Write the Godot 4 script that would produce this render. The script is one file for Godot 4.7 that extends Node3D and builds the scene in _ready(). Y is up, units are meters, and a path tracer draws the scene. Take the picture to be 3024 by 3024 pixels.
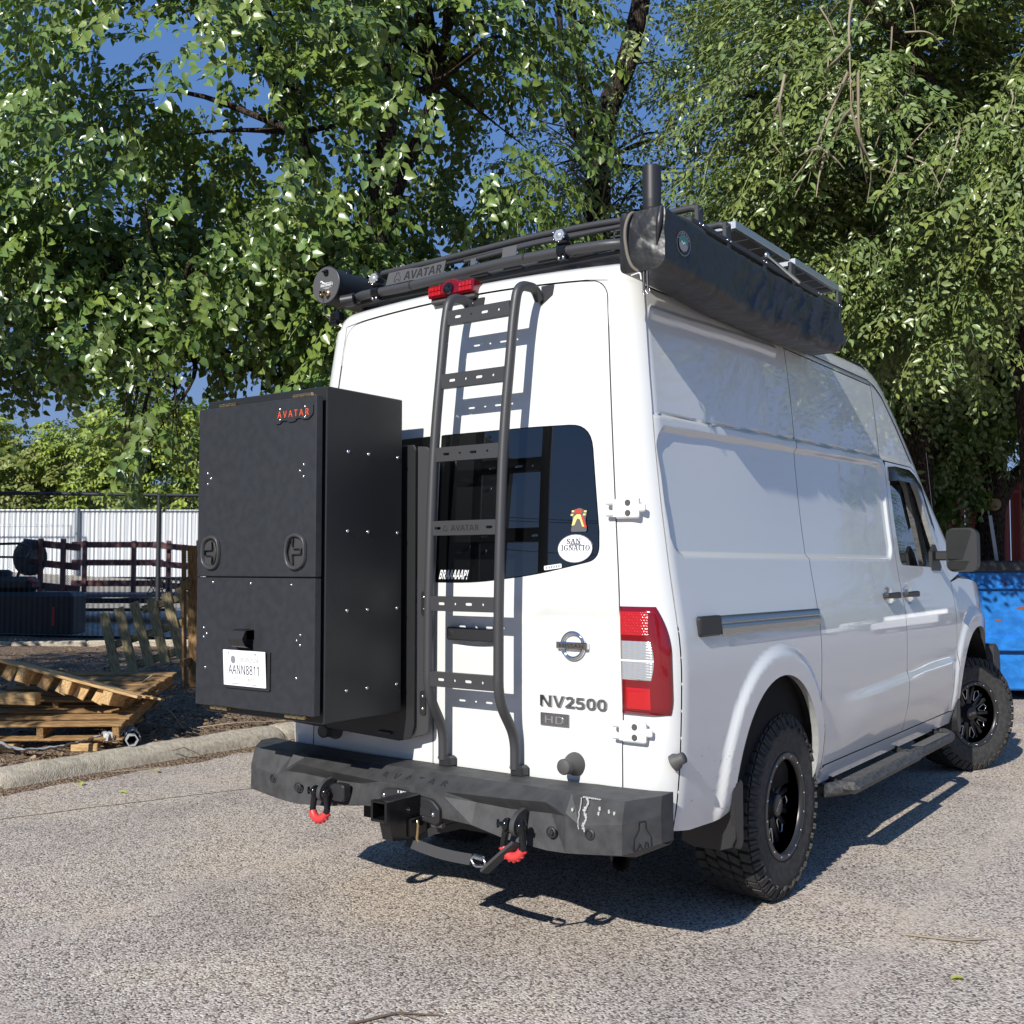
extends Node3D
# A lifted white high-roof van seen from its rear right corner, parked by a kerb under trees.
# World: y up, metres; the van's axis is z, its rear door at z = 0, its nose towards -z.

var rng := RandomNumberGenerator.new()
var taken := {}
var M := {}


class MB:
	var v := PackedVector3Array()
	var n := PackedVector3Array()
	var c := PackedColorArray()
	var uv := PackedVector2Array()
	var ix := PackedInt32Array()
	var col := Color(1, 1, 1)

	func p(a: Vector3, nn: Vector3, t := Vector2.ZERO) -> int:
		v.append(a); n.append(nn); c.append(col); uv.append(t)
		return v.size() - 1

	func t(a: int, b: int, d: int) -> void:
		ix.append(a); ix.append(d); ix.append(b)

	func face(pts: Array) -> void:   # convex, counter-clockwise seen from outside
		var nn := Vector3.ZERO
		for i in pts.size():
			var a: Vector3 = pts[i]
			var b: Vector3 = pts[(i + 1) % pts.size()]
			nn += a.cross(b)
		nn = nn.normalized()
		var s := v.size()
		for q in pts: p(q, nn)
		for i in range(1, pts.size() - 1): t(s, s + i, s + i + 1)

	func out(pts: Array, from: Vector3) -> void:   # a face turned away from a point
		var nn := Vector3.ZERO
		var m := Vector3.ZERO
		for i in pts.size():
			var a: Vector3 = pts[i]
			nn += a.cross(pts[(i + 1) % pts.size()])
			m += a
		if nn.dot(m / pts.size() - from) < 0:
			pts = pts.duplicate(); pts.reverse()
		face(pts)

	func sheet(rows: Array, wrap := false, flip := false) -> void:   # smooth grid, normal = along columns x along rows
		var s := v.size()
		var w: int = rows[0].size()
		var h := rows.size()
		for r in rows:
			for q in r: p(q, Vector3.ZERO)
		for i in h - 1:
			for j in (w if wrap else w - 1):
				var a := s + i * w + j
				var b := s + i * w + (j + 1) % w
				var d := a + w
				var e := b + w
				if flip: quad_smooth(b, a, d, e)
				else: quad_smooth(a, b, e, d)
		for k in range(s, v.size()): n[k] = n[k].normalized() if n[k].length_squared() > 1e-20 else Vector3.UP

	func quad_smooth(a: int, b: int, d: int, e: int) -> void:
		var nn := (v[d] - v[a]).cross(v[e] - v[b])
		n[a] += nn; n[b] += nn; n[d] += nn; n[e] += nn
		t(a, b, d); t(a, d, e)

	func box(at: Vector3, size: Vector3, bev := 0.0, bs := Basis.IDENTITY) -> void:
		var h := size * 0.5
		bev = minf(bev, minf(h.x, minf(h.y, h.z)) * 0.9)
		var k := func(sx: float, sy: float, sz: float, full: int) -> Vector3:
			var q := Vector3(sx * (h.x - (0.0 if full == 0 else bev)), sy * (h.y - (0.0 if full == 1 else bev)), sz * (h.z - (0.0 if full == 2 else bev)))
			return at + bs * q
		for s in [-1.0, 1.0]:
			out([k.call(s, -1, -1, 0), k.call(s, 1, -1, 0), k.call(s, 1, 1, 0), k.call(s, -1, 1, 0)], at)
			out([k.call(-1, s, -1, 1), k.call(1, s, -1, 1), k.call(1, s, 1, 1), k.call(-1, s, 1, 1)], at)
			out([k.call(-1, -1, s, 2), k.call(1, -1, s, 2), k.call(1, 1, s, 2), k.call(-1, 1, s, 2)], at)
		if bev <= 0.0: return
		for a in [-1.0, 1.0]:
			for b in [-1.0, 1.0]:
				out([k.call(-1, a, b, 1), k.call(1, a, b, 1), k.call(1, a, b, 2), k.call(-1, a, b, 2)], at)
				out([k.call(a, -1, b, 0), k.call(a, 1, b, 0), k.call(a, 1, b, 2), k.call(a, -1, b, 2)], at)
				out([k.call(a, b, -1, 0), k.call(a, b, 1, 0), k.call(a, b, 1, 1), k.call(a, b, -1, 1)], at)
				for d in [-1.0, 1.0]:
					out([k.call(a, b, d, 0), k.call(a, b, d, 1), k.call(a, b, d, 2)], at)

	func tube(path: Array, rad, sides := 10, caps := true) -> void:
		var rows := []
		var side := Vector3.ZERO
		var last := path.size() - 1
		for i in path.size():
			var d: Vector3 = (path[mini(i + 1, last)] - path[maxi(i - 1, 0)]).normalized()
			if side == Vector3.ZERO: side = d.cross(Vector3.UP if absf(d.y) < 0.9 else Vector3.RIGHT)
			side = (side - d * side.dot(d)).normalized()
			var up := d.cross(side)
			var r: float = rad[i] if rad is Array else rad
			var ring := PackedVector3Array()
			for k in sides:
				var a := TAU * k / sides
				ring.append(path[i] + (side * cos(a) + up * sin(a)) * r)
			rows.append(ring)
		sheet(rows, true)
		if caps:
			out(Array(rows[0]), path[1])
			out(Array(rows[last]), path[last - 1])

	func lathe(prof: Array, xf: Transform3D, sides := 24, sharp := false) -> void:   # prof: Vector2(radius, height along y), going up outside
		var rows := []
		for q: Vector2 in prof:
			var ring := PackedVector3Array()
			for k in sides:
				var a := -TAU * k / sides
				ring.append(xf * Vector3(q.x * cos(a), q.y, q.x * sin(a)))
			rows.append(ring)
		if sharp:
			for i in rows.size() - 1: sheet([rows[i], rows[i + 1]], true)
		else:
			sheet(rows, true)

	func disc(r: float, xf: Transform3D, sides := 24) -> void:
		var pts := []
		for k in sides: pts.append(xf * Vector3(r * cos(-TAU * k / sides), 0, r * sin(-TAU * k / sides)))
		face(pts)

	func prism(poly: PackedVector2Array, d0: float, d1: float, xf := Transform3D.IDENTITY, bev := 0.0, back := true) -> void:   # along local z, front at d1
		if Geometry2D.is_polygon_clockwise(poly):
			poly = poly.duplicate(); poly.reverse()
		var k := poly.size()
		var ins := PackedVector2Array()
		for i in k:
			var e0 := (poly[i] - poly[(i + k - 1) % k]).normalized()
			var e1 := (poly[(i + 1) % k] - poly[i]).normalized()
			var m := (Vector2(-e0.y, e0.x) + Vector2(-e1.y, e1.x))
			m = m / maxf(m.length_squared() * 0.5, 0.3)
			ins.append(poly[i] + m * bev)
		var tri := Geometry2D.triangulate_polygon(ins)
		var s := v.size()
		var nz := xf.basis.z.normalized()
		for q in ins: p(xf * Vector3(q.x, q.y, d1), nz)
		for i in range(0, tri.size(), 3):
			var a := ins[tri[i]]
			var b := ins[tri[i + 1]]
			var d := ins[tri[i + 2]]
			if (b - a).cross(d - a) > 0: t(s + tri[i], s + tri[i + 1], s + tri[i + 2])
			else: t(s + tri[i], s + tri[i + 2], s + tri[i + 1])
		if back:
			s = v.size()
			for q in poly: p(xf * Vector3(q.x, q.y, d0), -nz)
			for i in range(0, tri.size(), 3):
				var a := poly[tri[i]]
				if (poly[tri[i + 1]] - a).cross(poly[tri[i + 2]] - a) > 0: t(s + tri[i], s + tri[i + 2], s + tri[i + 1])
				else: t(s + tri[i], s + tri[i + 1], s + tri[i + 2])
		for i in k:
			var j := (i + 1) % k
			var zb := d1 - bev
			face([xf * Vector3(poly[i].x, poly[i].y, d0), xf * Vector3(poly[j].x, poly[j].y, d0), xf * Vector3(poly[j].x, poly[j].y, zb), xf * Vector3(poly[i].x, poly[i].y, zb)])
			if bev > 0.0:
				face([xf * Vector3(poly[i].x, poly[i].y, zb), xf * Vector3(poly[j].x, poly[j].y, zb), xf * Vector3(ins[j].x, ins[j].y, d1), xf * Vector3(ins[i].x, ins[i].y, d1)])

	func ball(at: Vector3, r: Vector3, sides := 12) -> void:
		var rows := []
		var half := maxi(4, sides / 2)
		for i in half + 1:
			var a := -PI / 2 + PI * i / half
			var ring := PackedVector3Array()
			for k in sides:
				var b := -TAU * k / sides
				ring.append(at + Vector3(cos(a) * cos(b) * r.x, sin(a) * r.y, cos(a) * sin(b) * r.z))
			rows.append(ring)
		sheet(rows, true)

	func add(o: MB, xf := Transform3D.IDENTITY) -> void:
		var s := v.size()
		for i in o.v.size():
			p(xf * o.v[i], (xf.basis * o.n[i]).normalized(), o.uv[i])
			c[c.size() - 1] = o.c[i]
		for i in o.ix: ix.append(s + i)

	func mesh() -> ArrayMesh:
		var a := []
		a.resize(Mesh.ARRAY_MAX)
		a[Mesh.ARRAY_VERTEX] = v
		a[Mesh.ARRAY_NORMAL] = n
		a[Mesh.ARRAY_COLOR] = c
		a[Mesh.ARRAY_TEX_UV] = uv
		a[Mesh.ARRAY_INDEX] = ix
		var m := ArrayMesh.new()
		m.add_surface_from_arrays(Mesh.PRIMITIVE_TRIANGLES, a)
		return m


func numbered(called: String) -> String:
	var k: int = taken.get(called, 0)
	taken[called] = k + 1
	return called if k == 0 else "%s_%03d" % [called, k]


func tag(o: Node3D, label: String, category: String, group := "", kind := "") -> Node3D:
	if label: o.set_meta("label", label)
	if category: o.set_meta("category", category)
	if group: o.set_meta("group", group)
	if kind: o.set_meta("kind", kind)
	return o


func thing(called: String, label: String, category: String, at := Vector3.ZERO, group := "") -> Node3D:
	var o := Node3D.new()
	o.name = numbered(called)
	add_child(o)
	o.position = at
	return tag(o, label, category, group)


func part(called: String, shape, m: Material, parent: Node3D, label := "", stuff := false) -> MeshInstance3D:
	# the shape is given in world axes for a thing that has been placed, in local axes otherwise
	var o := MeshInstance3D.new()
	o.mesh = shape.mesh() if shape is MB else shape
	o.material_override = m
	if parent == self:
		o.name = numbered(called)
	else:
		var k := 0
		o.name = called
		while parent.has_node(NodePath(o.name)):
			k += 1
			o.name = "%s_%03d" % [called, k]
		if parent.get_parent() == self and not parent is MeshInstance3D: o.position = -parent.position
	parent.add_child(o, true)
	if label: o.set_meta("label", label)
	if stuff: o.set_meta("kind", "stuff")
	return o


func struct(called: String, shape, m: Material) -> MeshInstance3D:
	var o := part(called, shape, m, self)
	o.set_meta("kind", "structure")
	return o


func copy(o: Node3D, label := "") -> Node3D:
	var r: Node3D = o.duplicate()
	r.name = numbered(str(o.name).rstrip("0123456789").trim_suffix("_"))
	add_child(r)
	if label: r.set_meta("label", label)
	return r


func text(called: String, s: String, size: Vector2, xf: Transform3D, m: Material, parent: Node3D, depth := 0.004, font := "Droid Sans", bold := true, slant := 0.0) -> void:
	var f := SystemFont.new()
	f.font_names = PackedStringArray([font])
	f.font_weight = 700 if bold else 400
	var tm := TextMesh.new()
	tm.font = f
	tm.text = s
	tm.font_size = 64
	tm.pixel_size = 0.01
	tm.depth = 0.1
	tm.curve_step = 2.0
	var bb := tm.get_aabb()
	var o := part(called, tm, m, parent)
	var k := Basis(Vector3(size.x / maxf(bb.size.x, 0.001), 0, 0), Vector3(slant * size.y / bb.size.y, size.y / maxf(bb.size.y, 0.001), 0), Vector3(0, 0, depth / 0.1))
	var ctr := bb.get_center()
	o.transform = Transform3D(Basis.IDENTITY, o.position) * xf * Transform3D(k, -(k * ctr))


func side_xf(at: Vector3) -> Transform3D:   # local x to the nose, y up, z out of the right side
	return Transform3D(Basis(Vector3(0, 0, -1), Vector3(0, 1, 0), Vector3(1, 0, 0)), at)


func rear_xf(at: Vector3, tilt := 0.0) -> Transform3D:
	return Transform3D(Basis(Vector3.RIGHT, tilt), at)


func rrect(w: float, h: float, r: float, k := 5) -> PackedVector2Array:
	var o := PackedVector2Array()
	for q in 4:
		var cx := (w / 2 - r) * (1 if q == 0 or q == 3 else -1)
		var cy := (h / 2 - r) * (1 if q < 2 else -1)
		for i in k + 1:
			var a := PI / 2 * (q + float(i) / k)
			o.append(Vector2(cx + r * cos(a), cy + r * sin(a)))
	return o


func oval(rx: float, ry: float, k := 24) -> PackedVector2Array:
	var o := PackedVector2Array()
	for i in k: o.append(Vector2(rx * cos(TAU * i / k), ry * sin(TAU * i / k)))
	return o


func round_poly(pts: Array, rad: Array, k := 5) -> PackedVector2Array:   # rounds each corner
	var o := PackedVector2Array()
	var m := pts.size()
	for i in m:
		var q: Vector2 = pts[i]
		var a: Vector2 = (pts[(i + m - 1) % m] - q)
		var b: Vector2 = (pts[(i + 1) % m] - q)
		var r: float = minf(rad[i], minf(a.length(), b.length()) * 0.49)
		if r <= 0.0:
			o.append(q)
			continue
		var s := q + a.normalized() * r
		var e := q + b.normalized() * r
		for j in k + 1:
			var f := float(j) / k
			o.append(s.lerp(q, f).lerp(q.lerp(e, f), f))
	return o


func arc_path(pts: Array, r: float, k := 6) -> Array:   # 3D polyline with its corners rounded
	var o := [pts[0]]
	for i in range(1, pts.size() - 1):
		var q: Vector3 = pts[i]
		var a: Vector3 = pts[i - 1] - q
		var b: Vector3 = pts[i + 1] - q
		var d := minf(r, minf(a.length(), b.length()) * 0.49)
		var s := q + a.normalized() * d
		var e := q + b.normalized() * d
		for j in k + 1:
			var f := float(j) / k
			o.append(s.lerp(q, f).lerp(q.lerp(e, f), f))
	o.append(pts[-1])
	return o


func lin(r: float, g: float, b: float, a := 1.0) -> Color:
	var q := Color(r, g, b).linear_to_srgb()
	q.a = a
	return q


func noise_tex(size: int, freq: float, ramp: Array, type := FastNoiseLite.TYPE_SIMPLEX_SMOOTH, oct := 4, sd := 1, ret := -1, normal := 0.0) -> NoiseTexture2D:
	var f := FastNoiseLite.new()
	f.seed = sd
	f.noise_type = type
	f.frequency = freq
	f.fractal_octaves = oct
	if oct <= 1: f.fractal_type = FastNoiseLite.FRACTAL_NONE
	if ret >= 0:
		f.cellular_return_type = ret
		f.cellular_jitter = 1.0
	var t := NoiseTexture2D.new()
	t.width = size; t.height = size
	t.seamless = true
	t.noise = f
	if ramp.size():
		var g := Gradient.new()
		g.offsets = PackedFloat32Array(); g.colors = PackedColorArray()
		var offs := PackedFloat32Array()
		var cols := PackedColorArray()
		for q in ramp:
			offs.append(q[0]); cols.append(q[1])
		g.offsets = offs; g.colors = cols
		t.color_ramp = g
	if normal > 0.0:
		t.as_normal_map = true
		t.bump_strength = normal
	return t


func mat(called: String, col: Color, rough := 0.6, metal := 0.0, spec := 0.5) -> StandardMaterial3D:
	var m := StandardMaterial3D.new()
	m.resource_name = called
	m.albedo_color = col
	m.roughness = rough
	m.metallic = metal
	m.metallic_specular = spec
	M[called] = m
	return m


func tri(m: StandardMaterial3D, scale: float, world := true) -> StandardMaterial3D:
	m.uv1_triplanar = true
	m.uv1_world_triplanar = world
	m.uv1_scale = Vector3.ONE * scale
	return m


func bump(m: StandardMaterial3D, t: Texture2D, cm: float) -> void:
	m.heightmap_enabled = true
	m.heightmap_texture = t
	m.heightmap_scale = cm


func detail(m: StandardMaterial3D, t: Texture2D, scale: float) -> void:   # a coarse pattern multiplied over the fine one
	m.detail_enabled = true
	m.detail_albedo = t
	m.detail_blend_mode = BaseMaterial3D.BLEND_MODE_MUL
	m.detail_uv_layer = BaseMaterial3D.DETAIL_UV_2
	m.uv2_triplanar = true
	m.uv2_world_triplanar = true
	m.uv2_scale = Vector3.ONE * scale


func _ready() -> void:
	# camera, at a standing photographer's chest height
	var cam := Camera3D.new()
	cam.name = "camera"
	cam.fov = 51.16
	cam.near = 0.05
	cam.far = 6000.0
	add_child(cam)
	cam.position = Vector3(2.8181, 1.4658, 3.4755)
	cam.rotation = Vector3(0.0509, YAW, 0)
	cam.current = true
	# clear morning sky and a low warm sun from behind the camera's left
	var sky := ProceduralSkyMaterial.new()
	sky.sky_top_color = lin(0.13, 0.34, 0.86)
	sky.sky_horizon_color = lin(0.46, 0.64, 0.95)
	sky.sky_curve = 0.16
	sky.ground_bottom_color = lin(0.16, 0.14, 0.12)
	sky.ground_horizon_color = lin(0.30, 0.32, 0.34)
	sky.sky_energy_multiplier = 0.78
	sky.sun_angle_max = 0.0
	var env := Environment.new()
	env.background_mode = Environment.BG_SKY
	env.sky = Sky.new()
	env.sky.sky_material = sky
	env.tonemap_mode = Environment.TONE_MAPPER_LINEAR
	env.tonemap_exposure = 1.1
	env.sdfgi_enabled = true
	env.ssao_enabled = true
	env.ssil_enabled = true
	var we := WorldEnvironment.new()
	we.name = "world_environment"
	we.environment = env
	add_child(we)
	var sun := DirectionalLight3D.new()
	sun.name = "sun"
	sun.light_energy = 1.6
	sun.light_color = Color(1.0, 0.985, 0.955)
	sun.light_angular_distance = 0.5
	sun.shadow_enabled = true
	add_child(sun)
	sun.look_at_from_position(Vector3(1.05, 6.3, 10.0), Vector3.ZERO)
	materials()
	ground()
	chain_fence()
	far_yard()
	dumpster()
	trees()
	var van := thing("van", "white lifted high-roof van with roof rack, rear ladder and black storage box", "van", Vector3(0, 0, -2.6))
	van_skin(van)
	rear_doors(van)
	hinges(van)
	tail_lights(van)
	badges(van)
	stickers(van)
	ladder(van)
	storage_box(van)
	bumper(van)
	roof_gear(van)
	side_fittings(van)
	wheels(van)
	tow_strap()
	pallets()
	trailer()
	litter()


func materials() -> void:
	var g := func(x: float) -> Color: return Color(x, x, x)
	var patch := noise_tex(256, 0.012, [[0.2, g.call(0.80)], [0.5, g.call(0.95)], [0.8, g.call(1.0)]], FastNoiseLite.TYPE_SIMPLEX_SMOOTH, 4, 3)
	var grain := noise_tex(256, 0.09, [[0.0, g.call(0.0)], [1.0, g.call(1.0)]], FastNoiseLite.TYPE_SIMPLEX_SMOOTH, 3, 5)
	var dusty := noise_tex(512, 0.012, [[0.2, g.call(0.80)], [0.5, g.call(0.92)], [0.8, g.call(1.0)]], FastNoiseLite.TYPE_SIMPLEX_SMOOTH, 5, 8)
	var m: StandardMaterial3D
	m = mat("paint", lin(0.68, 0.685, 0.665), 0.35)
	m.clearcoat_enabled = true; m.clearcoat = 1.0; m.clearcoat_roughness = 0.02
	mat("paint_matte", lin(0.78, 0.78, 0.76), 0.45)
	mat("gap", lin(0.012, 0.012, 0.014), 0.8)
	m = mat("black_coat", lin(0.017, 0.0175, 0.019), 0.42, 0.0, 0.5)
	bump(tri(m, 5.0), grain, 0.03)
	m = mat("black_lid", lin(0.026, 0.0285, 0.034), 0.48)
	tri(m, 1.7); m.albedo_texture = noise_tex(512, 0.02, [[0.2, g.call(0.88)], [0.6, g.call(0.96)], [0.85, g.call(1.0)]], FastNoiseLite.TYPE_SIMPLEX_SMOOTH, 6, 21)
	bump(m, grain, 0.01)
	m = mat("rack_coat", lin(0.046, 0.046, 0.049), 0.44)
	bump(tri(m, 6.0), grain, 0.02)
	m = mat("bumper_coat", lin(0.052, 0.052, 0.054), 0.62)
	tri(m, 2.2); m.albedo_texture = dusty
	bump(m, grain, 0.04)
	m = mat("black_gloss", lin(0.008, 0.008, 0.009), 0.16)
	m = mat("black_plastic", lin(0.022, 0.022, 0.024), 0.45)
	m = mat("plate_coat", lin(0.075, 0.075, 0.08), 0.55)
	m = mat("latch_plastic", lin(0.048, 0.048, 0.05), 0.4)
	m = mat("grey_plastic", lin(0.075, 0.072, 0.07), 0.6)
	m = mat("rubber", lin(0.062, 0.060, 0.057), 0.75, 0.0, 0.35)
	tri(m, 4.0, false); m.albedo_texture = dusty
	m = mat("rim_black", lin(0.022, 0.022, 0.024), 0.34)
	m = mat("step_grey", lin(0.095, 0.094, 0.092), 0.6)
	tri(m, 2.5); m.albedo_texture = noise_tex(256, 0.05, [[0.2, g.call(0.5)], [0.5, g.call(0.8)], [0.8, g.call(1.0)]], FastNoiseLite.TYPE_SIMPLEX, 5, 71)
	m = mat("rim_bright", lin(0.6, 0.6, 0.58), 0.25, 1.0)
	m = mat("steel", lin(0.62, 0.63, 0.65), 0.22, 1.0)
	m = mat("chrome", lin(0.78, 0.79, 0.8), 0.06, 1.0)
	m = mat("badge", lin(0.42, 0.43, 0.45), 0.22, 1.0)
	m = mat("brass", lin(0.62, 0.47, 0.24), 0.28, 1.0)
	m = mat("aluminium", lin(0.62, 0.63, 0.64), 0.38, 1.0)
	m = mat("white_part", lin(0.78, 0.78, 0.76), 0.4)
	m = mat("orange", lin(0.75, 0.10, 0.03), 0.5)
	m = mat("red_rubber", lin(0.62, 0.045, 0.045), 0.45)
	m = mat("red_lens", lin(0.17, 0.002, 0.006), 0.10)
	m.clearcoat_enabled = true; m.clearcoat = 1.0; m.clearcoat_roughness = 0.02
	m = mat("red_bright", lin(0.46, 0.006, 0.010), 0.16)
	m.clearcoat_enabled = true; m.clearcoat = 1.0; m.clearcoat_roughness = 0.02
	m = mat("clear_lens", lin(0.72, 0.72, 0.70), 0.18, 0.7)
	m = mat("tint_glass", lin(0.004, 0.0045, 0.005, 0.88), 0.01, 0.0, 0.7)
	m.clearcoat_enabled = true; m.clearcoat = 1.0; m.clearcoat_roughness = 0.01
	m.transparency = BaseMaterial3D.TRANSPARENCY_ALPHA
	m = mat("clear_glass", lin(0.5, 0.52, 0.52, 0.12), 0.01)
	m.transparency = BaseMaterial3D.TRANSPARENCY_ALPHA
	m = mat("mirror", lin(0.09, 0.10, 0.10), 0.03, 1.0)
	m = mat("visor", lin(0.006, 0.006, 0.007), 0.05)
	m = mat("vinyl", lin(0.020, 0.020, 0.021), 0.40)
	bump(tri(m, 1.4), noise_tex(256, 0.02, [], FastNoiseLite.TYPE_SIMPLEX_SMOOTH, 4, 31), 0.7)
	m = mat("zipper", lin(0.16, 0.14, 0.115), 0.7)
	m = mat("cell", lin(0.03, 0.032, 0.04), 0.3)
	m = mat("sheet_back", lin(0.16, 0.155, 0.15), 0.6)
	m = mat("interior", lin(0.02, 0.02, 0.021), 0.8)
	m = mat("seat_cloth", lin(0.05, 0.05, 0.052), 0.9)
	m = mat("underbody", lin(0.012, 0.011, 0.010), 0.85)
	m = mat("exhaust", lin(0.12, 0.09, 0.07), 0.6, 0.5)
	m = mat("strap", lin(0.04, 0.04, 0.042), 0.8)
	m = mat("paper", lin(0.82, 0.83, 0.86), 0.35)
	m = mat("ink", lin(0.02, 0.02, 0.025), 0.7)
	m = mat("grey_ink", lin(0.22, 0.22, 0.24), 0.7)
	m = mat("white_print", lin(0.75, 0.76, 0.76), 0.5)
	m = mat("yellow_print", lin(0.75, 0.62, 0.22), 0.5)
	m = mat("red_print", lin(0.45, 0.05, 0.03), 0.5)
	m = mat("grey_print", lin(0.1, 0.1, 0.1), 0.5)
	m = mat("teal_print", lin(0.04, 0.16, 0.15), 0.5)
	m = mat("grime_white", lin(0.42, 0.42, 0.40), 0.7)

	# ground
	var stone := noise_tex(2048, 0.16, [[0.0, lin(0.11, 0.094, 0.082)], [0.12, lin(0.25, 0.21, 0.18)], [0.35, lin(0.46, 0.395, 0.335)], [0.55, lin(0.57, 0.495, 0.42)], [0.75, lin(0.66, 0.585, 0.505)], [0.9, lin(0.66, 0.61, 0.53)], [1.0, lin(0.80, 0.75, 0.65)]], FastNoiseLite.TYPE_CELLULAR, 1, 11, FastNoiseLite.RETURN_CELL_VALUE)
	var dome := noise_tex(2048, 0.16, [[0.0, g.call(1.0)], [0.45, g.call(0.85)], [0.8, g.call(0.25)], [1.0, g.call(0.0)]], FastNoiseLite.TYPE_CELLULAR, 1, 11, FastNoiseLite.RETURN_DISTANCE)
	m = mat("asphalt", Color.WHITE, 0.9, 0.0, 0.3)
	tri(m, 0.36); m.albedo_texture = stone
	bump(m, dome, 0.55)
	detail(m, noise_tex(512, 0.012, [[0.15, Color(0.91, 0.90, 0.90)], [0.45, Color(0.97, 0.96, 0.955)], [0.7, Color(1, 0.985, 0.96)], [0.9, Color(0.98, 0.95, 0.95)]], FastNoiseLite.TYPE_SIMPLEX_SMOOTH, 5, 17), 0.13)
	var soil := noise_tex(1024, 0.03, [[0.15, lin(0.10, 0.065, 0.042)], [0.4, lin(0.22, 0.15, 0.10)], [0.6, lin(0.31, 0.225, 0.155)], [0.8, lin(0.40, 0.31, 0.225)], [0.95, lin(0.50, 0.41, 0.32)]], FastNoiseLite.TYPE_SIMPLEX, 6, 23)
	m = mat("soil", Color.WHITE, 0.95, 0.0, 0.2)
	tri(m, 0.7); m.albedo_texture = soil
	bump(m, noise_tex(1024, 0.05, [], FastNoiseLite.TYPE_SIMPLEX, 5, 24), 2.5)
	var conc := noise_tex(512, 0.03, [[0.1, lin(0.28, 0.24, 0.18)], [0.4, lin(0.44, 0.385, 0.295)], [0.65, lin(0.54, 0.48, 0.38)], [0.9, lin(0.64, 0.585, 0.48)]], FastNoiseLite.TYPE_SIMPLEX_SMOOTH, 6, 25)
	m = mat("concrete", Color.WHITE, 0.9, 0.0, 0.3)
	tri(m, 1.3); m.albedo_texture = conc
	bump(m, noise_tex(512, 0.1, [], FastNoiseLite.TYPE_SIMPLEX, 4, 26), 0.5)
	m = mat("lot", Color.WHITE, 0.95, 0.0, 0.2)
	tri(m, 0.25); m.albedo_texture = noise_tex(512, 0.03, [[0.1, lin(0.22, 0.19, 0.15)], [0.5, lin(0.34, 0.30, 0.24)], [0.9, lin(0.44, 0.40, 0.33)]], FastNoiseLite.TYPE_SIMPLEX_SMOOTH, 6, 27)
	# wood, bark
	var wood := noise_tex(512, 0.012, [[0.2, lin(0.40, 0.24, 0.10)], [0.5, lin(0.52, 0.34, 0.16)], [0.8, lin(0.62, 0.43, 0.22)]], FastNoiseLite.TYPE_SIMPLEX_SMOOTH, 5, 41)
	m = mat("wood", Color.WHITE, 0.75, 0.0, 0.3)
	tri(m, 1.0, false); m.uv1_scale = Vector3(1.2, 9.0, 9.0); m.albedo_texture = wood
	m = mat("old_wood", Color.WHITE, 0.8, 0.0, 0.3)
	tri(m, 1.0, false); m.uv1_scale = Vector3(1.2, 9.0, 9.0); m.albedo_texture = noise_tex(512, 0.012, [[0.2, lin(0.22, 0.17, 0.09)], [0.5, lin(0.36, 0.29, 0.16)], [0.8, lin(0.46, 0.38, 0.22)]], FastNoiseLite.TYPE_SIMPLEX_SMOOTH, 5, 42)
	m = mat("dark_wood", Color.WHITE, 0.8, 0.0, 0.3)
	tri(m, 1.0, false); m.uv1_scale = Vector3(1.2, 9.0, 9.0); m.albedo_texture = noise_tex(512, 0.012, [[0.2, lin(0.20, 0.115, 0.05)], [0.5, lin(0.32, 0.19, 0.085)], [0.8, lin(0.42, 0.27, 0.125)]], FastNoiseLite.TYPE_SIMPLEX_SMOOTH, 5, 43)
	m = mat("bark", Color.WHITE, 0.95, 0.0, 0.2)
	tri(m, 1.0); m.uv1_scale = Vector3(5, 1.1, 5)
	m.albedo_texture = noise_tex(512, 0.02, [[0.3, lin(0.022, 0.016, 0.012)], [0.5, lin(0.07, 0.052, 0.04)], [0.75, lin(0.13, 0.105, 0.085)]], FastNoiseLite.TYPE_SIMPLEX, 5, 51)
	bump(m, noise_tex(512, 0.02, [], FastNoiseLite.TYPE_SIMPLEX, 5, 51), 4.0)
	m = mat("twig", lin(0.30, 0.245, 0.17), 0.8)
	m = mat("brown_twig", lin(0.13, 0.09, 0.06), 0.85)
	m = mat("cut_wood", lin(0.40, 0.26, 0.15), 0.8)
	for q in [["leaf_broad", lin(0.155, 0.215, 0.055), 0.30, lin(0.14, 0.20, 0.03)], ["leaf_elm", lin(0.185, 0.235, 0.080), 0.36, lin(0.18, 0.22, 0.04)], ["leaf_far", lin(0.25, 0.31, 0.05), 0.5, lin(0.30, 0.35, 0.04)]]:
		m = mat(q[0], q[1], q[2], 0.0, 0.58)
		m.backlight_enabled = true
		m.backlight = q[3]
		m.vertex_color_use_as_albedo = true
	# far things
	mat("fence_wire", lin(0.05, 0.05, 0.052), 0.5, 0.3)
	mat("fence_post", lin(0.03, 0.033, 0.04), 0.5)
	m = mat("white_slat", lin(0.72, 0.74, 0.76), 0.5)
	mat("galvanised", lin(0.35, 0.37, 0.40), 0.4, 0.8)
	m = mat("trailer_red", lin(0.16, 0.055, 0.05), 0.6)
	tri(m, 1.0); m.albedo_texture = dusty
	mat("trailer_deck", lin(0.20, 0.14, 0.14), 0.8)
	mat("machine_black", lin(0.012, 0.012, 0.013), 0.45)
	mat("fender_blue", lin(0.07, 0.11, 0.15), 0.35)
	m = mat("dumpster_blue", lin(0.02, 0.20, 0.62), 0.4)
	tri(m, 0.8); m.albedo_texture = noise_tex(512, 0.02, [[0.12, lin(0.5, 0.6, 0.7)], [0.35, g.call(0.85)], [0.7, g.call(1.0)]], FastNoiseLite.TYPE_SIMPLEX_SMOOTH, 5, 61)
	mat("rust", lin(0.26, 0.07, 0.03), 0.85)
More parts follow.
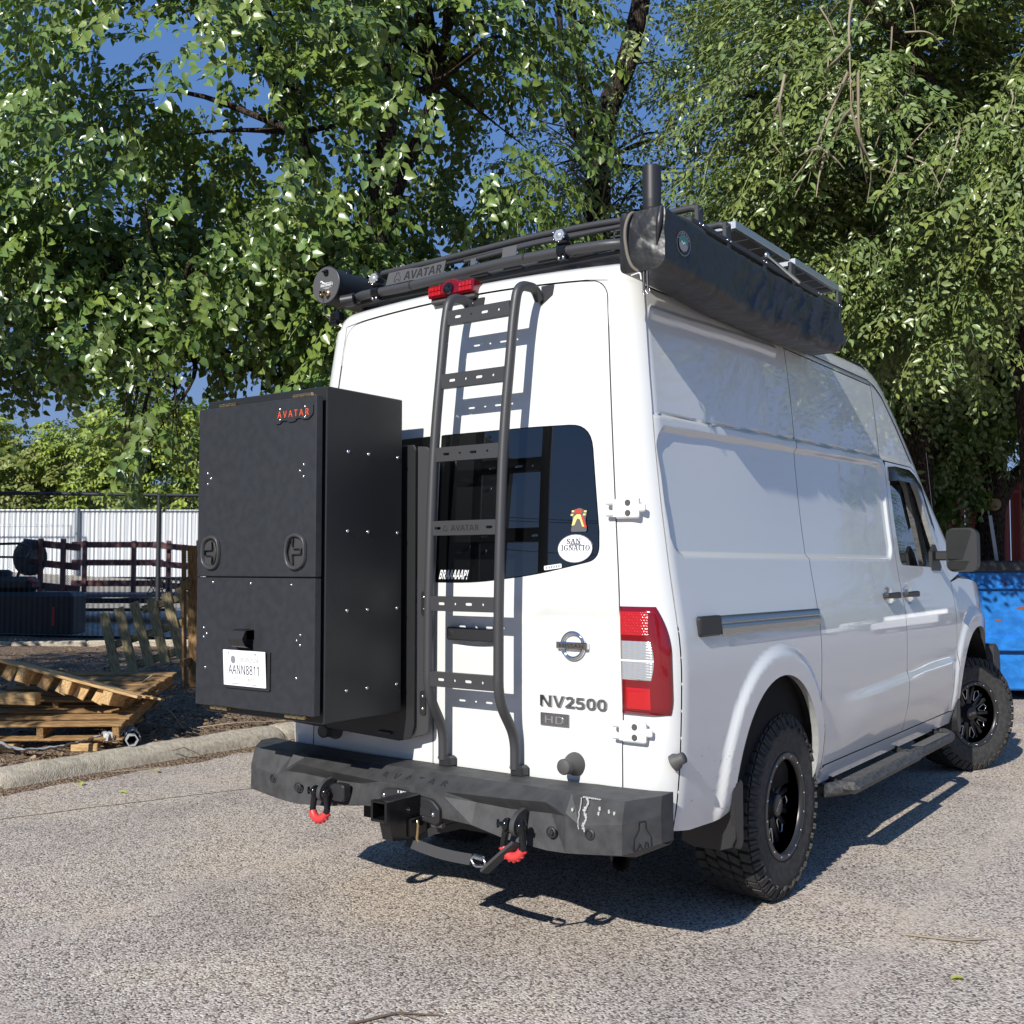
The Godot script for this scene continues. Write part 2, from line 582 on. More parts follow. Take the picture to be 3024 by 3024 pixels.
	mat("dumpster_lid", lin(0.06, 0.06, 0.062), 0.6)
	m = mat("red_metal", lin(0.20, 0.022, 0.018), 0.55)
	mat("pink_wall", lin(0.60, 0.40, 0.34), 0.85)
	mat("roof_brown", lin(0.22, 0.10, 0.07), 0.85)
	mat("plastic_film", lin(0.40, 0.42, 0.44), 0.3)
	m = mat("film_wrap", lin(0.30, 0.31, 0.32), 0.28)
	mat("mountain", lin(0.16, 0.15, 0.15), 1.0, 0.0, 0.1)
	mat("pole_wood", lin(0.10, 0.07, 0.05), 0.9)
	mat("truck_white", lin(0.75, 0.75, 0.74), 0.3)


# ---------------------------------------------------------------- the van's skin
var XT := PackedFloat32Array()
const YS := [0.36, 0.44, 0.52, 0.60, 0.72, 0.85, 1.0, 1.1, 1.2, 1.3, 1.42, 1.5, 1.7, 1.95, 2.1, 2.3, 2.5, 2.62]
const XS := [0.955, 0.972, 0.989, 1.003, 1.015, 1.022, 1.026, 1.026, 1.019, 1.004, 0.984, 0.972, 0.947, 0.924, 0.914, 0.896, 0.873, 0.853]
const Z_REAR := -0.075    # seam behind the rear corner
const Z_SLIDE := -1.51    # seam at the sliding door's rear edge
const Z_DOOR := -2.92     # seam between the doors
const Z_FENDER := -4.08
const GAP := 0.0028


func skin_tables() -> void:
	var sl := []
	for i in YS.size():
		var a: int = maxi(i - 1, 0)
		var b: int = mini(i + 1, YS.size() - 1)
		sl.append((XS[b] - XS[a]) / (YS[b] - YS[a]))
	for k in 600:
		var y: float = 0.36 + 0.004 * k
		var i := 0
		while i < YS.size() - 2 and y > YS[i + 1]: i += 1
		var h: float = YS[i + 1] - YS[i]
		var f: float = minf((y - YS[i]) / h, 1.0)
		var f2 := f * f
		var f3 := f2 * f
		XT.append((2 * f3 - 3 * f2 + 1) * XS[i] + (f3 - 2 * f2 + f) * h * sl[i] + (-2 * f3 + 3 * f2) * XS[i + 1] + (f3 - f2) * h * sl[i + 1])


func wide(y: float) -> float:
	var q := clampf((y - 0.36) / 0.004, 0.0, 598.0)
	var i := int(q)
	return lerpf(XT[i], XT[i + 1], q - i)


func lean(y: float) -> float:   # the rear face
	if y < 1.25: return 0.0
	var q := y - 1.25
	return -0.020 * q - 0.035 * q * q


func sst(a: float, b: float, x: float) -> float:
	return smoothstep(a, b, x)


func rbox2(px: float, py: float, hx: float, hy: float, r: float) -> float:
	var qx := absf(px) - hx + r
	var qy := absf(py) - hy + r
	return Vector2(maxf(qx, 0), maxf(qy, 0)).length() + minf(maxf(qx, qy), 0.0) - r


func taper(y: float) -> float:   # the body narrows a little at its top rear
	return 0.035 * sst(1.4, 2.5, y)


func crn(y: float) -> float:   # radius of the rear corners in plan
	return minf(0.12, wide(y) - taper(y) - gapx(y) - 0.02)


func seam_z(y: float) -> float:
	return lean(y) - 0.075


func side_off(z: float, y: float) -> float:
	var o := 0.0
	if z > -1.3:
		o -= taper(y) * sst(-1.2, -0.12, z)
		if z > -0.30:
			var r := crn(y)
			var dz := z - lean(y) + r
			if dz > 0.0: o -= r - sqrt(maxf(r * r - dz * dz, 0.0))
	if y > 1.44 and y < 2.10 and z > -2.92:
		var slope := (z + 0.18) * -0.024
		var d := rbox2(z + 1.495, y - slope * clampf((y - 1.6) / 0.4, 0.0, 1.0) - 1.755, 1.373, 0.242, 0.085)
		o -= 0.017 * sst(0.013, -0.013, d)
	if y > 1.98:
		var ys := 2.047 - (z + 0.08) * 0.0235
		o -= 0.010 * sst(-0.004, 0.004, y - ys) + 0.010 * sst(0.010, 0.002, absf(y - ys))
		if y > 2.38 and y < 2.56:
			var f := clampf((-z - 0.21) / 1.16, 0.0, 1.0)
			var d := Vector2(z + 0.21 + 1.16 * f, y - 2.464 - 0.033 * f).length()
			o += 0.011 * sst(0.032, 0.010, d)
	if y < 1.02 and z < -1.7 and z > -4.08:
		var yc := 0.812 + 0.022 * sst(-1.9, -4.0, z) * 2.2
		var fade := sst(-1.72, -2.25, z) * sst(-4.05, -3.9, z)
		o += 0.016 * fade * sst(yc + 0.030, yc - 0.030, y) * sst(0.5, 0.72, y)
	var rr := Vector2(z + 0.985, y - 0.535).length()
	if rr < 0.62: o += 0.024 * sst(0.60, 0.545, rr) * sst(0.40, 0.54, y)
	rr = Vector2(z + 4.63, y - 0.54).length()
	if rr < 0.68: o += 0.022 * sst(0.665, 0.60, rr) * sst(0.40, 0.6, y)
	if y > 1.2 and y < 1.4:
		for c in [-2.66, -3.04]:
			var e := Vector2((z - c) / 0.085, (y - 1.302) / 0.055).length()
			o -= 0.014 * sst(1.0, 0.55, e)
	if z < -4.65: o -= 0.33 * (z + 4.65) * (z + 4.65)
	return o


func sidex(z: float, y: float) -> float:
	return wide(y) + side_off(z, y)


func side_pt(mb: MB, z: float, y: float) -> int:
	var x := sidex(z, y)
	var e := 0.003
	var nn := Vector3(1, -(sidex(z, y + e) - x) / e, -(sidex(z + e, y) - x) / e)
	return mb.p(Vector3(x, y, z), nn.normalized())


func steps(a: float, b: float, d: float) -> PackedFloat32Array:
	var k := maxi(1, int(ceil(absf(b - a) / d)))
	var o := PackedFloat32Array()
	for i in k + 1: o.append(lerpf(a, b, float(i) / k))
	return o


func hem(mb: MB, ids: PackedInt32Array, into: Vector3) -> void:   # an edge turned inwards
	var last := -1
	for k in ids.size() - 1:
		var a := mb.v[ids[k]]
		var b := mb.v[ids[k + 1]]
		mb.face([a, b, b + into, a + into])
		mb.face([a, a + into, b + into, b])
	last = ids.size()


func side_grid(mb: MB, z0: Callable, z1: Callable, ys: PackedFloat32Array, dz: float) -> void:
	var s := mb.v.size()
	var k := int(ceil(absf(z1.call(1.0) - z0.call(1.0)) / dz))
	for y in ys:
		var a: float = z0.call(y)
		var b: float = z1.call(y)
		for i in k + 1: side_pt(mb, lerpf(a, b, float(i) / k), y)
	var w := k + 1
	for j in ys.size() - 1:
		for i in k:
			var a := s + j * w + i
			mb.t(a, a + 1, a + w + 1)
			mb.t(a, a + w + 1, a + w)
	var e0 := PackedInt32Array()
	var e1 := PackedInt32Array()
	var e2 := PackedInt32Array()
	for j in ys.size():
		e0.append(s + j * w)
		e1.append(s + j * w + k)
	for i in w: e2.append(s + i)
	hem(mb, e0, Vector3(-0.03, 0, 0)); hem(mb, e1, Vector3(-0.03, 0, 0)); hem(mb, e2, Vector3(-0.03, 0, 0))


func densify(poly: PackedVector2Array, d: float) -> PackedVector2Array:
	var o := PackedVector2Array()
	for i in poly.size():
		var a := poly[i]
		var b := poly[(i + 1) % poly.size()]
		var k := maxi(1, int(ceil(a.distance_to(b) / d)))
		for j in k: o.append(a.lerp(b, float(j) / k))
	return o


func side_poly(mb: MB, poly: PackedVector2Array, holes: Array, d: float, f = null, hemmed := -0.03) -> void:   # points are (z, y); f places a point
	var loops := [densify(poly, d)]
	for h in holes: loops.append(densify(h, d))
	var pts := PackedVector2Array()
	for l in loops: pts.append_array(l)
	var edge := pts.duplicate()
	var lo := pts[0]
	var hi := pts[0]
	for q in pts:
		lo = lo.min(q); hi = hi.max(q)
	var r := 0
	var y := lo.y + d * 0.5
	while y < hi.y:
		var z := lo.x + d * (0.5 if r % 2 else 1.0)
		while z < hi.x:
			var q := Vector2(z, y)
			var ok := Geometry2D.is_point_in_polygon(q, poly)
			for h in holes:
				if ok and Geometry2D.is_point_in_polygon(q, h): ok = false
			if ok:
				for e in edge:
					if absf(e.x - z) < d * 0.6 and absf(e.y - y) < d * 0.6 and e.distance_to(q) < d * 0.55:
						ok = false
						break
			if ok: pts.append(q)
			z += d
		y += d * 0.866
		r += 1
	var s := mb.v.size()
	for q in pts:
		if f != null: f.call(mb, q)
		else: side_pt(mb, q.x, q.y)
	var tr := Geometry2D.triangulate_delaunay(pts)
	for i in range(0, tr.size(), 3):
		var a := pts[tr[i]]
		var b := pts[tr[i + 1]]
		var c := pts[tr[i + 2]]
		var m := (a + b + c) / 3.0
		if not Geometry2D.is_point_in_polygon(m, poly): continue
		var ok := true
		for h in holes:
			if Geometry2D.is_point_in_polygon(m, h): ok = false
		if not ok: continue
		var g := s + tr[i]
		if (mb.v[s + tr[i + 1]] - mb.v[g]).cross(mb.v[s + tr[i + 2]] - mb.v[g]).dot(mb.n[g]) > 0: mb.t(g, s + tr[i + 1], s + tr[i + 2])
		else: mb.t(g, s + tr[i + 2], s + tr[i + 1])
	var at := s
	for l in loops:
		var ids := PackedInt32Array()
		for k in l.size(): ids.append(at + k)
		ids.append(at)
		var into := Vector3(hemmed, 0, 0)
		if f != null: into = -mb.n[s] * absf(hemmed)
		hem(mb, ids, into)
		at += l.size()


func mirrored(mb: MB) -> MB:
	var o := MB.new()
	o.v = mb.v.duplicate(); o.n = mb.n.duplicate(); o.c = mb.c; o.uv = mb.uv
	for i in o.v.size():
		o.v[i].x = -o.v[i].x
		o.n[i].x = -o.n[i].x
	for i in range(0, mb.ix.size(), 3):
		o.ix.append(mb.ix[i]); o.ix.append(mb.ix[i + 2]); o.ix.append(mb.ix[i + 1])
	return o


func gapx(y: float) -> float:   # outer edge of the rear doors
	return 0.812 - 0.012 * sst(0.7, 1.4, y) - 0.094 * pow(clampf((y - 1.35) / 1.2, 0.0, 1.0), 1.15)


func rear_off(x: float, y: float) -> float:   # the shallow pressing round the badge
	var d := rbox2(x - 0.69, y - 1.055, 0.305, 0.235, 0.09)
	var o := -0.011 * sst(0.03, -0.03, d)
	var e := Vector2((x - 0.12) / 0.13, (y - 1.172) / 0.05).length()
	o -= 0.02 * sst(1.0, 0.4, e)
	return o


func corner_pt(s: float, y: float, off := 0.0, out_n := false) -> Vector3:   # s runs round the rear right corner from the door gap
	var x0 := gapx(y)
	var w := wide(y) - taper(y)
	var r := crn(y)
	var flat := w - r - x0
	var zz := lean(y)
	var q: Vector3
	var nn: Vector3
	if s < flat:
		q = Vector3(x0 + s, y, zz); nn = Vector3(0, 0, 1)
	elif s < flat + r * PI / 2:
		var a := (s - flat) / r
		q = Vector3(w - r + r * sin(a), y, zz - r + r * cos(a)); nn = Vector3(sin(a), 0, cos(a))
	else:
		q = Vector3(w, y, zz - r - (s - flat - r * PI / 2)); nn = Vector3(1, 0, 0)
	if out_n: return nn
	return q + nn * off


func rear_z(x: float, y: float) -> float:
	return lean(y) + rear_off(x, y)


func rear_point(mb: MB, q: Vector2) -> void:
	var e := 0.004
	var z := rear_z(q.x, q.y)
	mb.p(Vector3(q.x, q.y, z), Vector3(-(rear_z(q.x + e, q.y) - z) / e, -(rear_z(q.x, q.y + e) - z) / e, 1).normalized())


func door_top(x: float) -> float:
	return 2.585 + 0.036 * (1.0 - pow(absf(x) / 0.7, 2.0))


func both_sides(van: Node3D, called: String, mb: MB, m: Material) -> void:
	part(called, mb, m, van)
	part(called, mirrored(mb), m, van)


func eave(x: float, z: float) -> float:   # where the roof panel begins
	var rearness := sst(-0.30, -0.13, z) * sst(0.86, 0.64, absf(x))
	return lerpf(2.56, door_top(minf(absf(x), 0.7)) + 0.006, rearness)


func van_skin(van: Node3D) -> void:
	skin_tables()
	var paint: Material = M.paint
	var mb := MB.new()
	# rear corner post, from the door gap round to the side seam
	var rows := []
	var ys := steps(0.505, 2.56, 0.02)
	for yy in ys:
		var ring := PackedVector3Array()
		var y: float = yy
		var r := crn(y)
		var flat := wide(y) - taper(y) - r - gapx(y)
		var last := flat + r * acos((r - 0.075 + GAP) / r)
		for k in 31:
			var q := corner_pt(lerpf(GAP, last, k / 30.0), y)
			q.z += rear_off(q.x, y) * sst(1.0, 0.93, q.x)
			q.y = lerpf(0.505, eave(q.x, q.z), (y - 0.505) / 2.055)
			ring.append(q)
		rows.append(ring)
	mb.sheet(rows)
	var e0 := PackedInt32Array()
	var e1 := PackedInt32Array()
	for j in ys.size():
		e0.append(j * 31); e1.append(j * 31 + 30)
	hem(mb, e0, Vector3(0, 0, -0.03)); hem(mb, e1, Vector3(-0.03, 0, 0))
	both_sides(van, "rear_corner_post", mb, paint)
	# rear quarter panel with the wheel arch
	mb = MB.new()
	var zr := func(y: float) -> float: return seam_z(y) - GAP
	var fixed := func(z: float) -> Callable: return func(_y: float) -> float: return z
	side_grid(mb, zr, fixed.call(Z_SLIDE + GAP), steps(1.13, 2.56, 0.0095), 0.0105)
	var poly := PackedVector2Array([Vector2(Z_REAR - GAP, 1.13), Vector2(Z_REAR - GAP, 0.502), Vector2(-0.2, 0.482), Vector2(-0.40, 0.472), Vector2(-0.526, 0.50)])
	for k in 31:
		var a := PI * k / 30.0
		poly.append(Vector2(-0.985 + 0.462 * cos(a), 0.535 + 0.462 * sin(a)))
	poly.append_array(PackedVector2Array([Vector2(-1.449, 0.45), Vector2(Z_SLIDE + GAP, 0.45), Vector2(Z_SLIDE + GAP, 1.13)]))
	side_poly(mb, poly, [], 0.020)
	both_sides(van, "rear_quarter_panel", mb, paint)
	# sliding door
	mb = MB.new()
	var zf := func(y: float) -> float: return Z_DOOR + GAP + 0.064 * sst(2.05, 2.12, y)
	side_grid(mb, fixed.call(Z_SLIDE - GAP), zf, steps(0.513, 2.53, 0.0100), 0.0105)
	part("sliding_door", mb, paint, van)
	part("left_side_panel", mirrored(mb), paint, van)
	mb = MB.new()
	side_grid(mb, fixed.call(Z_SLIDE - GAP), fixed.call(-2.855), steps(2.536, 2.56, 0.012), 0.05)
	both_sides(van, "roof_side_strip", mb, paint)
	# rocker below the doors
	mb = MB.new()
	side_grid(mb, fixed.call(-1.449), fixed.call(-4.06), steps(0.425, 0.506, 0.012), 0.1)
	both_sides(van, "rocker_panel", mb, paint)
	# front door with its window opening
	mb = MB.new()
	var win := round_poly([Vector2(-3.005, 1.475), Vector2(-2.985, 2.02), Vector2(-3.47, 2.035), Vector2(-3.60, 1.95), Vector2(-3.93, 1.455)], [0.05, 0.03, 0.08, 0.1, 0.02])
	poly = PackedVector2Array([Vector2(Z_DOOR - GAP, 0.513), Vector2(Z_FENDER + GAP, 0.513), Vector2(Z_FENDER + GAP, 1.36), Vector2(-4.03, 1.43), Vector2(-3.97, 1.50), Vector2(-3.66, 1.96), Vector2(-3.55, 2.06), Vector2(-3.46, 2.088), Vector2(Z_DOOR - GAP, 2.085)])
	side_poly(mb, poly, [win], 0.028)
	both_sides(van, "front_door", mb, paint)
	var glass := MB.new()
	glass.face([Vector3(0.905, 1.47, -3.0), Vector3(0.905, 1.47, -3.93), Vector3(0.875, 1.95, -3.62), Vector3(0.875, 2.04, -3.47), Vector3(0.875, 2.04, -2.98)])
	part("side_window", glass, M.tint_glass, van)
	part("side_window", mirrored(glass), M.clear_glass, van)
	# cab side above the door, and the pillar
	mb = MB.new()
	var cap := [Vector2(-2.80, 2.69), Vector2(-2.95, 2.665), Vector2(-3.10, 2.60), Vector2(-3.33, 2.43), Vector2(-3.56, 2.24), Vector2(-3.80, 2.04), Vector2(-4.0, 1.88), Vector2(-4.2, 1.715), Vector2(-4.43, 1.52)]
	var edge := []
	for i in cap.size():
		var t: Vector2 = (cap[mini(i + 1, cap.size() - 1)] - cap[maxi(i - 1, 0)]).normalized()
		edge.append(cap[i] + Vector2(-t.y, t.x) * 0.13)
	poly = PackedVector2Array([Vector2(-2.861, 2.092), Vector2(-2.861, 2.56)])
	for i in range(2, cap.size()): poly.append(edge[i])
	poly.append_array(PackedVector2Array([Vector2(-4.08, 1.37), Vector2(-4.035, 1.437), Vector2(-3.975, 1.507), Vector2(-3.665, 1.967), Vector2(-3.553, 2.067), Vector2(-3.46, 2.094)]))
	side_poly(mb, poly, [], 0.028)
	both_sides(van, "cab_side", mb, paint)
	# front of the roof and windscreen
	var roll := func(u: float, i: int) -> Vector3:
		var c: Vector2 = cap[i]
		var e: Vector2 = edge[i]
		var a := absf(u)
		var t := clampf((a - 0.8) / 0.2, 0.0, 1.0) * PI / 2
		var w := wide(maxf(minf(e.y, 2.56), 1.4)) - 0.003
		var x := (w - 0.13) * minf(a / 0.8, 1.0) + 0.13 * sin(t)
		var q := c.lerp(e, 1.0 - cos(t)) + Vector2(-0.10, 0.02) * (1.0 - a * a)
		return Vector3(x * signf(u), q.y, q.x)
	var us := PackedFloat32Array([-1, -0.97, -0.93, -0.89, -0.85, -0.8, -0.6, -0.3, 0.0, 0.3, 0.6, 0.8, 0.85, 0.89, 0.93, 0.97, 1])
	rows = []
	for i in 6:
		var ring := PackedVector3Array()
		for u in us: ring.append(roll.call(u, i))
		rows.append(ring)
	mb = MB.new(); mb.sheet(rows, false)
	part("roof_front", mb, paint, van)
	rows = []
	var pil := []
	for i in range(5, 9):
		var ring := PackedVector3Array()
		var ring2 := PackedVector3Array()
		for u in us:
			if absf(u) <= 0.8: ring.append(roll.call(u, i))
			if u >= 0.8: ring2.append(roll.call(u, i))
		rows.append(ring); pil.append(ring2)
	mb = MB.new(); mb.sheet(rows)
	part("windscreen", mb, M.clear_glass, van)
	mb = MB.new(); mb.sheet(pil)
	both_sides(van, "windscreen_pillar", mb, paint)
	# front fender, hood and nose
	mb = MB.new()
	poly = PackedVector2Array([Vector2(Z_FENDER - GAP, 1.36), Vector2(Z_FENDER - GAP, 0.46), Vector2(-4.128, 0.46)])
	for k in 31:
		var a := PI * k / 30.0
		poly.append(Vector2(-4.63 + 0.502 * cos(a), 0.54 + 0.505 * sin(a)))
	poly.append_array(PackedVector2Array([Vector2(-5.15, 0.54), Vector2(-5.30, 0.62), Vector2(-5.38, 0.9), Vector2(-5.36, 1.15), Vector2(-5.2, 1.27), Vector2(-4.95, 1.335), Vector2(-4.6, 1.375), Vector2(-4.3, 1.385)]))
	side_poly(mb, poly, [], 0.026)
	both_sides(van, "front_fender", mb, paint)
	mb = MB.new()
	rows = []
	for q in [[-4.0, 1.395, 1.49], [-4.3, 1.386, 1.49], [-4.6, 1.376, 1.47], [-4.95, 1.336, 1.43], [-5.2, 1.27, 1.36], [-5.36, 1.15, 1.24], [-5.39, 0.9, 0.95]]:
		var ring := PackedVector3Array()
		for k in 25:
			var u := k / 12.0 - 1.0
			var w: float = sidex(q[0], q[1]) - 0.004
			ring.append(Vector3(w * sin(u * PI / 2), lerpf(q[2], q[1], pow(absf(sin(u * PI / 2)), 5.0)), q[0] - 0.22 * (1 - u * u) * sst(-4.9, -5.3, q[0])))
		rows.append(ring)
	mb.sheet(rows)
	part("hood", mb, paint, van)
	mb = MB.new()
	mb.box(Vector3(0, 0.72, -5.42), Vector3(1.72, 0.5, 0.3), 0.05)
	part("grille", mb, M.black_plastic, van)
	mb = MB.new()
	for s in [1.0, -1.0]:
		mb.prism(PackedVector2Array([Vector2(-5.38, 0.66), Vector2(-5.36, 0.855), Vector2(-5.46, 0.87), Vector2(-5.58, 0.80), Vector2(-5.60, 0.66), Vector2(-5.5, 0.60)]), 0.0, 0.30, Transform3D(Basis(Vector3(0, 0, 1), Vector3(0, 1, 0), Vector3(-s, 0, 0)), Vector3(0.985 * s, 0, 0)), 0.02)
	mb.box(Vector3(0, 0.68, -5.62), Vector3(1.5, 0.26, 0.12), 0.03)
	part("front_bumper", mb, M.bumper_coat, van)
	# surround at the doors' rounded upper corners
	mb = MB.new()
	poly = PackedVector2Array([Vector2(gapx(2.40) + GAP * 0.5, 2.40), Vector2(gapx(2.46), 2.46)])
	for k in range(0, 8):
		var a := k / 7.0 * PI / 2
		poly.append(Vector2(gapx(2.5) - 0.085 + 0.086 * cos(a), 2.505 + 0.089 * sin(a)))
	poly.append_array(PackedVector2Array([Vector2(0.60, door_top(0.6) + 0.008), Vector2(0.70, 2.598), Vector2(0.735, 2.59), Vector2(gapx(2.5) + 0.014, 2.50), Vector2(gapx(2.40) + 0.012, 2.40)]))
	side_poly(mb, poly, [], 0.02, func(m: MB, q: Vector2) -> void: m.p(Vector3(q.x, q.y, lean(q.y) - 0.0015), Vector3(0, 0.08, 1).normalized()), 0.02)
	both_sides(van, "door_surround", mb, paint)
	# roof: rings that close over the top
	mb = MB.new()
	rows = []
	for k in 15:
		var a := minf(k / 8.0, 1.0) * deg_to_rad(82)
		var inset := 0.10 * (1 - cos(a))
		var up := sin(a)
		var more := 0.0
		if k > 8: more = [0.03, 0.08, 0.16, 0.3, 0.5, 0.73][k - 9]
		inset += more
		var ring := PackedVector3Array()
		var path := []
		var w := wide(2.56) - taper(2.56) - inset
		var zb := lean(2.6) + 0.004 - inset
		var r := maxf(0.13 - inset, 0.02)
		for i in 12:
			var z := lerpf(-2.80, zb - r, i / 11.0)
			path.append(Vector2(w + taper(2.56) * (1.0 - sst(-1.2, -0.12, z)), z))
		for i in range(1, 9): path.append(Vector2(w - r + r * cos(i * PI / 16), zb - r + r * sin(i * PI / 16)))
		for i in range(1, 8): path.append(Vector2(lerpf(w - r, 0, i / 8.0), zb))
		path.append(Vector2(0, zb))
		var half := path.size()
		for i in range(half - 2, -1, -1): path.append(Vector2(-path[i].x, path[i].y))
		for q in path:
			var y0 := eave(q.x, q.y)
			var top := 2.655 + 0.035 * (1.0 - pow(absf(q.x) / 0.87, 2.0)) + more * 0.01
			ring.append(Vector3(q.x, lerpf(y0, top, up), q.y))
		rows.append(ring)
	mb.sheet(rows)
	part("roof", mb, paint, van)
	# inner lining that closes the gaps and the load space
	mb = MB.new()
	rows = []
	for y in steps(0.47, 2.58, 0.15):
		var ring := PackedVector3Array()
		var w := wide(y) - taper(y) - 0.05
		for q in [Vector2(w, -2.84), Vector2(w, lean(y) - 0.13), Vector2(w - 0.12, lean(y) - 0.045), Vector2(-w + 0.12, lean(y) - 0.045), Vector2(-w, lean(y) - 0.13), Vector2(-w, -2.84), Vector2(w, -2.84)]:
			ring.append(Vector3(q.x, y, q.y))
		rows.append(ring)
	# the rear wall of the lining is left open at the window
	var lining := MB.new()
	for i in rows.size() - 1:
		for j in 6:
			var a: Vector3 = rows[i][j]
			var b: Vector3 = rows[i][j + 1]
			var c: Vector3 = rows[i + 1][j + 1]
			var d: Vector3 = rows[i + 1][j]
			if j == 2 and a.y > 1.3 and a.y < 2.05: continue
			lining.face([a, b, c, d]); lining.face([d, c, b, a])
	lining.box(Vector3(0, 2.6, -1.45), Vector3(1.6, 0.02, 2.6))
	part("lining", lining, M.interior, van)
	# floor and underside
	mb = MB.new()
	mb.box(Vector3(0, 0.50, -2.7), Vector3(1.25, 0.10, 5.2))
	mb.box(Vector3(0, 0.49, -2.75), Vector3(1.86, 0.06, 2.55))
	mb.box(Vector3(0, 0.52, -0.27), Vector3(1.84, 0.06, 0.4))
	mb.box(Vector3(0, 0.40, -0.55), Vector3(1.0, 0.16, 0.7), 0.04)
	mb.box(Vector3(-0.2, 0.38, -2.2), Vector3(0.8, 0.2, 1.3), 0.05)
	for s in [-1.0, 1.0]: mb.box(Vector3(0.45 * s, 0.44, -2.6), Vector3(0.09, 0.14, 5.2))
	mb.box(Vector3(0, 0.34, -4.0), Vector3(0.5, 0.22, 1.2), 0.05)
	part("underbody", mb, M.underbody, van)
	mb = MB.new()
	mb.tube([Vector3(-0.72, 0.40, -1.13), Vector3(0.72, 0.40, -1.13)], 0.05, 10)
	mb.ball(Vector3(0.05, 0.39, -1.13), Vector3(0.16, 0.16, 0.18), 14)
	part("rear_axle", mb, M.underbody, van)
	mb = MB.new()
	mb.tube([Vector3(-0.72, 0.40, -4.84), Vector3(0.72, 0.40, -4.84)], 0.05, 8)
	part("front_axle", mb, M.underbody, van)
	for z in [-0.985, -4.63]:
		mb = MB.new()
		rows = []
		for x in [1.0, 0.66]:
			var ring := PackedVector3Array()
			for k in 17:
				var a := PI * k / 16.0
				ring.append(Vector3(x, 0.50 + 0.52 * sin(a), z + 0.52 * cos(a)))
			rows.append(ring)
		mb.sheet(rows)
		var fan := []
		for q in rows[1]: fan.append(q)
		mb.face(fan)
		both_sides(van, "wheel_well", mb, M.underbody)
	# cab inside
	mb = MB.new()
	mb.box(Vector3(0, 1.35, -2.86), Vector3(1.8, 1.6, 0.03))
	mb.box(Vector3(0, 0.62, -3.6), Vector3(1.8, 0.06, 1.6))
	part("bulkhead", mb, M.interior, van)
	for s in [-1.0, 1.0]:
		mb = MB.new()
		mb.box(Vector3(0.45 * s, 0.98, -3.32), Vector3(0.5, 0.16, 0.5), 0.05)
		mb.box(Vector3(0.45 * s, 1.32, -3.06), Vector3(0.48, 0.66, 0.14), 0.05, Basis(Vector3.RIGHT, 0.14))
		var seat := part("seat", mb, M.seat_cloth, van)
		mb = MB.new()
		mb.box(Vector3(0.45 * s, 1.76, -3.0), Vector3(0.27, 0.22, 0.09), 0.04)
		part("headrest", mb, M.seat_cloth, seat)
	mb = MB.new()
	mb.box(Vector3(0, 1.28, -4.1), Vector3(1.75, 0.3, 0.45), 0.08)
	part("dashboard", mb, M.interior, van)
	mb = MB.new()
	var ringp := []
	for k in 25: ringp.append(Vector3(-0.45 + 0.19 * cos(TAU * k / 24), 1.42 + 0.17 * sin(TAU * k / 24), -3.78 - 0.08 * sin(TAU * k / 24)))
	mb.tube(ringp, 0.016, 8, false)
	part("steering_wheel", mb, M.interior, van)


func rear_doors(van: Node3D) -> void:
	# right door
	var mb := MB.new()
	var f := func(m: MB, q: Vector2) -> void: rear_point(m, q)
	var poly := PackedVector2Array([Vector2(-0.0975, 0.645)])
	for y in steps(0.645, 2.50, 0.08): poly.append(Vector2(gapx(y) - GAP, y))
	for k in range(1, 7):
		var a := k / 6.0 * PI / 2
		poly.append(Vector2(gapx(2.5) - 0.085 + 0.082 * cos(a), 2.505 + 0.085 * sin(a)))
	for x in steps(0.58, -0.0975, 0.08): poly.append(Vector2(x, door_top(x)))
	# the window's outline
	var win := round_poly([Vector2(-0.095, 1.398), Vector2(0.12, 1.398), Vector2(0.42, 1.432), Vector2(0.712, 1.492), Vector2(0.71, 1.60), Vector2(0.662, 2.018), Vector2(0.40, 2.026), Vector2(-0.09, 2.026)], [0.01, 0.1, 0.1, 0.13, 0.0, 0.10, 0.1, 0.01], 7)
	side_poly(mb, poly, [win], 0.024, f)
	var door := part("rear_door", mb, M.paint, van)
	var pane := MB.new()
	var g := func(m: MB, q: Vector2) -> void: m.p(Vector3(q.x, q.y, lean(q.y) + 0.001), Vector3(0, 0.05 + 0.094 * maxf(q.y - 1.25, 0), 1).normalized())
	var inner := PackedVector2Array()
	for q in win: inner.append(q + (Vector2(0.31, 1.72) - q).normalized() * 0.004)
	side_poly(pane, inner, [], 0.12, g, 0.004)
	part("window", pane, M.tint_glass, door)
	# left door, mostly behind the storage box
	mb = MB.new()
	poly = PackedVector2Array([Vector2(-0.1025, 0.645), Vector2(-0.1025, door_top(0.1))])
	for x in steps(-0.1025, -0.58, 0.08): poly.append(Vector2(x, door_top(x)))
	for k in range(1, 6):
		var a := PI / 2 + k / 6.0 * PI / 2
		poly.append(Vector2(-gapx(2.5) + 0.085 + 0.082 * cos(a), 2.505 + 0.085 * sin(a)))
	for y in steps(2.50, 0.645, 0.08): poly.append(Vector2(-gapx(y) + GAP, y))
	var lwin := round_poly([Vector2(-0.105, 1.398), Vector2(-0.712, 1.492), Vector2(-0.662, 2.018), Vector2(-0.11, 2.026)], [0.01, 0.13, 0.1, 0.01], 7)
	side_poly(mb, poly, [lwin], 0.03, func(m: MB, q: Vector2) -> void: m.p(Vector3(q.x, q.y, lean(q.y)), Vector3(0, 0.05, 1).normalized()))
	door = part("rear_door", mb, M.paint, van)
	pane = MB.new()
	side_poly(pane, lwin, [], 0.12, g, 0.004)
	part("window", pane, M.tint_glass, door)
	# sill below the doors
	mb = MB.new()
	mb.box(Vector3(0.0, 0.60, -0.045), Vector3(1.84, 0.085, 0.07), 0.015)
	part("rear_sill", mb, M.paint, van)


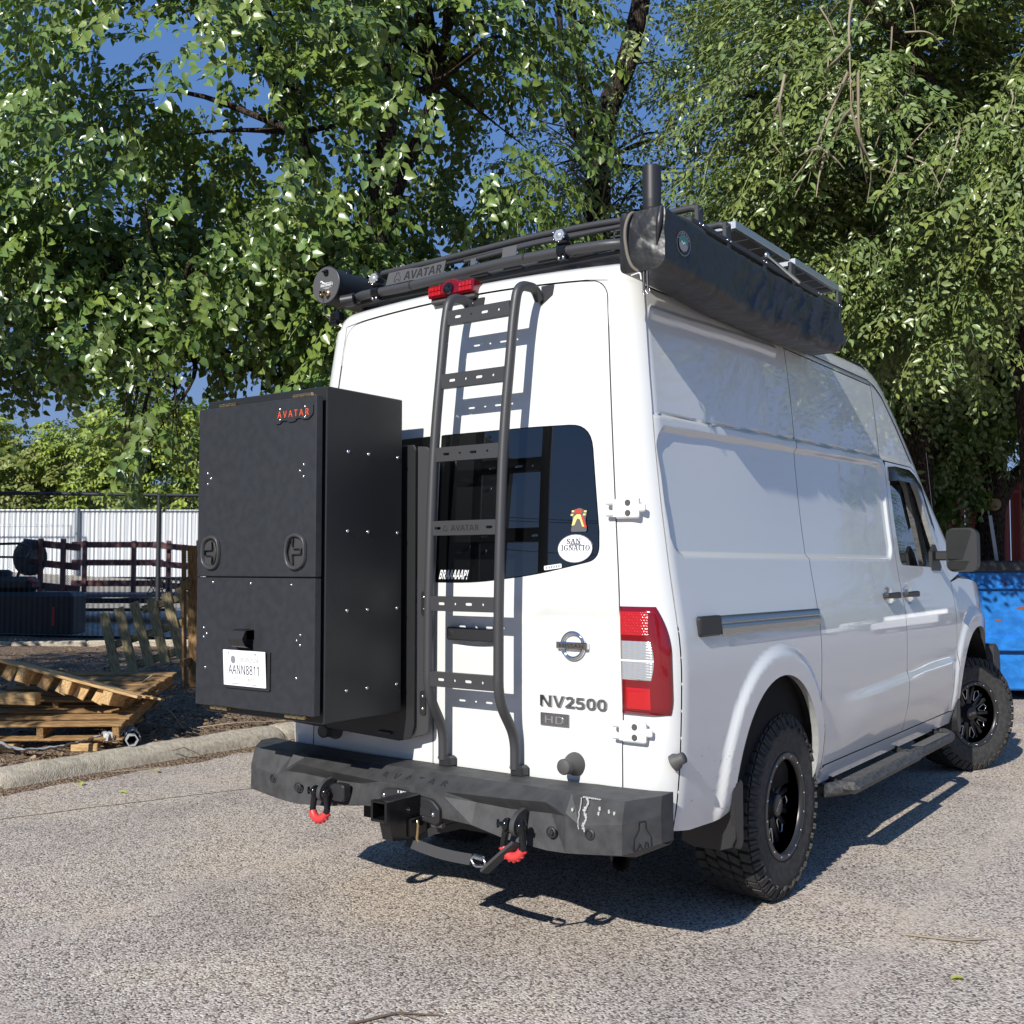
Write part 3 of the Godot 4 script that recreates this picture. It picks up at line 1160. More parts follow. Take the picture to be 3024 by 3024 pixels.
func hinges(van: Node3D) -> void:
	for y in [0.862, 1.683]:
		for s in [1.0, -1.0]:
			var mb := MB.new()
			var z := lean(y)
			var x0 := gapx(y)
			mb.box(Vector3(x0 + 0.062, y, z + 0.018), Vector3(0.10, 0.078, 0.022), 0.006)
			for k in [-1.0, 1.0]: mb.box(Vector3(x0 - 0.005, y + 0.022 * k, z + 0.022), Vector3(0.045, 0.018, 0.026), 0.006)
			mb.tube([Vector3(x0 + 0.012, y - 0.032, z + 0.024), Vector3(x0 + 0.012, y + 0.032, z + 0.024)], 0.010, 10)
			mb.box(Vector3(x0 + 0.118, y, z + 0.012), Vector3(0.03, 0.03, 0.016), 0.005)
			var h := part("door_hinge", mb if s > 0 else mirrored(mb), M.white_part, van)
			if s > 0:
				for k in [-1.0, 1.0]:
					var b := MB.new()
					b.lathe([Vector2(0.013, 0), Vector2(0.011, 0.004), Vector2(0.0, 0.004)], Transform3D(Basis(Vector3.RIGHT, PI / 2), Vector3(x0 + 0.068, y + 0.019 * k, z + 0.028)), 10, true)
					part("bolt", b, M.grey_plastic, h)


func tail_lights(van: Node3D) -> void:
	for s in [1.0, -1.0]:
		var lens := func(s0: float, s1: Callable, y0: float, y1: float, off: float, bulge: float, ny: int, k: int) -> MB:
			var mb := MB.new()
			var rows := []
			for j in ny + 1:
				var y := lerpf(y0, y1, float(j) / ny)
				var ring := PackedVector3Array()
				var e: float = s1.call(y)
				for i in k + 1:
					var f := float(i) / k
					var d := bulge * pow(minf(1.0, 14.0 * minf(minf(f, 1 - f), minf(float(j) / ny, 1 - float(j) / ny) * 1.6)), 0.5)
					ring.append(corner_pt(lerpf(s0, e, f), y, off + d))
				rows.append(ring)
			mb.sheet(rows)
			return mb
		var edge := func(y: float) -> float: return 0.205 - 0.058 * pow(clampf((y - 1.14) / 0.178, 0.0, 1.0), 2.0) - 0.012 * pow(clampf((0.99 - y) / 0.07, 0.0, 1.0), 2.0)
		var mb: MB = lens.call(0.004, edge, 0.925, 1.318, 0.003, 0.010, 30, 26)
		var t := part("tail_light", mb if s > 0 else mirrored(mb), M.red_lens, van)
		var inner := func(y: float) -> float: return 0.128 + 0.012 * sin((y - 1.046) / 0.149 * PI)
		mb = lens.call(0.014, inner, 1.050, 1.192, 0.0145, 0.002, 90, 22)
		for i in mb.n.size():   # prismatic ribs of the clear lens
			var q := mb.v[i]
			mb.n[i] = (mb.n[i] + Vector3(0.10 * sin(q.x * 260.0), 0.30 * sin(q.y * 640.0 + q.x * 60.0), 0)).normalized()
		part("reversing_lens", mb if s > 0 else mirrored(mb), M.clear_lens, t, "clear ribbed reversing lens")
		mb = lens.call(0.012, inner, 1.117, 1.124, 0.0175, 0.001, 2, 8)
		part("lens_bar", mb if s > 0 else mirrored(mb), M.white_print, t)
		mb = lens.call(0.03, func(_y: float) -> float: return 0.125, 0.945, 1.022, 0.0145, 0.001, 10, 16)
		part("brake_reflector", mb if s > 0 else mirrored(mb), M.red_bright, t)
		mb = lens.call(0.012, func(_y: float) -> float: return 0.122, 1.212, 1.300, 0.0145, 0.001, 60, 24)
		for i in mb.n.size():
			var q := mb.v[i]
			mb.n[i] = (mb.n[i] + Vector3(0.3 * sin(q.x * 500.0 + q.y * 300.0), 0.4 * sin(q.y * 610.0), 0)).normalized()
		part("upper_reflector", mb if s > 0 else mirrored(mb), M.red_bright, t)


func badges(van: Node3D) -> void:
	var z := -0.009
	var mb := MB.new()
	var c := Vector3(0.594, 1.163, z)
	var path := []
	for k in 33: path.append(c + Vector3(0.049 * cos(TAU * k / 32), 0.049 * sin(TAU * k / 32), 0.006))
	mb.tube(path, 0.0085, 8, false)
	var badge := part("round_badge", mb, M.chrome, van)
	mb = MB.new()
	mb.prism(rrect(0.142, 0.027, 0.004, 3), 0.002, 0.019, rear_xf(c), 0.003)
	part("badge_bar", mb, M.chrome, badge)
	text("badge_letters", "NISSAN", Vector2(0.108, 0.0145), rear_xf(c + Vector3(0, 0, 0.0195)), M.ink, badge, 0.002)
	text("model_letters", "NV2500", Vector2(0.302, 0.044), rear_xf(Vector3(0.592, 0.945, z + 0.003)), M.badge, van, 0.007)
	mb = MB.new()
	mb.prism(rrect(0.132, 0.049, 0.002, 2), 0.0, 0.005, rear_xf(Vector3(0.507, 0.873, z)), 0.0015)
	var hd := part("small_badge", mb, M.badge, van)
	text("badge_letters", "HD", Vector2(0.085, 0.028), rear_xf(Vector3(0.507, 0.873, z + 0.0055)), M.chrome, hd, 0.003, "Droid Sans", false)
	# rubber door stops
	for q in [[Vector3(0.605, 0.716, 0.0), 0.034, 0.085], [Vector3(-0.67, 0.735, 0.0), 0.034, 0.085]]:
		mb = MB.new()
		var at: Vector3 = q[0]
		mb.lathe([Vector2(0.045, 0), Vector2(0.043, 0.012), Vector2(0.03, 0.045), Vector2(0.026, 0.058), Vector2(0.029, 0.062), Vector2(0.030, 0.082), Vector2(0.026, 0.088), Vector2(0.0, 0.088)], Transform3D(Basis(Vector3.RIGHT, PI / 2), at), 20)
		part("door_stop", mb, M.grey_plastic, van)
	mb = MB.new()
	mb.lathe([Vector2(0.034, 0), Vector2(0.031, 0.014), Vector2(0.022, 0.024), Vector2(0.0205, 0.045), Vector2(0, 0.046)], Transform3D(Basis(Vector3(0, 0, 1), -PI / 2 + 0.5) * Basis(Vector3.RIGHT, 0.0), Vector3(0.995, 0.755, -0.055)).rotated_local(Vector3.UP, 0.0), 18)
	part("corner_sensor", mb, M.grey_plastic, van)
	# door handle
	mb = MB.new()
	mb.prism(round_poly([Vector2(-0.125, -0.028), Vector2(0.125, -0.030), Vector2(0.125, 0.020), Vector2(-0.125, 0.026)], [0.01, 0.015, 0.015, 0.01]), 0.012, 0.042, rear_xf(Vector3(0.122, 1.192, -0.006)), 0.006)
	for k in [-1.0, 1.0]: mb.box(Vector3(0.122 + 0.105 * k, 1.19, 0.002), Vector3(0.03, 0.04, 0.03), 0.004)
	var h := part("door_handle", mb, M.black_plastic, van)
	mb = MB.new()
	mb.lathe([Vector2(0.011, 0), Vector2(0.010, 0.003), Vector2(0, 0.003)], Transform3D(Basis(Vector3.RIGHT, PI / 2), Vector3(0.020, 1.191, 0.036)), 14, true)
	part("key_lock", mb, M.steel, h)
	# third brake light with the camera
	mb = MB.new()
	var bz := lean(2.6) + 0.01
	mb.prism(round_poly([Vector2(-0.125, -0.030), Vector2(0.125, -0.030), Vector2(0.125, 0.030), Vector2(0.04, 0.030), Vector2(0.025, 0.044), Vector2(-0.03, 0.044), Vector2(-0.045, 0.030), Vector2(-0.125, 0.030)], [0.012, 0.012, 0.012, 0.01, 0.012, 0.012, 0.01, 0.012]), -0.03, 0.035, rear_xf(Vector3(-0.055, 2.655, bz), -0.12), 0.008)
	var bl := part("brake_light", mb, M.red_lens, van)
	for k in [-1.0, 1.0]:
		mb = MB.new()
		for i in 4:
			for j in 2: mb.box(Vector3(-0.055 + 0.085 * k - 0.026 + 0.0175 * i, 2.646 + 0.02 * j, bz + 0.037), Vector3(0.015, 0.017, 0.003), 0.001)
		part("lamp_cell", mb, M.red_bright, bl)
	mb = MB.new()
	mb.lathe([Vector2(0.026, 0), Vector2(0.026, 0.008), Vector2(0.014, 0.010), Vector2(0.0, 0.006)], Transform3D(Basis(Vector3.RIGHT, PI / 2 - 0.2), Vector3(-0.060, 2.658, bz + 0.034)), 20, true)
	part("rear_camera", mb, M.black_gloss, bl)
	mb = MB.new()
	mb.box(Vector3(-0.055, 2.618, bz - 0.005), Vector3(0.24, 0.022, 0.05), 0.005)
	part("lamp_bracket", mb, M.grey_plastic, bl)


func stickers(van: Node3D) -> void:
	var at := func(x: float, y: float, d := 0.004) -> Transform3D: return rear_xf(Vector3(x, y, lean(y) + d), -0.05 - 0.094 * (y - 1.25))
	var mb := MB.new()
	mb.prism(oval(0.079, 0.055), 0, 0.0012, at.call(0.604, 1.535))
	var s := part("oval_sticker", mb, M.paper, van)
	mb = MB.new()
	for k in 32:
		var a := TAU * k / 32
		var b := TAU * (k + 1) / 32
		var xf: Transform3D = at.call(0.604, 1.535, 0.0056)
		mb.face([xf * Vector3(0.0765 * cos(a), 0.0525 * sin(a), 0), xf * Vector3(0.079 * cos(a), 0.055 * sin(a), 0), xf * Vector3(0.079 * cos(b), 0.055 * sin(b), 0), xf * Vector3(0.0765 * cos(b), 0.0525 * sin(b), 0)])
	part("sticker_rim", mb, M.grey_ink, s)
	for q in [["SAN", 1.563, 0.064, 0.021, 0.598], ["IGNACIO", 1.5375, 0.130, 0.022, 0.606], ["BAJA SUR", 1.5155, 0.088, 0.013, 0.604], ["MÉXICO", 1.499, 0.068, 0.012, 0.606]]:
		text("sticker_letters", q[0], Vector2(q[2], q[3]), at.call(q[4], q[1], 0.0056), M.grey_ink if q[1] < 1.53 else M.ink, s, 0.0006, "Droid Serif")
	mb = MB.new()
	mb.prism(PackedVector2Array([Vector2(-0.034, -0.002), Vector2(-0.018, 0.006), Vector2(0.0, 0.004), Vector2(0.012, 0.008), Vector2(0.034, -0.004), Vector2(0.0, -0.001)]), 0, 0.0006, at.call(0.610, 1.549, 0.0066))
	part("sticker_whale", mb, M.grey_ink, s)
	# a small red and yellow sticker above it
	mb = MB.new()
	mb.prism(round_poly([Vector2(-0.034, -0.046), Vector2(0.04, -0.046), Vector2(0.03, 0.0), Vector2(0.038, 0.032), Vector2(0.0, 0.048), Vector2(-0.036, 0.03), Vector2(-0.026, 0.0)], [0.01, 0.01, 0.01, 0.01, 0.01, 0.01, 0.01]), 0, 0.001, at.call(0.618, 1.645))
	var r := part("arch_sticker", mb, M.grey_print, van)
	mb = MB.new()
	mb.prism(PackedVector2Array([Vector2(-0.03, -0.022), Vector2(-0.022, 0.012), Vector2(-0.008, 0.022), Vector2(0.008, 0.022), Vector2(0.02, 0.008), Vector2(0.036, -0.028), Vector2(0.018, -0.026), Vector2(0.006, 0.002), Vector2(-0.006, 0.006), Vector2(-0.018, -0.02)]), 0, 0.0006, at.call(0.618, 1.645, 0.0052))
	part("sticker_arch", mb, M.yellow_print, r)
	mb = MB.new()
	mb.prism(PackedVector2Array([Vector2(0.008, 0.022), Vector2(0.022, 0.012), Vector2(0.040, -0.03), Vector2(0.030, -0.032), Vector2(0.018, -0.004)]), 0, 0.0006, at.call(0.618, 1.645, 0.006))
	mb.prism(PackedVector2Array([Vector2(-0.02, 0.026), Vector2(0.014, 0.024), Vector2(0.016, 0.042), Vector2(-0.018, 0.042)]), 0, 0.0006, at.call(0.618, 1.645, 0.006))
	part("sticker_block", mb, M.red_print, r)
	mb = MB.new()
	for q in [Vector2(-0.03, 0.02), Vector2(0.026, 0.02), Vector2(0.03, 0.032), Vector2(-0.026, 0.034)]: mb.prism(PackedVector2Array([q + Vector2(-0.007, -0.003), q + Vector2(0.004, -0.004), q + Vector2(0.007, 0.003), q + Vector2(-0.004, 0.004)]), 0, 0.0006, at.call(0.618, 1.645, 0.0064))
	part("sticker_spot", mb, M.yellow_print, r)
	# a narrow strip sticker, and the white lettering at the lower left
	mb = MB.new()
	mb.prism(rrect(0.082, 0.017, 0.004), 0, 0.001, at.call(0.503, 1.464).rotated_local(Vector3.FORWARD, -0.12))
	var st := part("strip_sticker", mb, M.paper, van)
	for k in 6:
		mb = MB.new()
		mb.box(Vector3.ZERO, Vector3(0.006, 0.009, 0.0006))
		var o := part("sticker_mark", mb, M.grey_ink, st)
		o.transform = Transform3D(Basis.IDENTITY, o.position) * (at.call(0.503, 1.464, 0.0054) as Transform3D).rotated_local(Vector3.FORWARD, -0.12).translated_local(Vector3(-0.028 + 0.0115 * k, 0, 0))
	text("window_letters", "BRAAAAAP!", Vector2(0.150, 0.040), at.call(0.008, 1.432), M.white_print, van, 0.001, "Droid Sans", true, 0.22)


# ---------------------------------------------------------------- what is bolted to the van
func bolt_head(parent: Node3D, at: Vector3, dir: Vector3, r := 0.009, m: Material = null, called := "bolt") -> void:
	var mb := MB.new()
	var b := Basis.IDENTITY
	if dir.dot(Vector3.UP) < 0.99:
		var ax := Vector3.UP.cross(dir).normalized()
		b = Basis(ax, Vector3.UP.angle_to(dir))
	mb.lathe([Vector2(r, 0), Vector2(r * 0.95, r * 0.3), Vector2(r * 0.6, r * 0.62), Vector2(0, r * 0.72)], Transform3D(b, at), 10)
	part(called, mb, m if m else M.steel, parent)


func ladder_z(y: float) -> float:   # the ladder follows the door
	return lean(y) + 0.150


func slot_bar(len: float, hgt: float, th: float, slots: Array) -> MB:   # along x, centred, with slots through it: (centre, half width, half height)
	var xs := [-len / 2, len / 2]
	for s: Vector3 in slots:
		for k in 9: xs.append(s.x - s.y + 2.0 * s.y * (0.5 - 0.5 * cos(PI * k / 8.0)))
	xs.sort()
	var open := func(x: float) -> float:
		for s: Vector3 in slots:
			var d := s.y - absf(x - s.x)
			if d >= -1e-6: return s.z if d > s.z else sqrt(maxf(0.0, s.z * s.z - (s.z - d) * (s.z - d)))
		return 0.0
	var mb := MB.new()
	var a := hgt / 2
	var z := th / 2
	for i in xs.size() - 1:
		var x0: float = xs[i]
		var x1: float = xs[i + 1]
		if x1 - x0 < 1e-6: continue
		var h0: float = open.call(x0)
		var h1: float = open.call(x1)
		for s in [1.0, -1.0]:
			mb.out([Vector3(x0, h0 * s, z), Vector3(x1, h1 * s, z), Vector3(x1, a * s, z), Vector3(x0, a * s, z)], Vector3((x0 + x1) / 2, a * s * 0.5, 0))
			mb.out([Vector3(x0, h0 * s, -z), Vector3(x1, h1 * s, -z), Vector3(x1, a * s, -z), Vector3(x0, a * s, -z)], Vector3((x0 + x1) / 2, a * s * 0.5, 0))
			mb.out([Vector3(x0, a * s, z), Vector3(x1, a * s, z), Vector3(x1, a * s, -z), Vector3(x0, a * s, -z)], Vector3.ZERO)
			if h0 > 0 or h1 > 0: mb.out([Vector3(x0, h0 * s, z), Vector3(x1, h1 * s, z), Vector3(x1, h1 * s, -z), Vector3(x0, h0 * s, -z)], Vector3((x0 + x1) / 2, 10.0 * s, 0))
	return mb


func ladder(van: Node3D) -> void:
	var mb := MB.new()
	var xr := func(k: int, y: float) -> float: return (0.0 if k == 0 else 0.352) + 0.018 * sst(1.9, 2.5, y)
	var l: MeshInstance3D = null
	for k in 2:
		var path := []
		var foot: float = -0.012 if k == 0 else 0.352
		for q in [[0.675, 0.040], [0.80, 0.040]]: path.append(Vector3(foot, q[0], q[1]))
		for y in [0.95, 1.1, 1.3, 1.5, 1.7, 1.9, 2.1, 2.3, 2.46]: path.append(Vector3(xr.call(k, y), y, ladder_z(y)))
		path.append(Vector3(xr.call(k, 2.5) + 0.01, 2.585, ladder_z(2.56) - 0.005))
		path.append(Vector3(xr.call(k, 2.5) + 0.02, 2.590, lean(2.58) + 0.045))
		path.append(Vector3(xr.call(k, 2.5) + 0.02, 2.548, lean(2.58) + 0.012))
		mb = MB.new()
		mb.tube(arc_path(path, 0.075, 6), 0.0205, 16)
		if k == 0: l = part("ladder", mb, M.rack_coat, van, "black tubular ladder with slotted flat rungs")
		else: part("side_rail", mb, M.rack_coat, l)
		mb = MB.new()
		mb.box(Vector3(foot + 0.012, 0.668, 0.028), Vector3(0.062, 0.045, 0.05), 0.008)
		part("foot", mb, M.black_plastic, l)
		bolt_head(l, Vector3(foot - 0.012, 0.683, 0.053), Vector3(0, 0.3, 1).normalized(), 0.006, M.brass)
		mb = MB.new()
		mb.prism(PackedVector2Array([Vector2(-0.02, -0.05), Vector2(0.035, -0.01), Vector2(0.04, 0.03), Vector2(-0.02, 0.03)]), 0, 0.004, rear_xf(Vector3(xr.call(k, 2.5) + 0.045, 2.575, lean(2.57) + 0.002), -0.1))
		part("bracket", mb, M.black_plastic, l)
	var rungs := [1.015, 1.317, 1.62, 1.921, 2.225, 2.492]
	for i in rungs.size():
		var y: float = rungs[i]
		var x0: float = xr.call(0, y)
		var x1: float = xr.call(1, y)
		var len := x1 - x0 - 0.030
		var slots := [Vector3(-len * 0.32, 0.017, 0.0055), Vector3(-len * 0.10, 0.0055, 0.0055), Vector3(len * 0.11, 0.0175, 0.0055), Vector3(len * 0.33, 0.0055, 0.0055)]
		if i == 2: slots = [Vector3(-len * 0.41, 0.0165, 0.0055), Vector3(len * 0.40, 0.0165, 0.0055)]
		mb = slot_bar(len, 0.058, 0.005, slots)
		var zz := ladder_z(y) + 0.008
		var r := part("rung", mb, M.rack_coat, l)
		r.transform = Transform3D(Basis(Vector3.RIGHT, 0.03), Vector3((x0 + x1) / 2, y, zz))
		mb = MB.new()
		for s in [-1.0, 1.0]: mb.box(Vector3((x0 + x1) / 2, y + 0.0275 * s, zz - 0.012), Vector3(len, 0.004, 0.024), 0.001)
		part("rung_lip", mb, M.rack_coat, l)
		if i == 2:
			text("cut_letters", "AVATAR", Vector2(0.142, 0.023), rear_xf(Vector3((x0 + x1) / 2 + 0.008, y, zz + 0.0030)), M.gap, l, 0.0008)
			mb = MB.new()
			var oc := Vector3((x0 + x1) / 2 - 0.092, y, zz + 0.003)
			for e in [[Vector2(-0.009, -0.010), Vector2(-0.009, 0.001)], [Vector2(-0.009, 0.001), Vector2(0, 0.011)], [Vector2(0, 0.011), Vector2(0.009, 0.001)], [Vector2(0.009, 0.001), Vector2(0.009, -0.010)], [Vector2(-0.009, -0.010), Vector2(0.009, -0.010)]]:
				mb.tube([oc + Vector3(e[0].x, e[0].y, 0), oc + Vector3(e[1].x, e[1].y, 0)], 0.0009, 5)
			part("cut_mark", mb, M.gap, l)


func storage_box(van: Node3D) -> void:
	var mb := MB.new()
	# carrier plate with its folded edge
	mb.prism(PackedVector2Array([Vector2(-0.86, 0.76), Vector2(-0.22, 0.735), Vector2(-0.155, 0.75), Vector2(-0.137, 0.80), Vector2(-0.137, 1.955), Vector2(-0.15, 1.978), Vector2(-0.86, 1.978)]), 0.068, 0.080, Transform3D.IDENTITY, 0.002)
	var c := part("carrier", mb, M.black_coat, van, "black carrier plate behind the storage box")
	mb = MB.new()
	mb.prism(round_poly([Vector2(-0.139, 0.80), Vector2(-0.155, 0.752), Vector2(-0.075, 0.775), Vector2(-0.070, 1.93), Vector2(-0.085, 1.968), Vector2(-0.139, 1.972)], [0, 0, 0.02, 0.03, 0.03, 0]), 0.05, 0.062, Transform3D.IDENTITY, 0.002)
	part("carrier_flange", mb, M.rack_coat, c)
	mb = MB.new()
	for y in [1.0, 1.75]: mb.box(Vector3(-0.5, y, 0.035), Vector3(0.6, 0.06, 0.07), 0.004)
	part("standoff", mb, M.black_coat, c)
	mb = MB.new()
	mb.prism(round_poly([Vector2(-0.112, 1.262), Vector2(-0.08, 1.262), Vector2(-0.08, 1.362), Vector2(-0.112, 1.362)], [0.012, 0.012, 0.012, 0.012]), 0.062, 0.067)
	mb.prism(round_poly([Vector2(-0.118, 0.85), Vector2(-0.086, 0.85), Vector2(-0.086, 0.95), Vector2(-0.118, 0.95)], [0.012, 0.012, 0.012, 0.012]), 0.062, 0.067)
	part("bolt_plate", mb, M.black_coat, c)
	for q in [Vector2(-0.096, 1.337), Vector2(-0.096, 1.288), Vector2(-0.102, 0.928), Vector2(-0.102, 0.876)]: bolt_head(c, Vector3(q.x, q.y, 0.066), Vector3(0, 0, 1), 0.0085)
	# the box: side 3 mm sheet with rolled edges, lid panels in front
	mb = MB.new()
	mb.box(Vector3(-0.530, 1.514, 0.337), Vector3(0.710, 1.304, 0.440), 0.004)
	var b := part("storage_box", mb, M.black_coat, van, "tall black steel storage box on the left rear door")
	mb = MB.new()
	mb.box(Vector3(-0.535, 1.51, 0.566), Vector3(0.66, 1.22, 0.018))
	part("seal", mb, M.gap, b)
	for q in [[1.4245, 2.124, "upper_lid"], [0.896, 1.4205, "lower_lid"]]:
		mb = MB.new()
		mb.box(Vector3(-0.5285, (q[0] + q[1]) / 2, 0.592), Vector3(0.703, q[1] - q[0], 0.036), 0.0035)
		part(q[2], mb, M.black_lid, b)
	for s in [[-0.817, 1.853], [-0.797, 1.831], [-0.817, 1.809], [-0.243, 1.859], [-0.264, 1.836], [-0.244, 1.813], [-0.774, 1.401], [-0.541, 1.398], [-0.304, 1.395], [-0.829, 1.213], [-0.810, 1.190], [-0.829, 1.175], [-0.253, 1.203], [-0.273, 1.181], [-0.254, 1.164], [-0.816, 1.050], [-0.273, 1.037]]:
		bolt_head(b, Vector3(s[0], s[1], 0.610), Vector3(0, 0, 1), 0.0058, null, "screw")
	for y in [1.919, 1.605, 1.293, 0.980]:
		for z in [0.438, 0.322, 0.147]: bolt_head(b, Vector3(-0.175, y, z), Vector3(1, 0, 0), 0.0075, null, "screw")
	# brass hinges above and below
	for q in [[-0.699, 2.131], [-0.258, 2.131], [-0.73, 0.8885], [-0.285, 0.8885]]:
		mb = MB.new()
		mb.tube([Vector3(q[0] - 0.052, q[1], 0.604), Vector3(q[0] + 0.052, q[1], 0.604)], 0.0075, 10)
		mb.box(Vector3(q[0], q[1] - 0.002, 0.575), Vector3(0.10, 0.004, 0.03))
		var h := part("hinge", mb, M.brass, b)
		for k in [-1.0, 1.0]:
			mb = MB.new()
			mb.tube([Vector3(q[0] + 0.017 * k - 0.002, q[1], 0.604), Vector3(q[0] + 0.017 * k + 0.002, q[1], 0.604)], 0.0083, 10)
			part("hinge_knuckle", mb, M.exhaust, h) if h.get_parent() == van else part("hinge_knuckle", mb, M.exhaust, b)
	# paddle latches
	for s in [-1.0, 1.0]:
		var at := Vector3(-0.533 + 0.252 * s, 1.523, 0.610)
		mb = MB.new()
		var ring := round_poly([Vector2(-0.062, 0.0), Vector2(-0.045, -0.062), Vector2(0.0, -0.076), Vector2(0.055, -0.055), Vector2(0.062, 0.0), Vector2(0.055, 0.055), Vector2(0.0, 0.076), Vector2(-0.045, 0.062)], [0.03, 0.03, 0.04, 0.03, 0.03, 0.03, 0.04, 0.03], 4)
		var xf := Transform3D(Basis(Vector3(s, 0, 0), Vector3.UP, Vector3(0, 0, 1)), at)
		var rows := []
		for q in [[1.0, 0.0], [0.97, 0.010], [0.9, 0.014], [0.80, 0.010], [0.74, -0.004], [0.72, -0.012]]:
			var loop := PackedVector3Array()
			for p2 in ring: loop.append(xf * Vector3(p2.x * q[0], p2.y * q[0], q[1] + 0.002))
			rows.append(loop)
		mb.sheet(rows, true, s < 0)
		var dish := []
		for p2 in ring: dish.append(xf * Vector3(p2.x * 0.75, p2.y * 0.75, 0.0015))
		if s < 0: dish.reverse()
		mb.face(dish)
		var la := part("paddle_latch", mb, M.latch_plastic, b)
		mb = MB.new()
		mb.prism(round_poly([Vector2(-0.044, 0.0), Vector2(-0.03, -0.04), Vector2(-0.008, -0.052), Vector2(-0.012, -0.012), Vector2(0.036, -0.012), Vector2(0.036, 0.014), Vector2(-0.012, 0.014), Vector2(-0.008, 0.052), Vector2(-0.03, 0.042)], [0.01, 0.01, 0.006, 0.008, 0.006, 0.006, 0.008, 0.006, 0.01], 3), 0.002, 0.013, Transform3D(Basis(Vector3(s, 0, 0), Vector3.UP, Vector3(0, 0, 1)), at) if s > 0 else Transform3D(Basis(Vector3(0, 0, 1), PI), at + Vector3(0, 0, 0)), 0.003)
		part("paddle", mb, M.black_plastic, b)
		if la == null: return
	# bar over the lid: orange letters behind a black cut plate
	mb = MB.new()
	mb.prism(round_poly([Vector2(-0.398, 2.026), Vector2(-0.375, 2.026), Vector2(-0.365, 2.036), Vector2(-0.335, 2.036), Vector2(-0.325, 2.028), Vector2(-0.290, 2.030), Vector2(-0.280, 2.040), Vector2(-0.258, 2.040), Vector2(-0.248, 2.034), Vector2(-0.215, 2.034), Vector2(-0.190, 2.052), Vector2(-0.190, 2.092), Vector2(-0.398, 2.092)], [0.004, 0.004, 0.004, 0.004, 0.004, 0.004, 0.004, 0.004, 0.004, 0.006, 0.008, 0.008, 0.008]), 0.612, 0.6165, Transform3D.IDENTITY, 0.001)
	part("name_plate", mb, M.black_lid, b)
	text("orange_letters", "A V A T A R", Vector2(0.176, 0.026), Transform3D(Basis.IDENTITY, Vector3(-0.299, 2.062, 0.6170)), M.orange, b, 0.0012, "Droid Sans", false, 0.0)
	for x in [-0.372, -0.232]:
		for y in [2.083, 2.042]: bolt_head(b, Vector3(x, y, 0.617), Vector3(0, 0, 1), 0.0055, null, "screw")
	# licence paper in its pocket, and the small lamp above it
	mb = MB.new()
	mb.prism(rrect(0.272, 0.155, 0.006), 0.0, 0.008, rear_xf(Vector3(-0.552, 1.054, 0.610)), 0.001)
	part("plate_frame", mb, M.black_plastic, b)
	mb = MB.new()
	var tilt := rear_xf(Vector3(-0.556, 1.060, 0.624), 0.05)
	mb.prism(rrect(0.252, 0.142, 0.003), 0.0, 0.002, tilt)
	part("licence_paper", mb, M.paper, b)
	for q in [["09-09-2024", Vector2(0.108, 0.017), Vector2(0.030, 0.034)], ["2013", Vector2(0.040, 0.014), Vector2(-0.048, -0.044)], ["NISS", Vector2(0.038, 0.014), Vector2(0.042, -0.044)]]:
		text("plate_letters", q[0], q[1], tilt.translated_local(Vector3(q[2].x, q[2].y, 0.0022)), M.grey_ink, b, 0.0006, "Droid Sans", false)
	text("plate_number", "AANN8811", Vector2(0.182, 0.037), tilt.translated_local(Vector3(-0.004, -0.006, 0.0022)), M.ink, b, 0.0006, "Droid Sans", false)
	mb = MB.new()
	mb.prism(oval(0.014, 0.016, 18), 0, 0.0006, tilt.translated_local(Vector3(-0.065, 0.033, 0.002)))
	part("plate_seal", mb, M.grey_ink, b)
	mb = MB.new()
	for q in [Vector2(-0.05, -0.063), Vector2(0.04, -0.063)]: mb.prism(PackedVector2Array([q + Vector2(-0.03, -0.0012), q + Vector2(0.03, -0.0012), q + Vector2(0.03, 0.0012), q + Vector2(-0.03, 0.0012)]), 0, 0.0006, tilt.translated_local(Vector3(0, 0, 0.002)))
	part("plate_line", mb, M.grey_ink, b)
	for x in [-0.09, 0.07]: bolt_head(b, tilt * Vector3(x, 0.060, 0.002), Vector3(0, 0, 1), 0.005, null, "screw")
	mb = MB.new()
	mb.prism(round_poly([Vector2(0.61, 1.135), Vector2(0.655, 1.150), Vector2(0.672, 1.178), Vector2(0.655, 1.212), Vector2(0.61, 1.215)], [0.004, 0.004, 0.008, 0.008, 0.004]), -0.048, 0.048, Transform3D(Basis(Vector3(0, 0, 1), Vector3.UP, Vector3(-1, 0, 0)), Vector3(-0.565, 0, 0)), 0.006)
	part("plate_lamp", mb, M.black_plastic, b)
	mb = MB.new()
	mb.box(Vector3(-0.565, 1.2145, 0.633), Vector3(0.06, 0.004, 0.03), 0.001, Basis(Vector3.RIGHT, 0.06))
	part("lamp_panel", mb, M.black_gloss, b)
	# a hitch-pin key hanging under the carrier
	mb = MB.new()
	mb.tube([Vector3(-0.33, 0.765, 0.09), Vector3(-0.26, 0.763, 0.09)], 0.006, 8)
	part("carrier_pin", mb, M.grey_plastic, c)


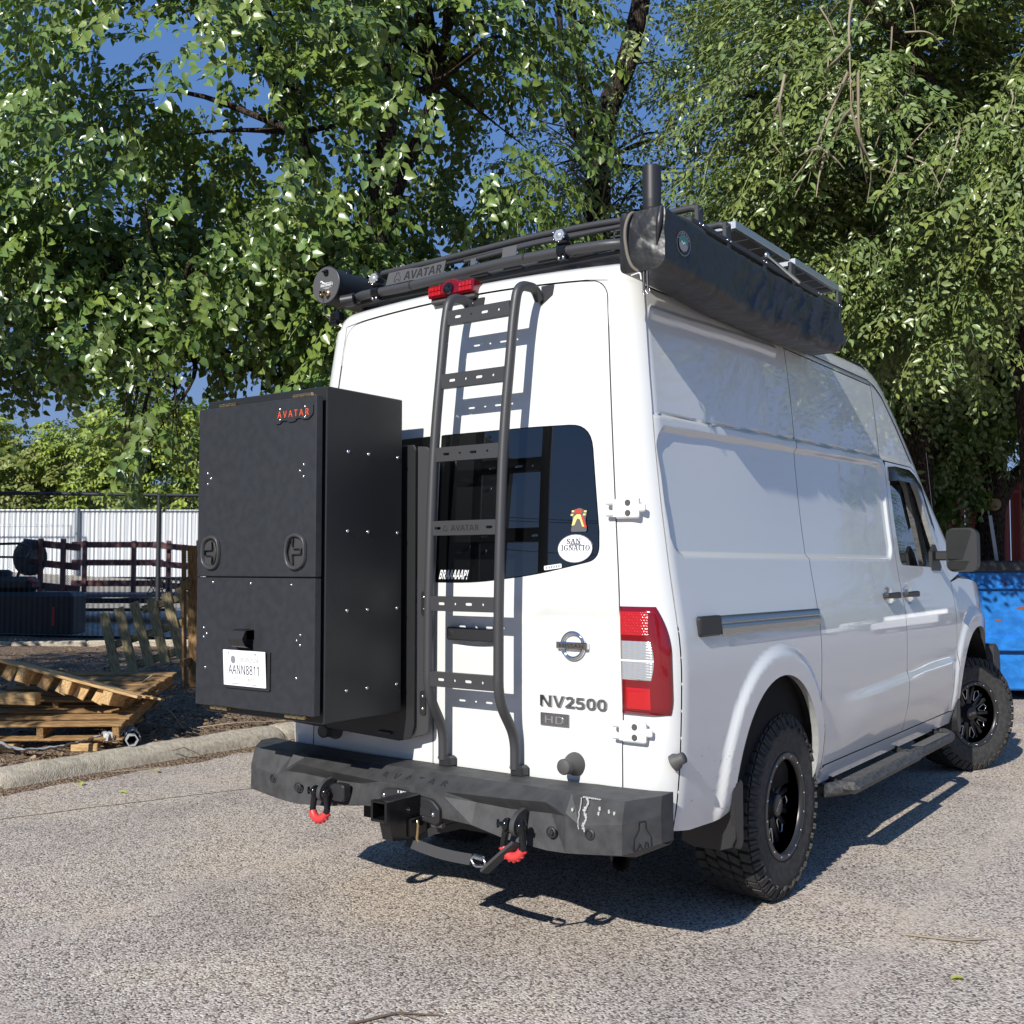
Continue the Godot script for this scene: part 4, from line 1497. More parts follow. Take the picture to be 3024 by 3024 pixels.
func bumper(van: Node3D) -> void:
	var mb := MB.new()
	# half profile stations: x, and the points back-top, top front edge, chamfer edge, face bottom, under
	var st := [[0.0, [0.03, 0.650], [0.165, 0.648], [0.252, 0.602], [0.252, 0.580], [0.252, 0.498], [0.19, 0.488]], [0.17, [0.03, 0.650], [0.165, 0.648], [0.252, 0.600], [0.252, 0.580], [0.252, 0.498], [0.19, 0.488]], [0.30, [0.03, 0.650], [0.165, 0.648], [0.256, 0.606], [0.222, 0.572], [0.250, 0.492], [0.19, 0.476]], [0.46, [0.03, 0.652], [0.170, 0.650], [0.258, 0.612], [0.214, 0.566], [0.250, 0.463], [0.17, 0.452]], [0.64, [0.03, 0.655], [0.185, 0.653], [0.256, 0.622], [0.216, 0.574], [0.250, 0.450], [0.16, 0.440]], [0.72, [0.03, 0.658], [0.205, 0.655], [0.246, 0.592], [0.244, 0.580], [0.250, 0.452], [0.16, 0.440]], [0.78, [0.03, 0.658], [0.215, 0.655], [0.250, 0.556], [0.250, 0.552], [0.250, 0.458], [0.16, 0.440]], [0.95, [0.03, 0.662], [0.225, 0.658], [0.246, 0.582], [0.246, 0.578], [0.246, 0.478], [0.15, 0.452]], [1.035, [0.03, 0.668], [0.115, 0.668], [0.125, 0.602], [0.125, 0.598], [0.118, 0.506], [0.06, 0.49]]]
	for s in [1.0, -1.0]:
		for i in st.size() - 1:
			var a: Array = st[i]
			var b: Array = st[i + 1]
			for k in range(1, 6):
				var q: Array = [Vector3(a[0] * s, a[k][1], a[k][0]), Vector3(b[0] * s, b[k][1], b[k][0]), Vector3(b[0] * s, b[k + 1][1], b[k + 1][0]), Vector3(a[0] * s, a[k + 1][1], a[k + 1][0])]
				var o := Vector3((a[0] + b[0]) / 2 * s * 0.9, 0.56, 0.08)
				mb.out([q[0], q[1], q[2]], o); mb.out([q[0], q[2], q[3]], o)
			mb.out([Vector3(a[0] * s, a[6][1], a[6][0]), Vector3(b[0] * s, b[6][1], b[6][0]), Vector3(b[0] * s, 0.5, 0.03), Vector3(a[0] * s, 0.5, 0.03)], Vector3(0, 0.56, 0.1))
		var e: Array = st[-1]
		mb.out([Vector3(1.035 * s, 0.668, 0.03), Vector3(1.035 * s, e[2][1], e[2][0]), Vector3(1.035 * s, e[3][1], e[3][0]), Vector3(1.035 * s, e[5][1], e[5][0]), Vector3(1.035 * s, 0.5, 0.03)], Vector3(0, 0.56, 0.08))
	var b := part("rear_bumper", mb, M.bumper_coat, van, "dark grey faceted steel rear bumper")
	text("cut_letters", "A  V  A  T  A  R", Vector2(0.345, 0.034), Transform3D(Basis(Vector3.RIGHT, -1.05), Vector3(-0.018, 0.6215, 0.2135)), M.gap, b, 0.001)
	# emblem cut in the right end: a simple outline
	mb = MB.new()
	var n := Vector3(0.13, 0, 0.085).normalized()
	var em := Transform3D(Basis(Vector3(n.z, 0, -n.x), Vector3.UP, n), Vector3(0.9925, 0.540, 0.186) + n * 0.0035)
	var o2 := [Vector2(-0.012, 0.048), Vector2(0.014, 0.050), Vector2(0.014, 0.025), Vector2(0.034, -0.005), Vector2(0.036, -0.042), Vector2(0.022, -0.042), Vector2(0.020, -0.022), Vector2(0.012, -0.022), Vector2(0.008, -0.042), Vector2(-0.004, -0.042), Vector2(-0.010, -0.024), Vector2(-0.022, -0.044), Vector2(-0.036, -0.046), Vector2(-0.032, -0.005), Vector2(-0.014, 0.024)]
	for i in o2.size():
		var q: Vector2 = o2[i]
		var w: Vector2 = o2[(i + 1) % o2.size()]
		mb.tube([em * Vector3(q.x, q.y, 0), em * Vector3(w.x, w.y, 0)], 0.0014, 5)
	part("cut_emblem", mb, M.gap, b)
	# parking sensors
	for q in [[-0.80, 0.540, 0.249], [-0.645, 0.520, 0.250], [0.662, 0.517, 0.251], [0.823, 0.532, 0.249]]:
		mb = MB.new()
		var xf := Transform3D(Basis(Vector3.RIGHT, PI / 2), Vector3(q[0], q[1], q[2] - 0.002))
		mb.lathe([Vector2(0.021, 0), Vector2(0.020, 0.005), Vector2(0.015, 0.007), Vector2(0.013, 0.004)], xf, 18, true)
		mb.lathe([Vector2(0.010, 0.0035), Vector2(0.009, 0.0065), Vector2(0, 0.0065)], xf, 16, true)
		part("parking_sensor", mb, M.black_plastic, b)
	# shackles on their ears
	for x in [-0.452, 0.535]:
		mb = MB.new()
		var ear := PackedVector2Array()
		for q in [Vector2(0.24, 0.585), Vector2(0.29, 0.575), Vector2(0.318, 0.548), Vector2(0.322, 0.515), Vector2(0.300, 0.492), Vector2(0.24, 0.488)]: ear.append(q)
		mb.prism(round_poly(Array(ear), [0.0, 0.02, 0.02, 0.02, 0.02, 0.0]), -0.011, 0.011, Transform3D(Basis(Vector3(0, 0, 1), Vector3.UP, Vector3(-1, 0, 0)), Vector3(x, 0, 0)), 0.002)
		part("shackle_ear", mb, M.bumper_coat, b)
		mb = MB.new()
		var bow := []
		for k in 21:
			var a := PI * k / 20.0
			bow.append(Vector3(x + 0.042 * cos(a), 0.468 - 0.044 * sin(a), 0.305 + 0.008 * sin(a)))
		bow.push_front(Vector3(x + 0.034, 0.528, 0.302)); bow.push_back(Vector3(x - 0.034, 0.528, 0.302))
		mb.tube(arc_path(bow, 0.01, 3), 0.0135, 10)
		for s in [-1.0, 1.0]: mb.ball(Vector3(x + 0.032 * s, 0.530, 0.300), Vector3(0.018, 0.027, 0.027), 14)
		mb.tube([Vector3(x - 0.075, 0.530, 0.300), Vector3(x + 0.055, 0.530, 0.300)], 0.0085, 10)
		mb.box(Vector3(x - 0.074, 0.530, 0.300), Vector3(0.004, 0.03, 0.012), 0.001)
		part("shackle", mb, M.black_gloss, b)
		mb = MB.new()
		bow = []
		for k in 15:
			var a := PI * (0.12 + 0.76 * k / 14.0)
			bow.append(Vector3(x + 0.042 * cos(a), 0.468 - 0.044 * sin(a), 0.305 + 0.008 * sin(a)))
		mb.tube(bow, 0.0168, 10)
		for k in range(0, 15, 2): mb.ball(bow[k] + Vector3(0.016 * cos(PI * (0.12 + 0.76 * k / 14.0)), -0.016 * sin(PI * (0.12 + 0.76 * k / 14.0)), 0), Vector3(0.005, 0.005, 0.012), 6)
		part("shackle_sleeve", mb, M.red_rubber, b)
	# trailer socket
	mb = MB.new()
	mb.prism(rrect(0.075, 0.07, 0.016), 0.245, 0.285, Transform3D(Basis.IDENTITY, Vector3(-0.375, 0.535, 0)), 0.005)
	mb.prism(round_poly([Vector2(-0.435, 0.515), Vector2(-0.405, 0.50), Vector2(-0.405, 0.565), Vector2(-0.43, 0.56)], [0.005, 0.005, 0.005, 0.005]), 0.245, 0.270)
	part("trailer_socket", mb, M.black_plastic, b)
	# receiver plate, hitch tube and drop block
	mb = MB.new()
	mb.prism(round_poly([Vector2(-0.145, 0.505), Vector2(0.14, 0.472), Vector2(0.158, 0.484), Vector2(0.158, 0.534), Vector2(0.12, 0.566), Vector2(0.03, 0.574), Vector2(-0.06, 0.588), Vector2(-0.13, 0.582), Vector2(-0.15, 0.555)], [0.01, 0.012, 0.012, 0.012, 0.02, 0.02, 0.02, 0.015, 0.01]), 0.248, 0.272, Transform3D.IDENTITY, 0.004)
	part("receiver_plate", mb, M.black_plastic, b)
	mb = MB.new()
	mb.box(Vector3(0.062, 0.517, 0.2735), Vector3(0.115, 0.030, 0.004), 0.001)
	part("receiver_slot", mb, M.gap, b)
	for q in [Vector2(-0.125, 0.556), Vector2(0.128, 0.512)]: bolt_head(b, Vector3(q.x, q.y, 0.272), Vector3(0, 0, 1), 0.010)
	text("white_letters", "E BOSS", Vector2(0.055, 0.010), Transform3D(Basis.IDENTITY, Vector3(-0.025, 0.578, 0.2725)), M.white_print, b, 0.0006)
	mb = MB.new()
	var hx := 0.030
	for s in [-1.0, 1.0]:
		mb.box(Vector3(hx + 0.033 * s, 0.547, 0.372), Vector3(0.007, 0.073, 0.20), 0.0015)
		mb.box(Vector3(hx, 0.547 + 0.033 * s, 0.372), Vector3(0.060, 0.007, 0.20), 0.0015)
	for s in [-1.0, 1.0]:
		mb.box(Vector3(hx + 0.036 * s, 0.547, 0.464), Vector3(0.009, 0.080, 0.018), 0.003)
		mb.box(Vector3(hx, 0.547 + 0.036 * s, 0.464), Vector3(0.064, 0.009, 0.018), 0.003)
	mb.box(Vector3(hx, 0.547, 0.30), Vector3(0.055, 0.055, 0.01))
	part("hitch_tube", mb, M.black_gloss, b)
	mb = MB.new()
	mb.prism(PackedVector2Array([Vector2(0.25, 0.512), Vector2(0.448, 0.512), Vector2(0.425, 0.432), Vector2(0.35, 0.42), Vector2(0.25, 0.43)]), -0.028, 0.028, Transform3D(Basis(Vector3(0, 0, 1), Vector3.UP, Vector3(-1, 0, 0)), Vector3(hx + 0.004, 0, 0)), 0.004)
	mb.box(Vector3(hx + 0.01, 0.465, 0.24), Vector3(0.07, 0.07, 0.2), 0.004)
	part("drop_block", mb, M.black_gloss, b)
	mb = MB.new()
	mb.tube(arc_path([Vector3(0.045, 0.492, 0.30), Vector3(0.078, 0.488, 0.30), Vector3(0.076, 0.418, 0.305), Vector3(0.088, 0.402, 0.30)], 0.02), 0.0065, 8)
	part("hitch_pin", mb, M.brass, b)
	mb = MB.new()
	mb.lathe([Vector2(0.0, 0), Vector2(0.016, 0), Vector2(0.016, 0.02), Vector2(0.012, 0.022), Vector2(0.012, 0.05), Vector2(0, 0.05)], Transform3D(Basis(Vector3(0, 0, 1), -PI / 2), Vector3(0.105, 0.468, 0.24)), 12, true)
	part("hitch_lock", mb, M.grey_plastic, b)
	# dried droppings on the right corner
	mb = MB.new()
	var r := RandomNumberGenerator.new()
	r.seed = 5
	var blob := func(x: float, y: float, w: float, h: float) -> void:
		var z := 0.2495 if y < 0.572 else lerpf(0.2455, 0.222, clampf((y - 0.575) / 0.08, 0, 1)) + 0.0035
		var pl := PackedVector2Array()
		for k in 9:
			var a := TAU * k / 9
			pl.append(Vector2(x + w * cos(a) * r.randf_range(0.6, 1.1), y + h * sin(a) * r.randf_range(0.6, 1.1)))
		mb.prism(pl, z - 0.004, z + 0.0008)
	for k in 14: blob.call(0.775 + r.randf_range(-0.002, 0.002), 0.645 - 0.0075 * k, 0.0022, 0.006)
	for k in 15: blob.call(0.800 + 0.006 * sin(k * 0.9), 0.648 - 0.0075 * k, r.randf_range(0.003, 0.008), 0.006)
	for q in [Vector2(0.855, 0.622), Vector2(0.853, 0.606), Vector2(0.893, 0.617), Vector2(0.914, 0.615), Vector2(0.745, 0.605)]: blob.call(q.x, q.y, 0.005, 0.009)
	for k in 9: blob.call(0.785 + 0.008 * k, 0.652, 0.006, 0.003)
	part("droppings", mb, M.grime_white, b, "dried white droppings running down the bumper corner")
	# exhaust
	mb = MB.new()
	mb.tube([Vector3(0.70, 0.42, -0.45), Vector3(0.80, 0.415, 0.02), Vector3(0.86, 0.41, 0.10)], 0.032, 16, false)
	mb.tube([Vector3(0.86, 0.41, 0.10), Vector3(0.80, 0.415, 0.02)], 0.029, 16, false)
	part("exhaust_pipe", mb, M.exhaust, van)


func wheel() -> Node3D:   # axis along x, outer face towards +x, centred; the tyre is 0.81 m across
	var w := Node3D.new()
	var R := 0.404
	var mb := MB.new()
	var prof := [Vector2(0.232, 0.128), Vector2(0.245, 0.138), Vector2(0.262, 0.135), Vector2(0.30, 0.142), Vector2(0.335, 0.143), Vector2(0.365, 0.135), Vector2(0.382, 0.122), Vector2(0.388, 0.10), Vector2(0.387, 0.05), Vector2(0.387, -0.05), Vector2(0.388, -0.10), Vector2(0.382, -0.122), Vector2(0.35, -0.14), Vector2(0.30, -0.142), Vector2(0.25, -0.135), Vector2(0.232, -0.125)]
	var pr := []
	for q in prof: pr.append(q)
	pr.reverse()
	mb.lathe(pr, Transform3D(Basis(Vector3(0, 0, 1), -PI / 2), Vector3.ZERO), 72)
	# tread blocks: staggered shoulder blocks with sidewall lugs, and centre blocks
	var block := func(a: float, da: float, x0: float, x1: float, r0: float, r1: float, skew: float) -> void:
		var c := []
		for q in [[x0, -1, r0], [x1, -1, r0], [x1, 1, r0], [x0, 1, r0], [x0, -1, r1], [x1, -1, r1], [x1, 1, r1], [x0, 1, r1]]:
			var s := 1.0 if q[2] == r0 else 0.86
			var ang: float = a + da * q[1] * s + skew * (q[0] - x0) / (x1 - x0)
			c.append(Vector3(q[0], q[2] * cos(ang), q[2] * sin(ang)))
		var m := Vector3.ZERO
		for q in c: m += q / 8.0
		for f in [[4, 5, 6, 7], [0, 1, 5, 4], [1, 2, 6, 5], [2, 3, 7, 6], [3, 0, 4, 7]]: mb.out([c[f[0]], c[f[1]], c[f[2]], c[f[3]]], m)
	var n := 46
	for k in n:
		var a := TAU * k / n
		for s in [-1.0, 1.0]:
			block.call(a + (0.02 if s > 0 else 0.07), TAU / n * 0.40, 0.082 * s, 0.124 * s, 0.382, R if k % 2 else R - 0.002, 0.012)
			block.call(a + 0.05, TAU / n * 0.38, 0.030 * s, 0.076 * s, 0.384, R, 0.05 * s)
		block.call(a, TAU / n * 0.36, -0.026, 0.024, 0.384, R, 0.06)
	for k in n:   # lugs that run down the outer sidewall
		var a := TAU * k / n + 0.02
		var deep := 0.338 if k % 2 else 0.350
		var h := TAU / n * 0.36
		for j in 2:
			var w0 := -h if j == 0 else h * 0.12
			var w1 := -h * 0.12 if j == 0 else h
			var c := []
			for q in [[0.386, w0, 0.118], [0.386, w1, 0.118], [deep, w1 * 0.8 + 0.01, 0.139], [deep, w0 * 0.8 + 0.01, 0.139], [0.394, w0, 0.132], [0.394, w1, 0.132], [deep + 0.005, w1 * 0.7 + 0.01, 0.1535], [deep + 0.005, w0 * 0.7 + 0.01, 0.1535]]:
				c.append(Vector3(q[2], q[0] * cos(a + q[1]), q[0] * sin(a + q[1])))
			var m := Vector3.ZERO
			for q in c: m += q / 8.0
			for f in [[4, 5, 6, 7], [0, 1, 5, 4], [1, 2, 6, 5], [2, 3, 7, 6], [3, 0, 4, 7]]: mb.out([c[f[0]], c[f[1]], c[f[2]], c[f[3]]], m)
	part("tyre", mb, M.rubber, w)
	var axis := Transform3D(Basis(Vector3(0, 0, 1), -PI / 2), Vector3.ZERO)
	mb = MB.new()
	mb.lathe([Vector2(0.18, -0.02), Vector2(0.195, 0.02), Vector2(0.203, 0.10), Vector2(0.205, 0.118)], axis, 48, false)
	for i in mb.n.size(): mb.n[i] = -mb.n[i]
	mb.lathe([Vector2(0.236, 0.122), Vector2(0.236, 0.134), Vector2(0.230, 0.139), Vector2(0.208, 0.139), Vector2(0.204, 0.118)], axis, 60, false)
	mb.disc(0.2, Transform3D(Basis(Vector3(0, 0, 1), -PI / 2), Vector3(-0.03, 0, 0)), 40)
	part("rim", mb, M.rim_black, w)
	for k in 8:   # eight paired spokes with bright machined windows
		var a := TAU * k / 8
		mb = MB.new()
		for s in [-1.0, 1.0]:
			var p0 := Vector2(0.062, 0.018 * s)
			var p1 := Vector2(0.198, 0.050 * s)
			var hw := 0.013
			var c := []
			for q in [[p0, -1], [p0, 1], [p1, 1], [p1, -1]]:
				var d := (p1 - p0).normalized()
				var off: Vector2 = q[0] + Vector2(-d.y, d.x) * hw * q[1]
				var ca := cos(a); var sa := sin(a)
				c.append(Vector2(off.x * ca - off.y * sa, off.x * sa + off.y * ca))
			mb.prism(PackedVector2Array(c), 0.030, 0.066, Transform3D(Basis(Vector3(0, 0, -1), Vector3(0, 1, 0), Vector3(1, 0, 0)), Vector3.ZERO), 0.005)
		part("spoke", mb, M.rim_black, w)
		mb = MB.new()
		var win := []
		for q in [[0.165, -0.026], [0.188, 0.0], [0.165, 0.026], [0.105, 0.006], [0.105, -0.006]]:
			win.append(Vector3(0.067, q[0] * cos(a) - q[1] * sin(a), -(q[0] * sin(a) + q[1] * cos(a))))
		win.append(win[0])
		mb.tube(win, 0.0042, 6)
		part("spoke_edge", mb, M.rim_bright, w)
	mb = MB.new()
	mb.lathe([Vector2(0.075, 0.0), Vector2(0.073, 0.05), Vector2(0.055, 0.066), Vector2(0.050, 0.098), Vector2(0.045, 0.104), Vector2(0.0, 0.104)], axis, 28)
	part("hub_cap", mb, M.rim_black, w)
	text("hub_letters", "ULTRA", Vector2(0.066, 0.017), Transform3D(Basis(Vector3(0, 0, -1), Vector3(0, 1, 0), Vector3(1, 0, 0)), Vector3(0.1045, 0, 0)), M.badge, w, 0.001)
	for k in 16:
		var a := TAU * (k + 0.5) / 16
		mb = MB.new()
		mb.lathe([Vector2(0.0052, 0), Vector2(0.0045, 0.003), Vector2(0, 0.0035)], Transform3D(Basis(Vector3(0, 0, 1), -PI / 2), Vector3(0.139, 0.219 * cos(a), 0.219 * sin(a))), 8)
		part("rim_bolt", mb, M.steel, w)
	return w


func wheels(van: Node3D) -> void:
	var w := wheel()
	w.name = "wheel"
	for q in [[Vector3(0.853, 0.404, -1.13), 0.0, 0.7], [Vector3(-0.853, 0.404, -1.13), PI, 1.9], [Vector3(0.86, 0.404, -4.84), -0.50, 0.2], [Vector3(-0.86, 0.404, -4.84), PI - 0.50, 1.2]]:
		var o: Node3D = w if q[2] == 0.7 else w.duplicate()
		if q[2] != 0.7: o.name = "wheel_%03d" % van.find_children("wheel*", "Node3D", false).size()
		van.add_child(o, true)
		o.transform = Transform3D(Basis(Vector3.UP, q[1]) * Basis(Vector3.RIGHT, q[2]), q[0] - van.position)


func roof_gear(van: Node3D) -> void:
	var mb := MB.new()
	# rear hoop of the rack
	mb.tube(arc_path([Vector3(-0.86, 2.775, -0.50), Vector3(-0.745, 2.745, -0.155), Vector3(-0.43, 2.737, -0.15), Vector3(0.166, 2.760, -0.15), Vector3(0.485, 2.754, -0.15), Vector3(0.75, 2.742, -0.155), Vector3(0.86, 2.775, -0.50)], 0.12, 8), 0.0215, 14)
	var rack := part("roof_rack", mb, M.rack_coat, van, "black tubular roof rack with slatted floor")
	mb = MB.new()
	mb.tube([Vector3(-0.775, 2.722, -0.12), Vector3(-0.72, 2.730, -0.145)], 0.027, 14)
	part("end_cap", mb, M.black_plastic, rack)
	for x in [-0.36, 0.27]:
		mb = MB.new()
		mb.tube([Vector3(x - 0.004, lerpf(2.741, 2.760, (x + 0.36) / 0.63), -0.15), Vector3(x + 0.004, lerpf(2.741, 2.760, (x + 0.36) / 0.63), -0.15)], 0.0225, 14)
		part("tube_joint", mb, M.gap, rack)
	mb = MB.new()
	mb.tube(arc_path([Vector3(-0.86, 2.80, -2.4), Vector3(-0.88, 2.95, -0.55), Vector3(-0.86, 2.948, -0.48), Vector3(-0.50, 2.948, -0.47), Vector3(0.1, 2.965, -0.47), Vector3(0.5, 2.955, -0.47), Vector3(0.80, 2.93, -0.48), Vector3(0.82, 2.90, -0.7)], 0.1, 6), 0.0155, 12)
	part("upper_rail", mb, M.rack_coat, rack)
	mb = MB.new()
	mb.tube([Vector3(-0.30, 2.912, -0.46), Vector3(0.1, 2.926, -0.46), Vector3(0.55, 2.922, -0.46), Vector3(0.80, 2.905, -0.47)], 0.0105, 10)
	part("lower_rail", mb, M.rack_coat, rack)
	# floor slats run lengthwise; cross bars carry them
	for i in 9:
		mb = MB.new()
		mb.box(Vector3(-0.72 + 0.18 * i, 2.738, -1.35), Vector3(0.095, 0.012, 2.35), 0.003)
		part("floor_slat", mb, M.rack_coat, rack)
	for i in 6:
		mb = MB.new()
		mb.box(Vector3(0, 2.722, -0.22 - 0.43 * i), Vector3(1.66, 0.022, 0.05), 0.004)
		part("cross_bar", mb, M.rack_coat, rack)
	for x in [-0.82, 0.80]:
		mb = MB.new()
		mb.box(Vector3(x, 2.942, -1.55), Vector3(0.03, 0.028, 1.90), 0.005)
		mb.box(Vector3(x, 2.76, -1.40), Vector3(0.03, 0.06, 2.35), 0.005)
		part("side_beam", mb, M.rack_coat, rack)
		for z in [-0.70, -0.985, -1.40, -1.775, -2.15, -2.485]:
			mb = MB.new()
			mb.box(Vector3(x, 2.84, z), Vector3(0.028, 0.19, 0.04), 0.004)
			if z in [-0.70, -0.985, -1.775, -2.485]: mb.box(Vector3(x + 0.002, 2.985, z), Vector3(0.02, 0.085, 0.055), 0.003)
			part("rail_post", mb, M.rack_coat, rack)
			for k in [-1.0, 1.0]: bolt_head(rack, Vector3(x + 0.015, 2.943, z + 0.018 * k), Vector3(1, 0, 0), 0.006)
	for z in [-0.70, -0.985]:
		mb = MB.new()
		mb.tube(arc_path([Vector3(-0.80, 2.99, z), Vector3(-0.78, 3.015, z), Vector3(0.78, 3.025, z), Vector3(0.81, 3.0, z)], 0.02, 4), 0.016, 12)
		part("load_bar", mb, M.rack_coat, rack)
		mb = MB.new()
		for k in 9: mb.box(Vector3(0.74 - 0.045 * k, 2.97, z), Vector3(0.006, 0.075, 0.006))
		for k in 3: mb.box(Vector3(0.56, 2.945 + 0.025 * k, z), Vector3(0.40, 0.006, 0.006))
		part("mesh_panel", mb, M.rack_coat, rack)
	# name plate, little plates
	mb = MB.new()
	mb.prism(round_poly([Vector2(-0.180, -0.030), Vector2(-0.02, -0.028), Vector2(0.0, -0.032), Vector2(0.165, -0.030), Vector2(0.175, 0.033), Vector2(0.03, 0.026), Vector2(-0.05, 0.032), Vector2(-0.168, 0.030)], [0.004, 0.01, 0.01, 0.004, 0.004, 0.01, 0.01, 0.004]), 0.0, 0.004, rear_xf(Vector3(-0.352, 2.797, -0.168), -0.15))
	part("name_plate", mb, M.plate_coat, rack)
	text("cut_letters", "AVATAR", Vector2(0.225, 0.040), rear_xf(Vector3(-0.308, 2.797, -0.1632), -0.15), M.gap, rack, 0.001, "Droid Sans", true, 0.12)
	mb = MB.new()
	var em := rear_xf(Vector3(-0.462, 2.797, -0.1632), -0.15)
	var o2 := [Vector2(-0.008, 0.022), Vector2(0.008, 0.022), Vector2(0.008, 0.012), Vector2(0.018, 0.0), Vector2(0.019, -0.020), Vector2(0.010, -0.020), Vector2(0.009, -0.010), Vector2(-0.009, -0.010), Vector2(-0.010, -0.020), Vector2(-0.019, -0.020), Vector2(-0.018, 0.0), Vector2(-0.008, 0.012)]
	for i in o2.size():
		var q: Vector2 = o2[i]
		var w: Vector2 = o2[(i + 1) % o2.size()]
		mb.tube([em * Vector3(q.x, q.y, 0), em * Vector3(w.x, w.y, 0)], 0.0012, 5)
	part("cut_emblem", mb, M.gap, rack)
	for q in [[0.175, 2.800, 0.075, 0.062], [-0.02, 2.795, 0.03, 0.03]]:
		mb = MB.new()
		mb.box(Vector3(q[0], q[1], -0.165), Vector3(q[2], q[3], 0.004), 0.001, Basis(Vector3.RIGHT, -0.15))
		part("small_plate", mb, M.plate_coat, rack)
	# tube clamps and work lights
	for x in [-0.575, 0.46]:
		mb = MB.new()
		var yb := 2.741 if x < 0 else 2.755
		mb.tube([Vector3(x - 0.02, yb, -0.15), Vector3(x + 0.02, yb, -0.15)], 0.027, 16)
		mb.box(Vector3(x, yb - 0.030, -0.145), Vector3(0.042, 0.022, 0.03), 0.003)
		mb.box(Vector3(x, yb + 0.032, -0.15), Vector3(0.05, 0.012, 0.04), 0.003)
		part("tube_clamp", mb, M.black_gloss, rack)
		for k in [-1.0, 1.0]: bolt_head(rack, Vector3(x + 0.011 * k, yb - 0.031, -0.130), Vector3(0, 0, 1), 0.0065)
		mb = MB.new()
		var hexf := Transform3D(Basis(Vector3.RIGHT, PI / 2 - 0.1), Vector3(x - 0.015, yb + 0.065, -0.155))
		mb.lathe([Vector2(0.0, -0.045), Vector2(0.020, -0.04), Vector2(0.030, -0.005), Vector2(0.033, 0.0), Vector2(0.033, 0.016), Vector2(0.028, 0.020)], hexf, 6, true)
		var wl := part("work_light", mb, M.black_plastic, rack)
		mb = MB.new()
		mb.disc(0.027, hexf.translated_local(Vector3(0, 0.0185, 0)), 6)
		mb.lathe([Vector2(0.014, 0.019), Vector2(0.012, 0.023), Vector2(0, 0.024)], hexf, 12)
		part("light_lens", mb, M.clear_lens, wl)
		for k in 4: bolt_head(wl, hexf * Vector3(0.029 * cos(PI / 3 * k + 0.5), 0.018, 0.029 * sin(PI / 3 * k + 0.5)), hexf.basis.y, 0.004)
	# feet down to the roof
	for z in [-0.35, -1.3, -2.3]:
		for s in [-1.0, 1.0]:
			mb = MB.new()
			mb.box(Vector3(0.80 * s, 2.695, z), Vector3(0.05, 0.07, 0.10), 0.008)
			part("rack_foot", mb, M.black_plastic, rack)
	# water tank on the left
	mb = MB.new()
	var tx := Transform3D(Basis(Vector3.RIGHT, PI / 2), Vector3(-0.965, 2.848, -0.20))
	mb.lathe([Vector2(0.0, -1.3), Vector2(0.082, -1.3), Vector2(0.089, -1.28), Vector2(0.089, -0.012), Vector2(0.092, -0.010), Vector2(0.092, -0.002), Vector2(0.089, 0.0)], tx, 40, true)
	for i in mb.n.size():
		var d := mb.v[i] - Vector3(-0.965, 2.848, mb.v[i].z)
		if d.length() > 0.0885 and absf(mb.n[i].z) < 0.3: mb.n[i] = d.normalized()
	var tank := part("water_tank", mb, M.black_coat, rack, "black cylindrical water tank on the rack's left side")
	mb = MB.new()
	mb.disc(0.0895, tx.translated_local(Vector3(0, 0.0005, 0)), 40)
	part("tank_cap", mb, M.plate_coat, rack)
	text("white_letters", "Road Shower 4", Vector2(0.082, 0.016), Transform3D(Basis.IDENTITY, Vector3(-0.958, 2.848, -0.1985)), M.white_print, rack, 0.0008, "Droid Sans", true, 0.15)
	mb = MB.new()
	mb.prism(PackedVector2Array([Vector2(-0.045, 0.012), Vector2(-0.036, 0.016), Vector2(-0.031, 0.006), Vector2(-0.012, 0.003), Vector2(0.035, 0.004), Vector2(0.035, 0.006), Vector2(-0.012, 0.006), Vector2(-0.028, 0.014), Vector2(-0.032, 0.02), Vector2(-0.043, 0.02)]), 0.0, 0.0008, Transform3D(Basis.IDENTITY, Vector3(-0.958, 2.852, -0.1988)))
	mb.box(Vector3(-0.955, 2.834, -0.1985), Vector3(0.06, 0.0012, 0.0006)); mb.box(Vector3(-0.955, 2.829, -0.1985), Vector3(0.035, 0.0015, 0.0006))
	part("tank_print", mb, M.white_print, rack)
	mb = MB.new()
	mb.lathe([Vector2(0.016, 0), Vector2(0.016, 0.012), Vector2(0.010, 0.016), Vector2(0.010, 0.03), Vector2(0.006, 0.03)], tx.translated_local(Vector3(0.018, 0, 0.046)), 14, true)
	mb.ball(Vector3(-0.985, 2.799, -0.19), Vector3(0.008, 0.008, 0.012), 8)
	part("tank_tap", mb, M.brass, rack)
	mb = MB.new()
	mb.prism(rrect(0.026, 0.028, 0.006), 0, 0.012, Transform3D(Basis.IDENTITY, Vector3(-0.960, 2.908, -0.20)), 0.003)
	mb.tube([Vector3(-0.975, 2.912, -0.185), Vector3(-0.945, 2.912, -0.185)], 0.005, 8)
	mb.box(Vector3(-0.995, 2.806, -0.192), Vector3(0.006, 0.03, 0.01), 0.001)
	mb.lathe([Vector2(0.018, 0), Vector2(0.018, 0.018), Vector2(0, 0.018)], Transform3D(Basis.IDENTITY, Vector3(-0.93, 2.922, -0.32)), 14, true)
	part("tank_valve", mb, M.black_gloss, rack)
	mb = MB.new()
	mb.box(Vector3(-0.90, 2.775, -0.40), Vector3(0.10, 0.02, 0.06), 0.003)
	mb.box(Vector3(-0.90, 2.765, -1.2), Vector3(0.10, 0.02, 0.06), 0.003)
	part("tank_bracket", mb, M.steel, rack)
	mb = MB.new()
	mb.tube(arc_path([Vector3(-0.98, 2.79, -0.20), Vector3(-0.985, 2.70, -0.21), Vector3(-0.93, 2.665, -0.22), Vector3(-0.90, 2.70, -0.20), Vector3(-0.80, 2.722, -0.16), Vector3(-0.70, 2.715, -0.17)], 0.03), 0.0045, 7)
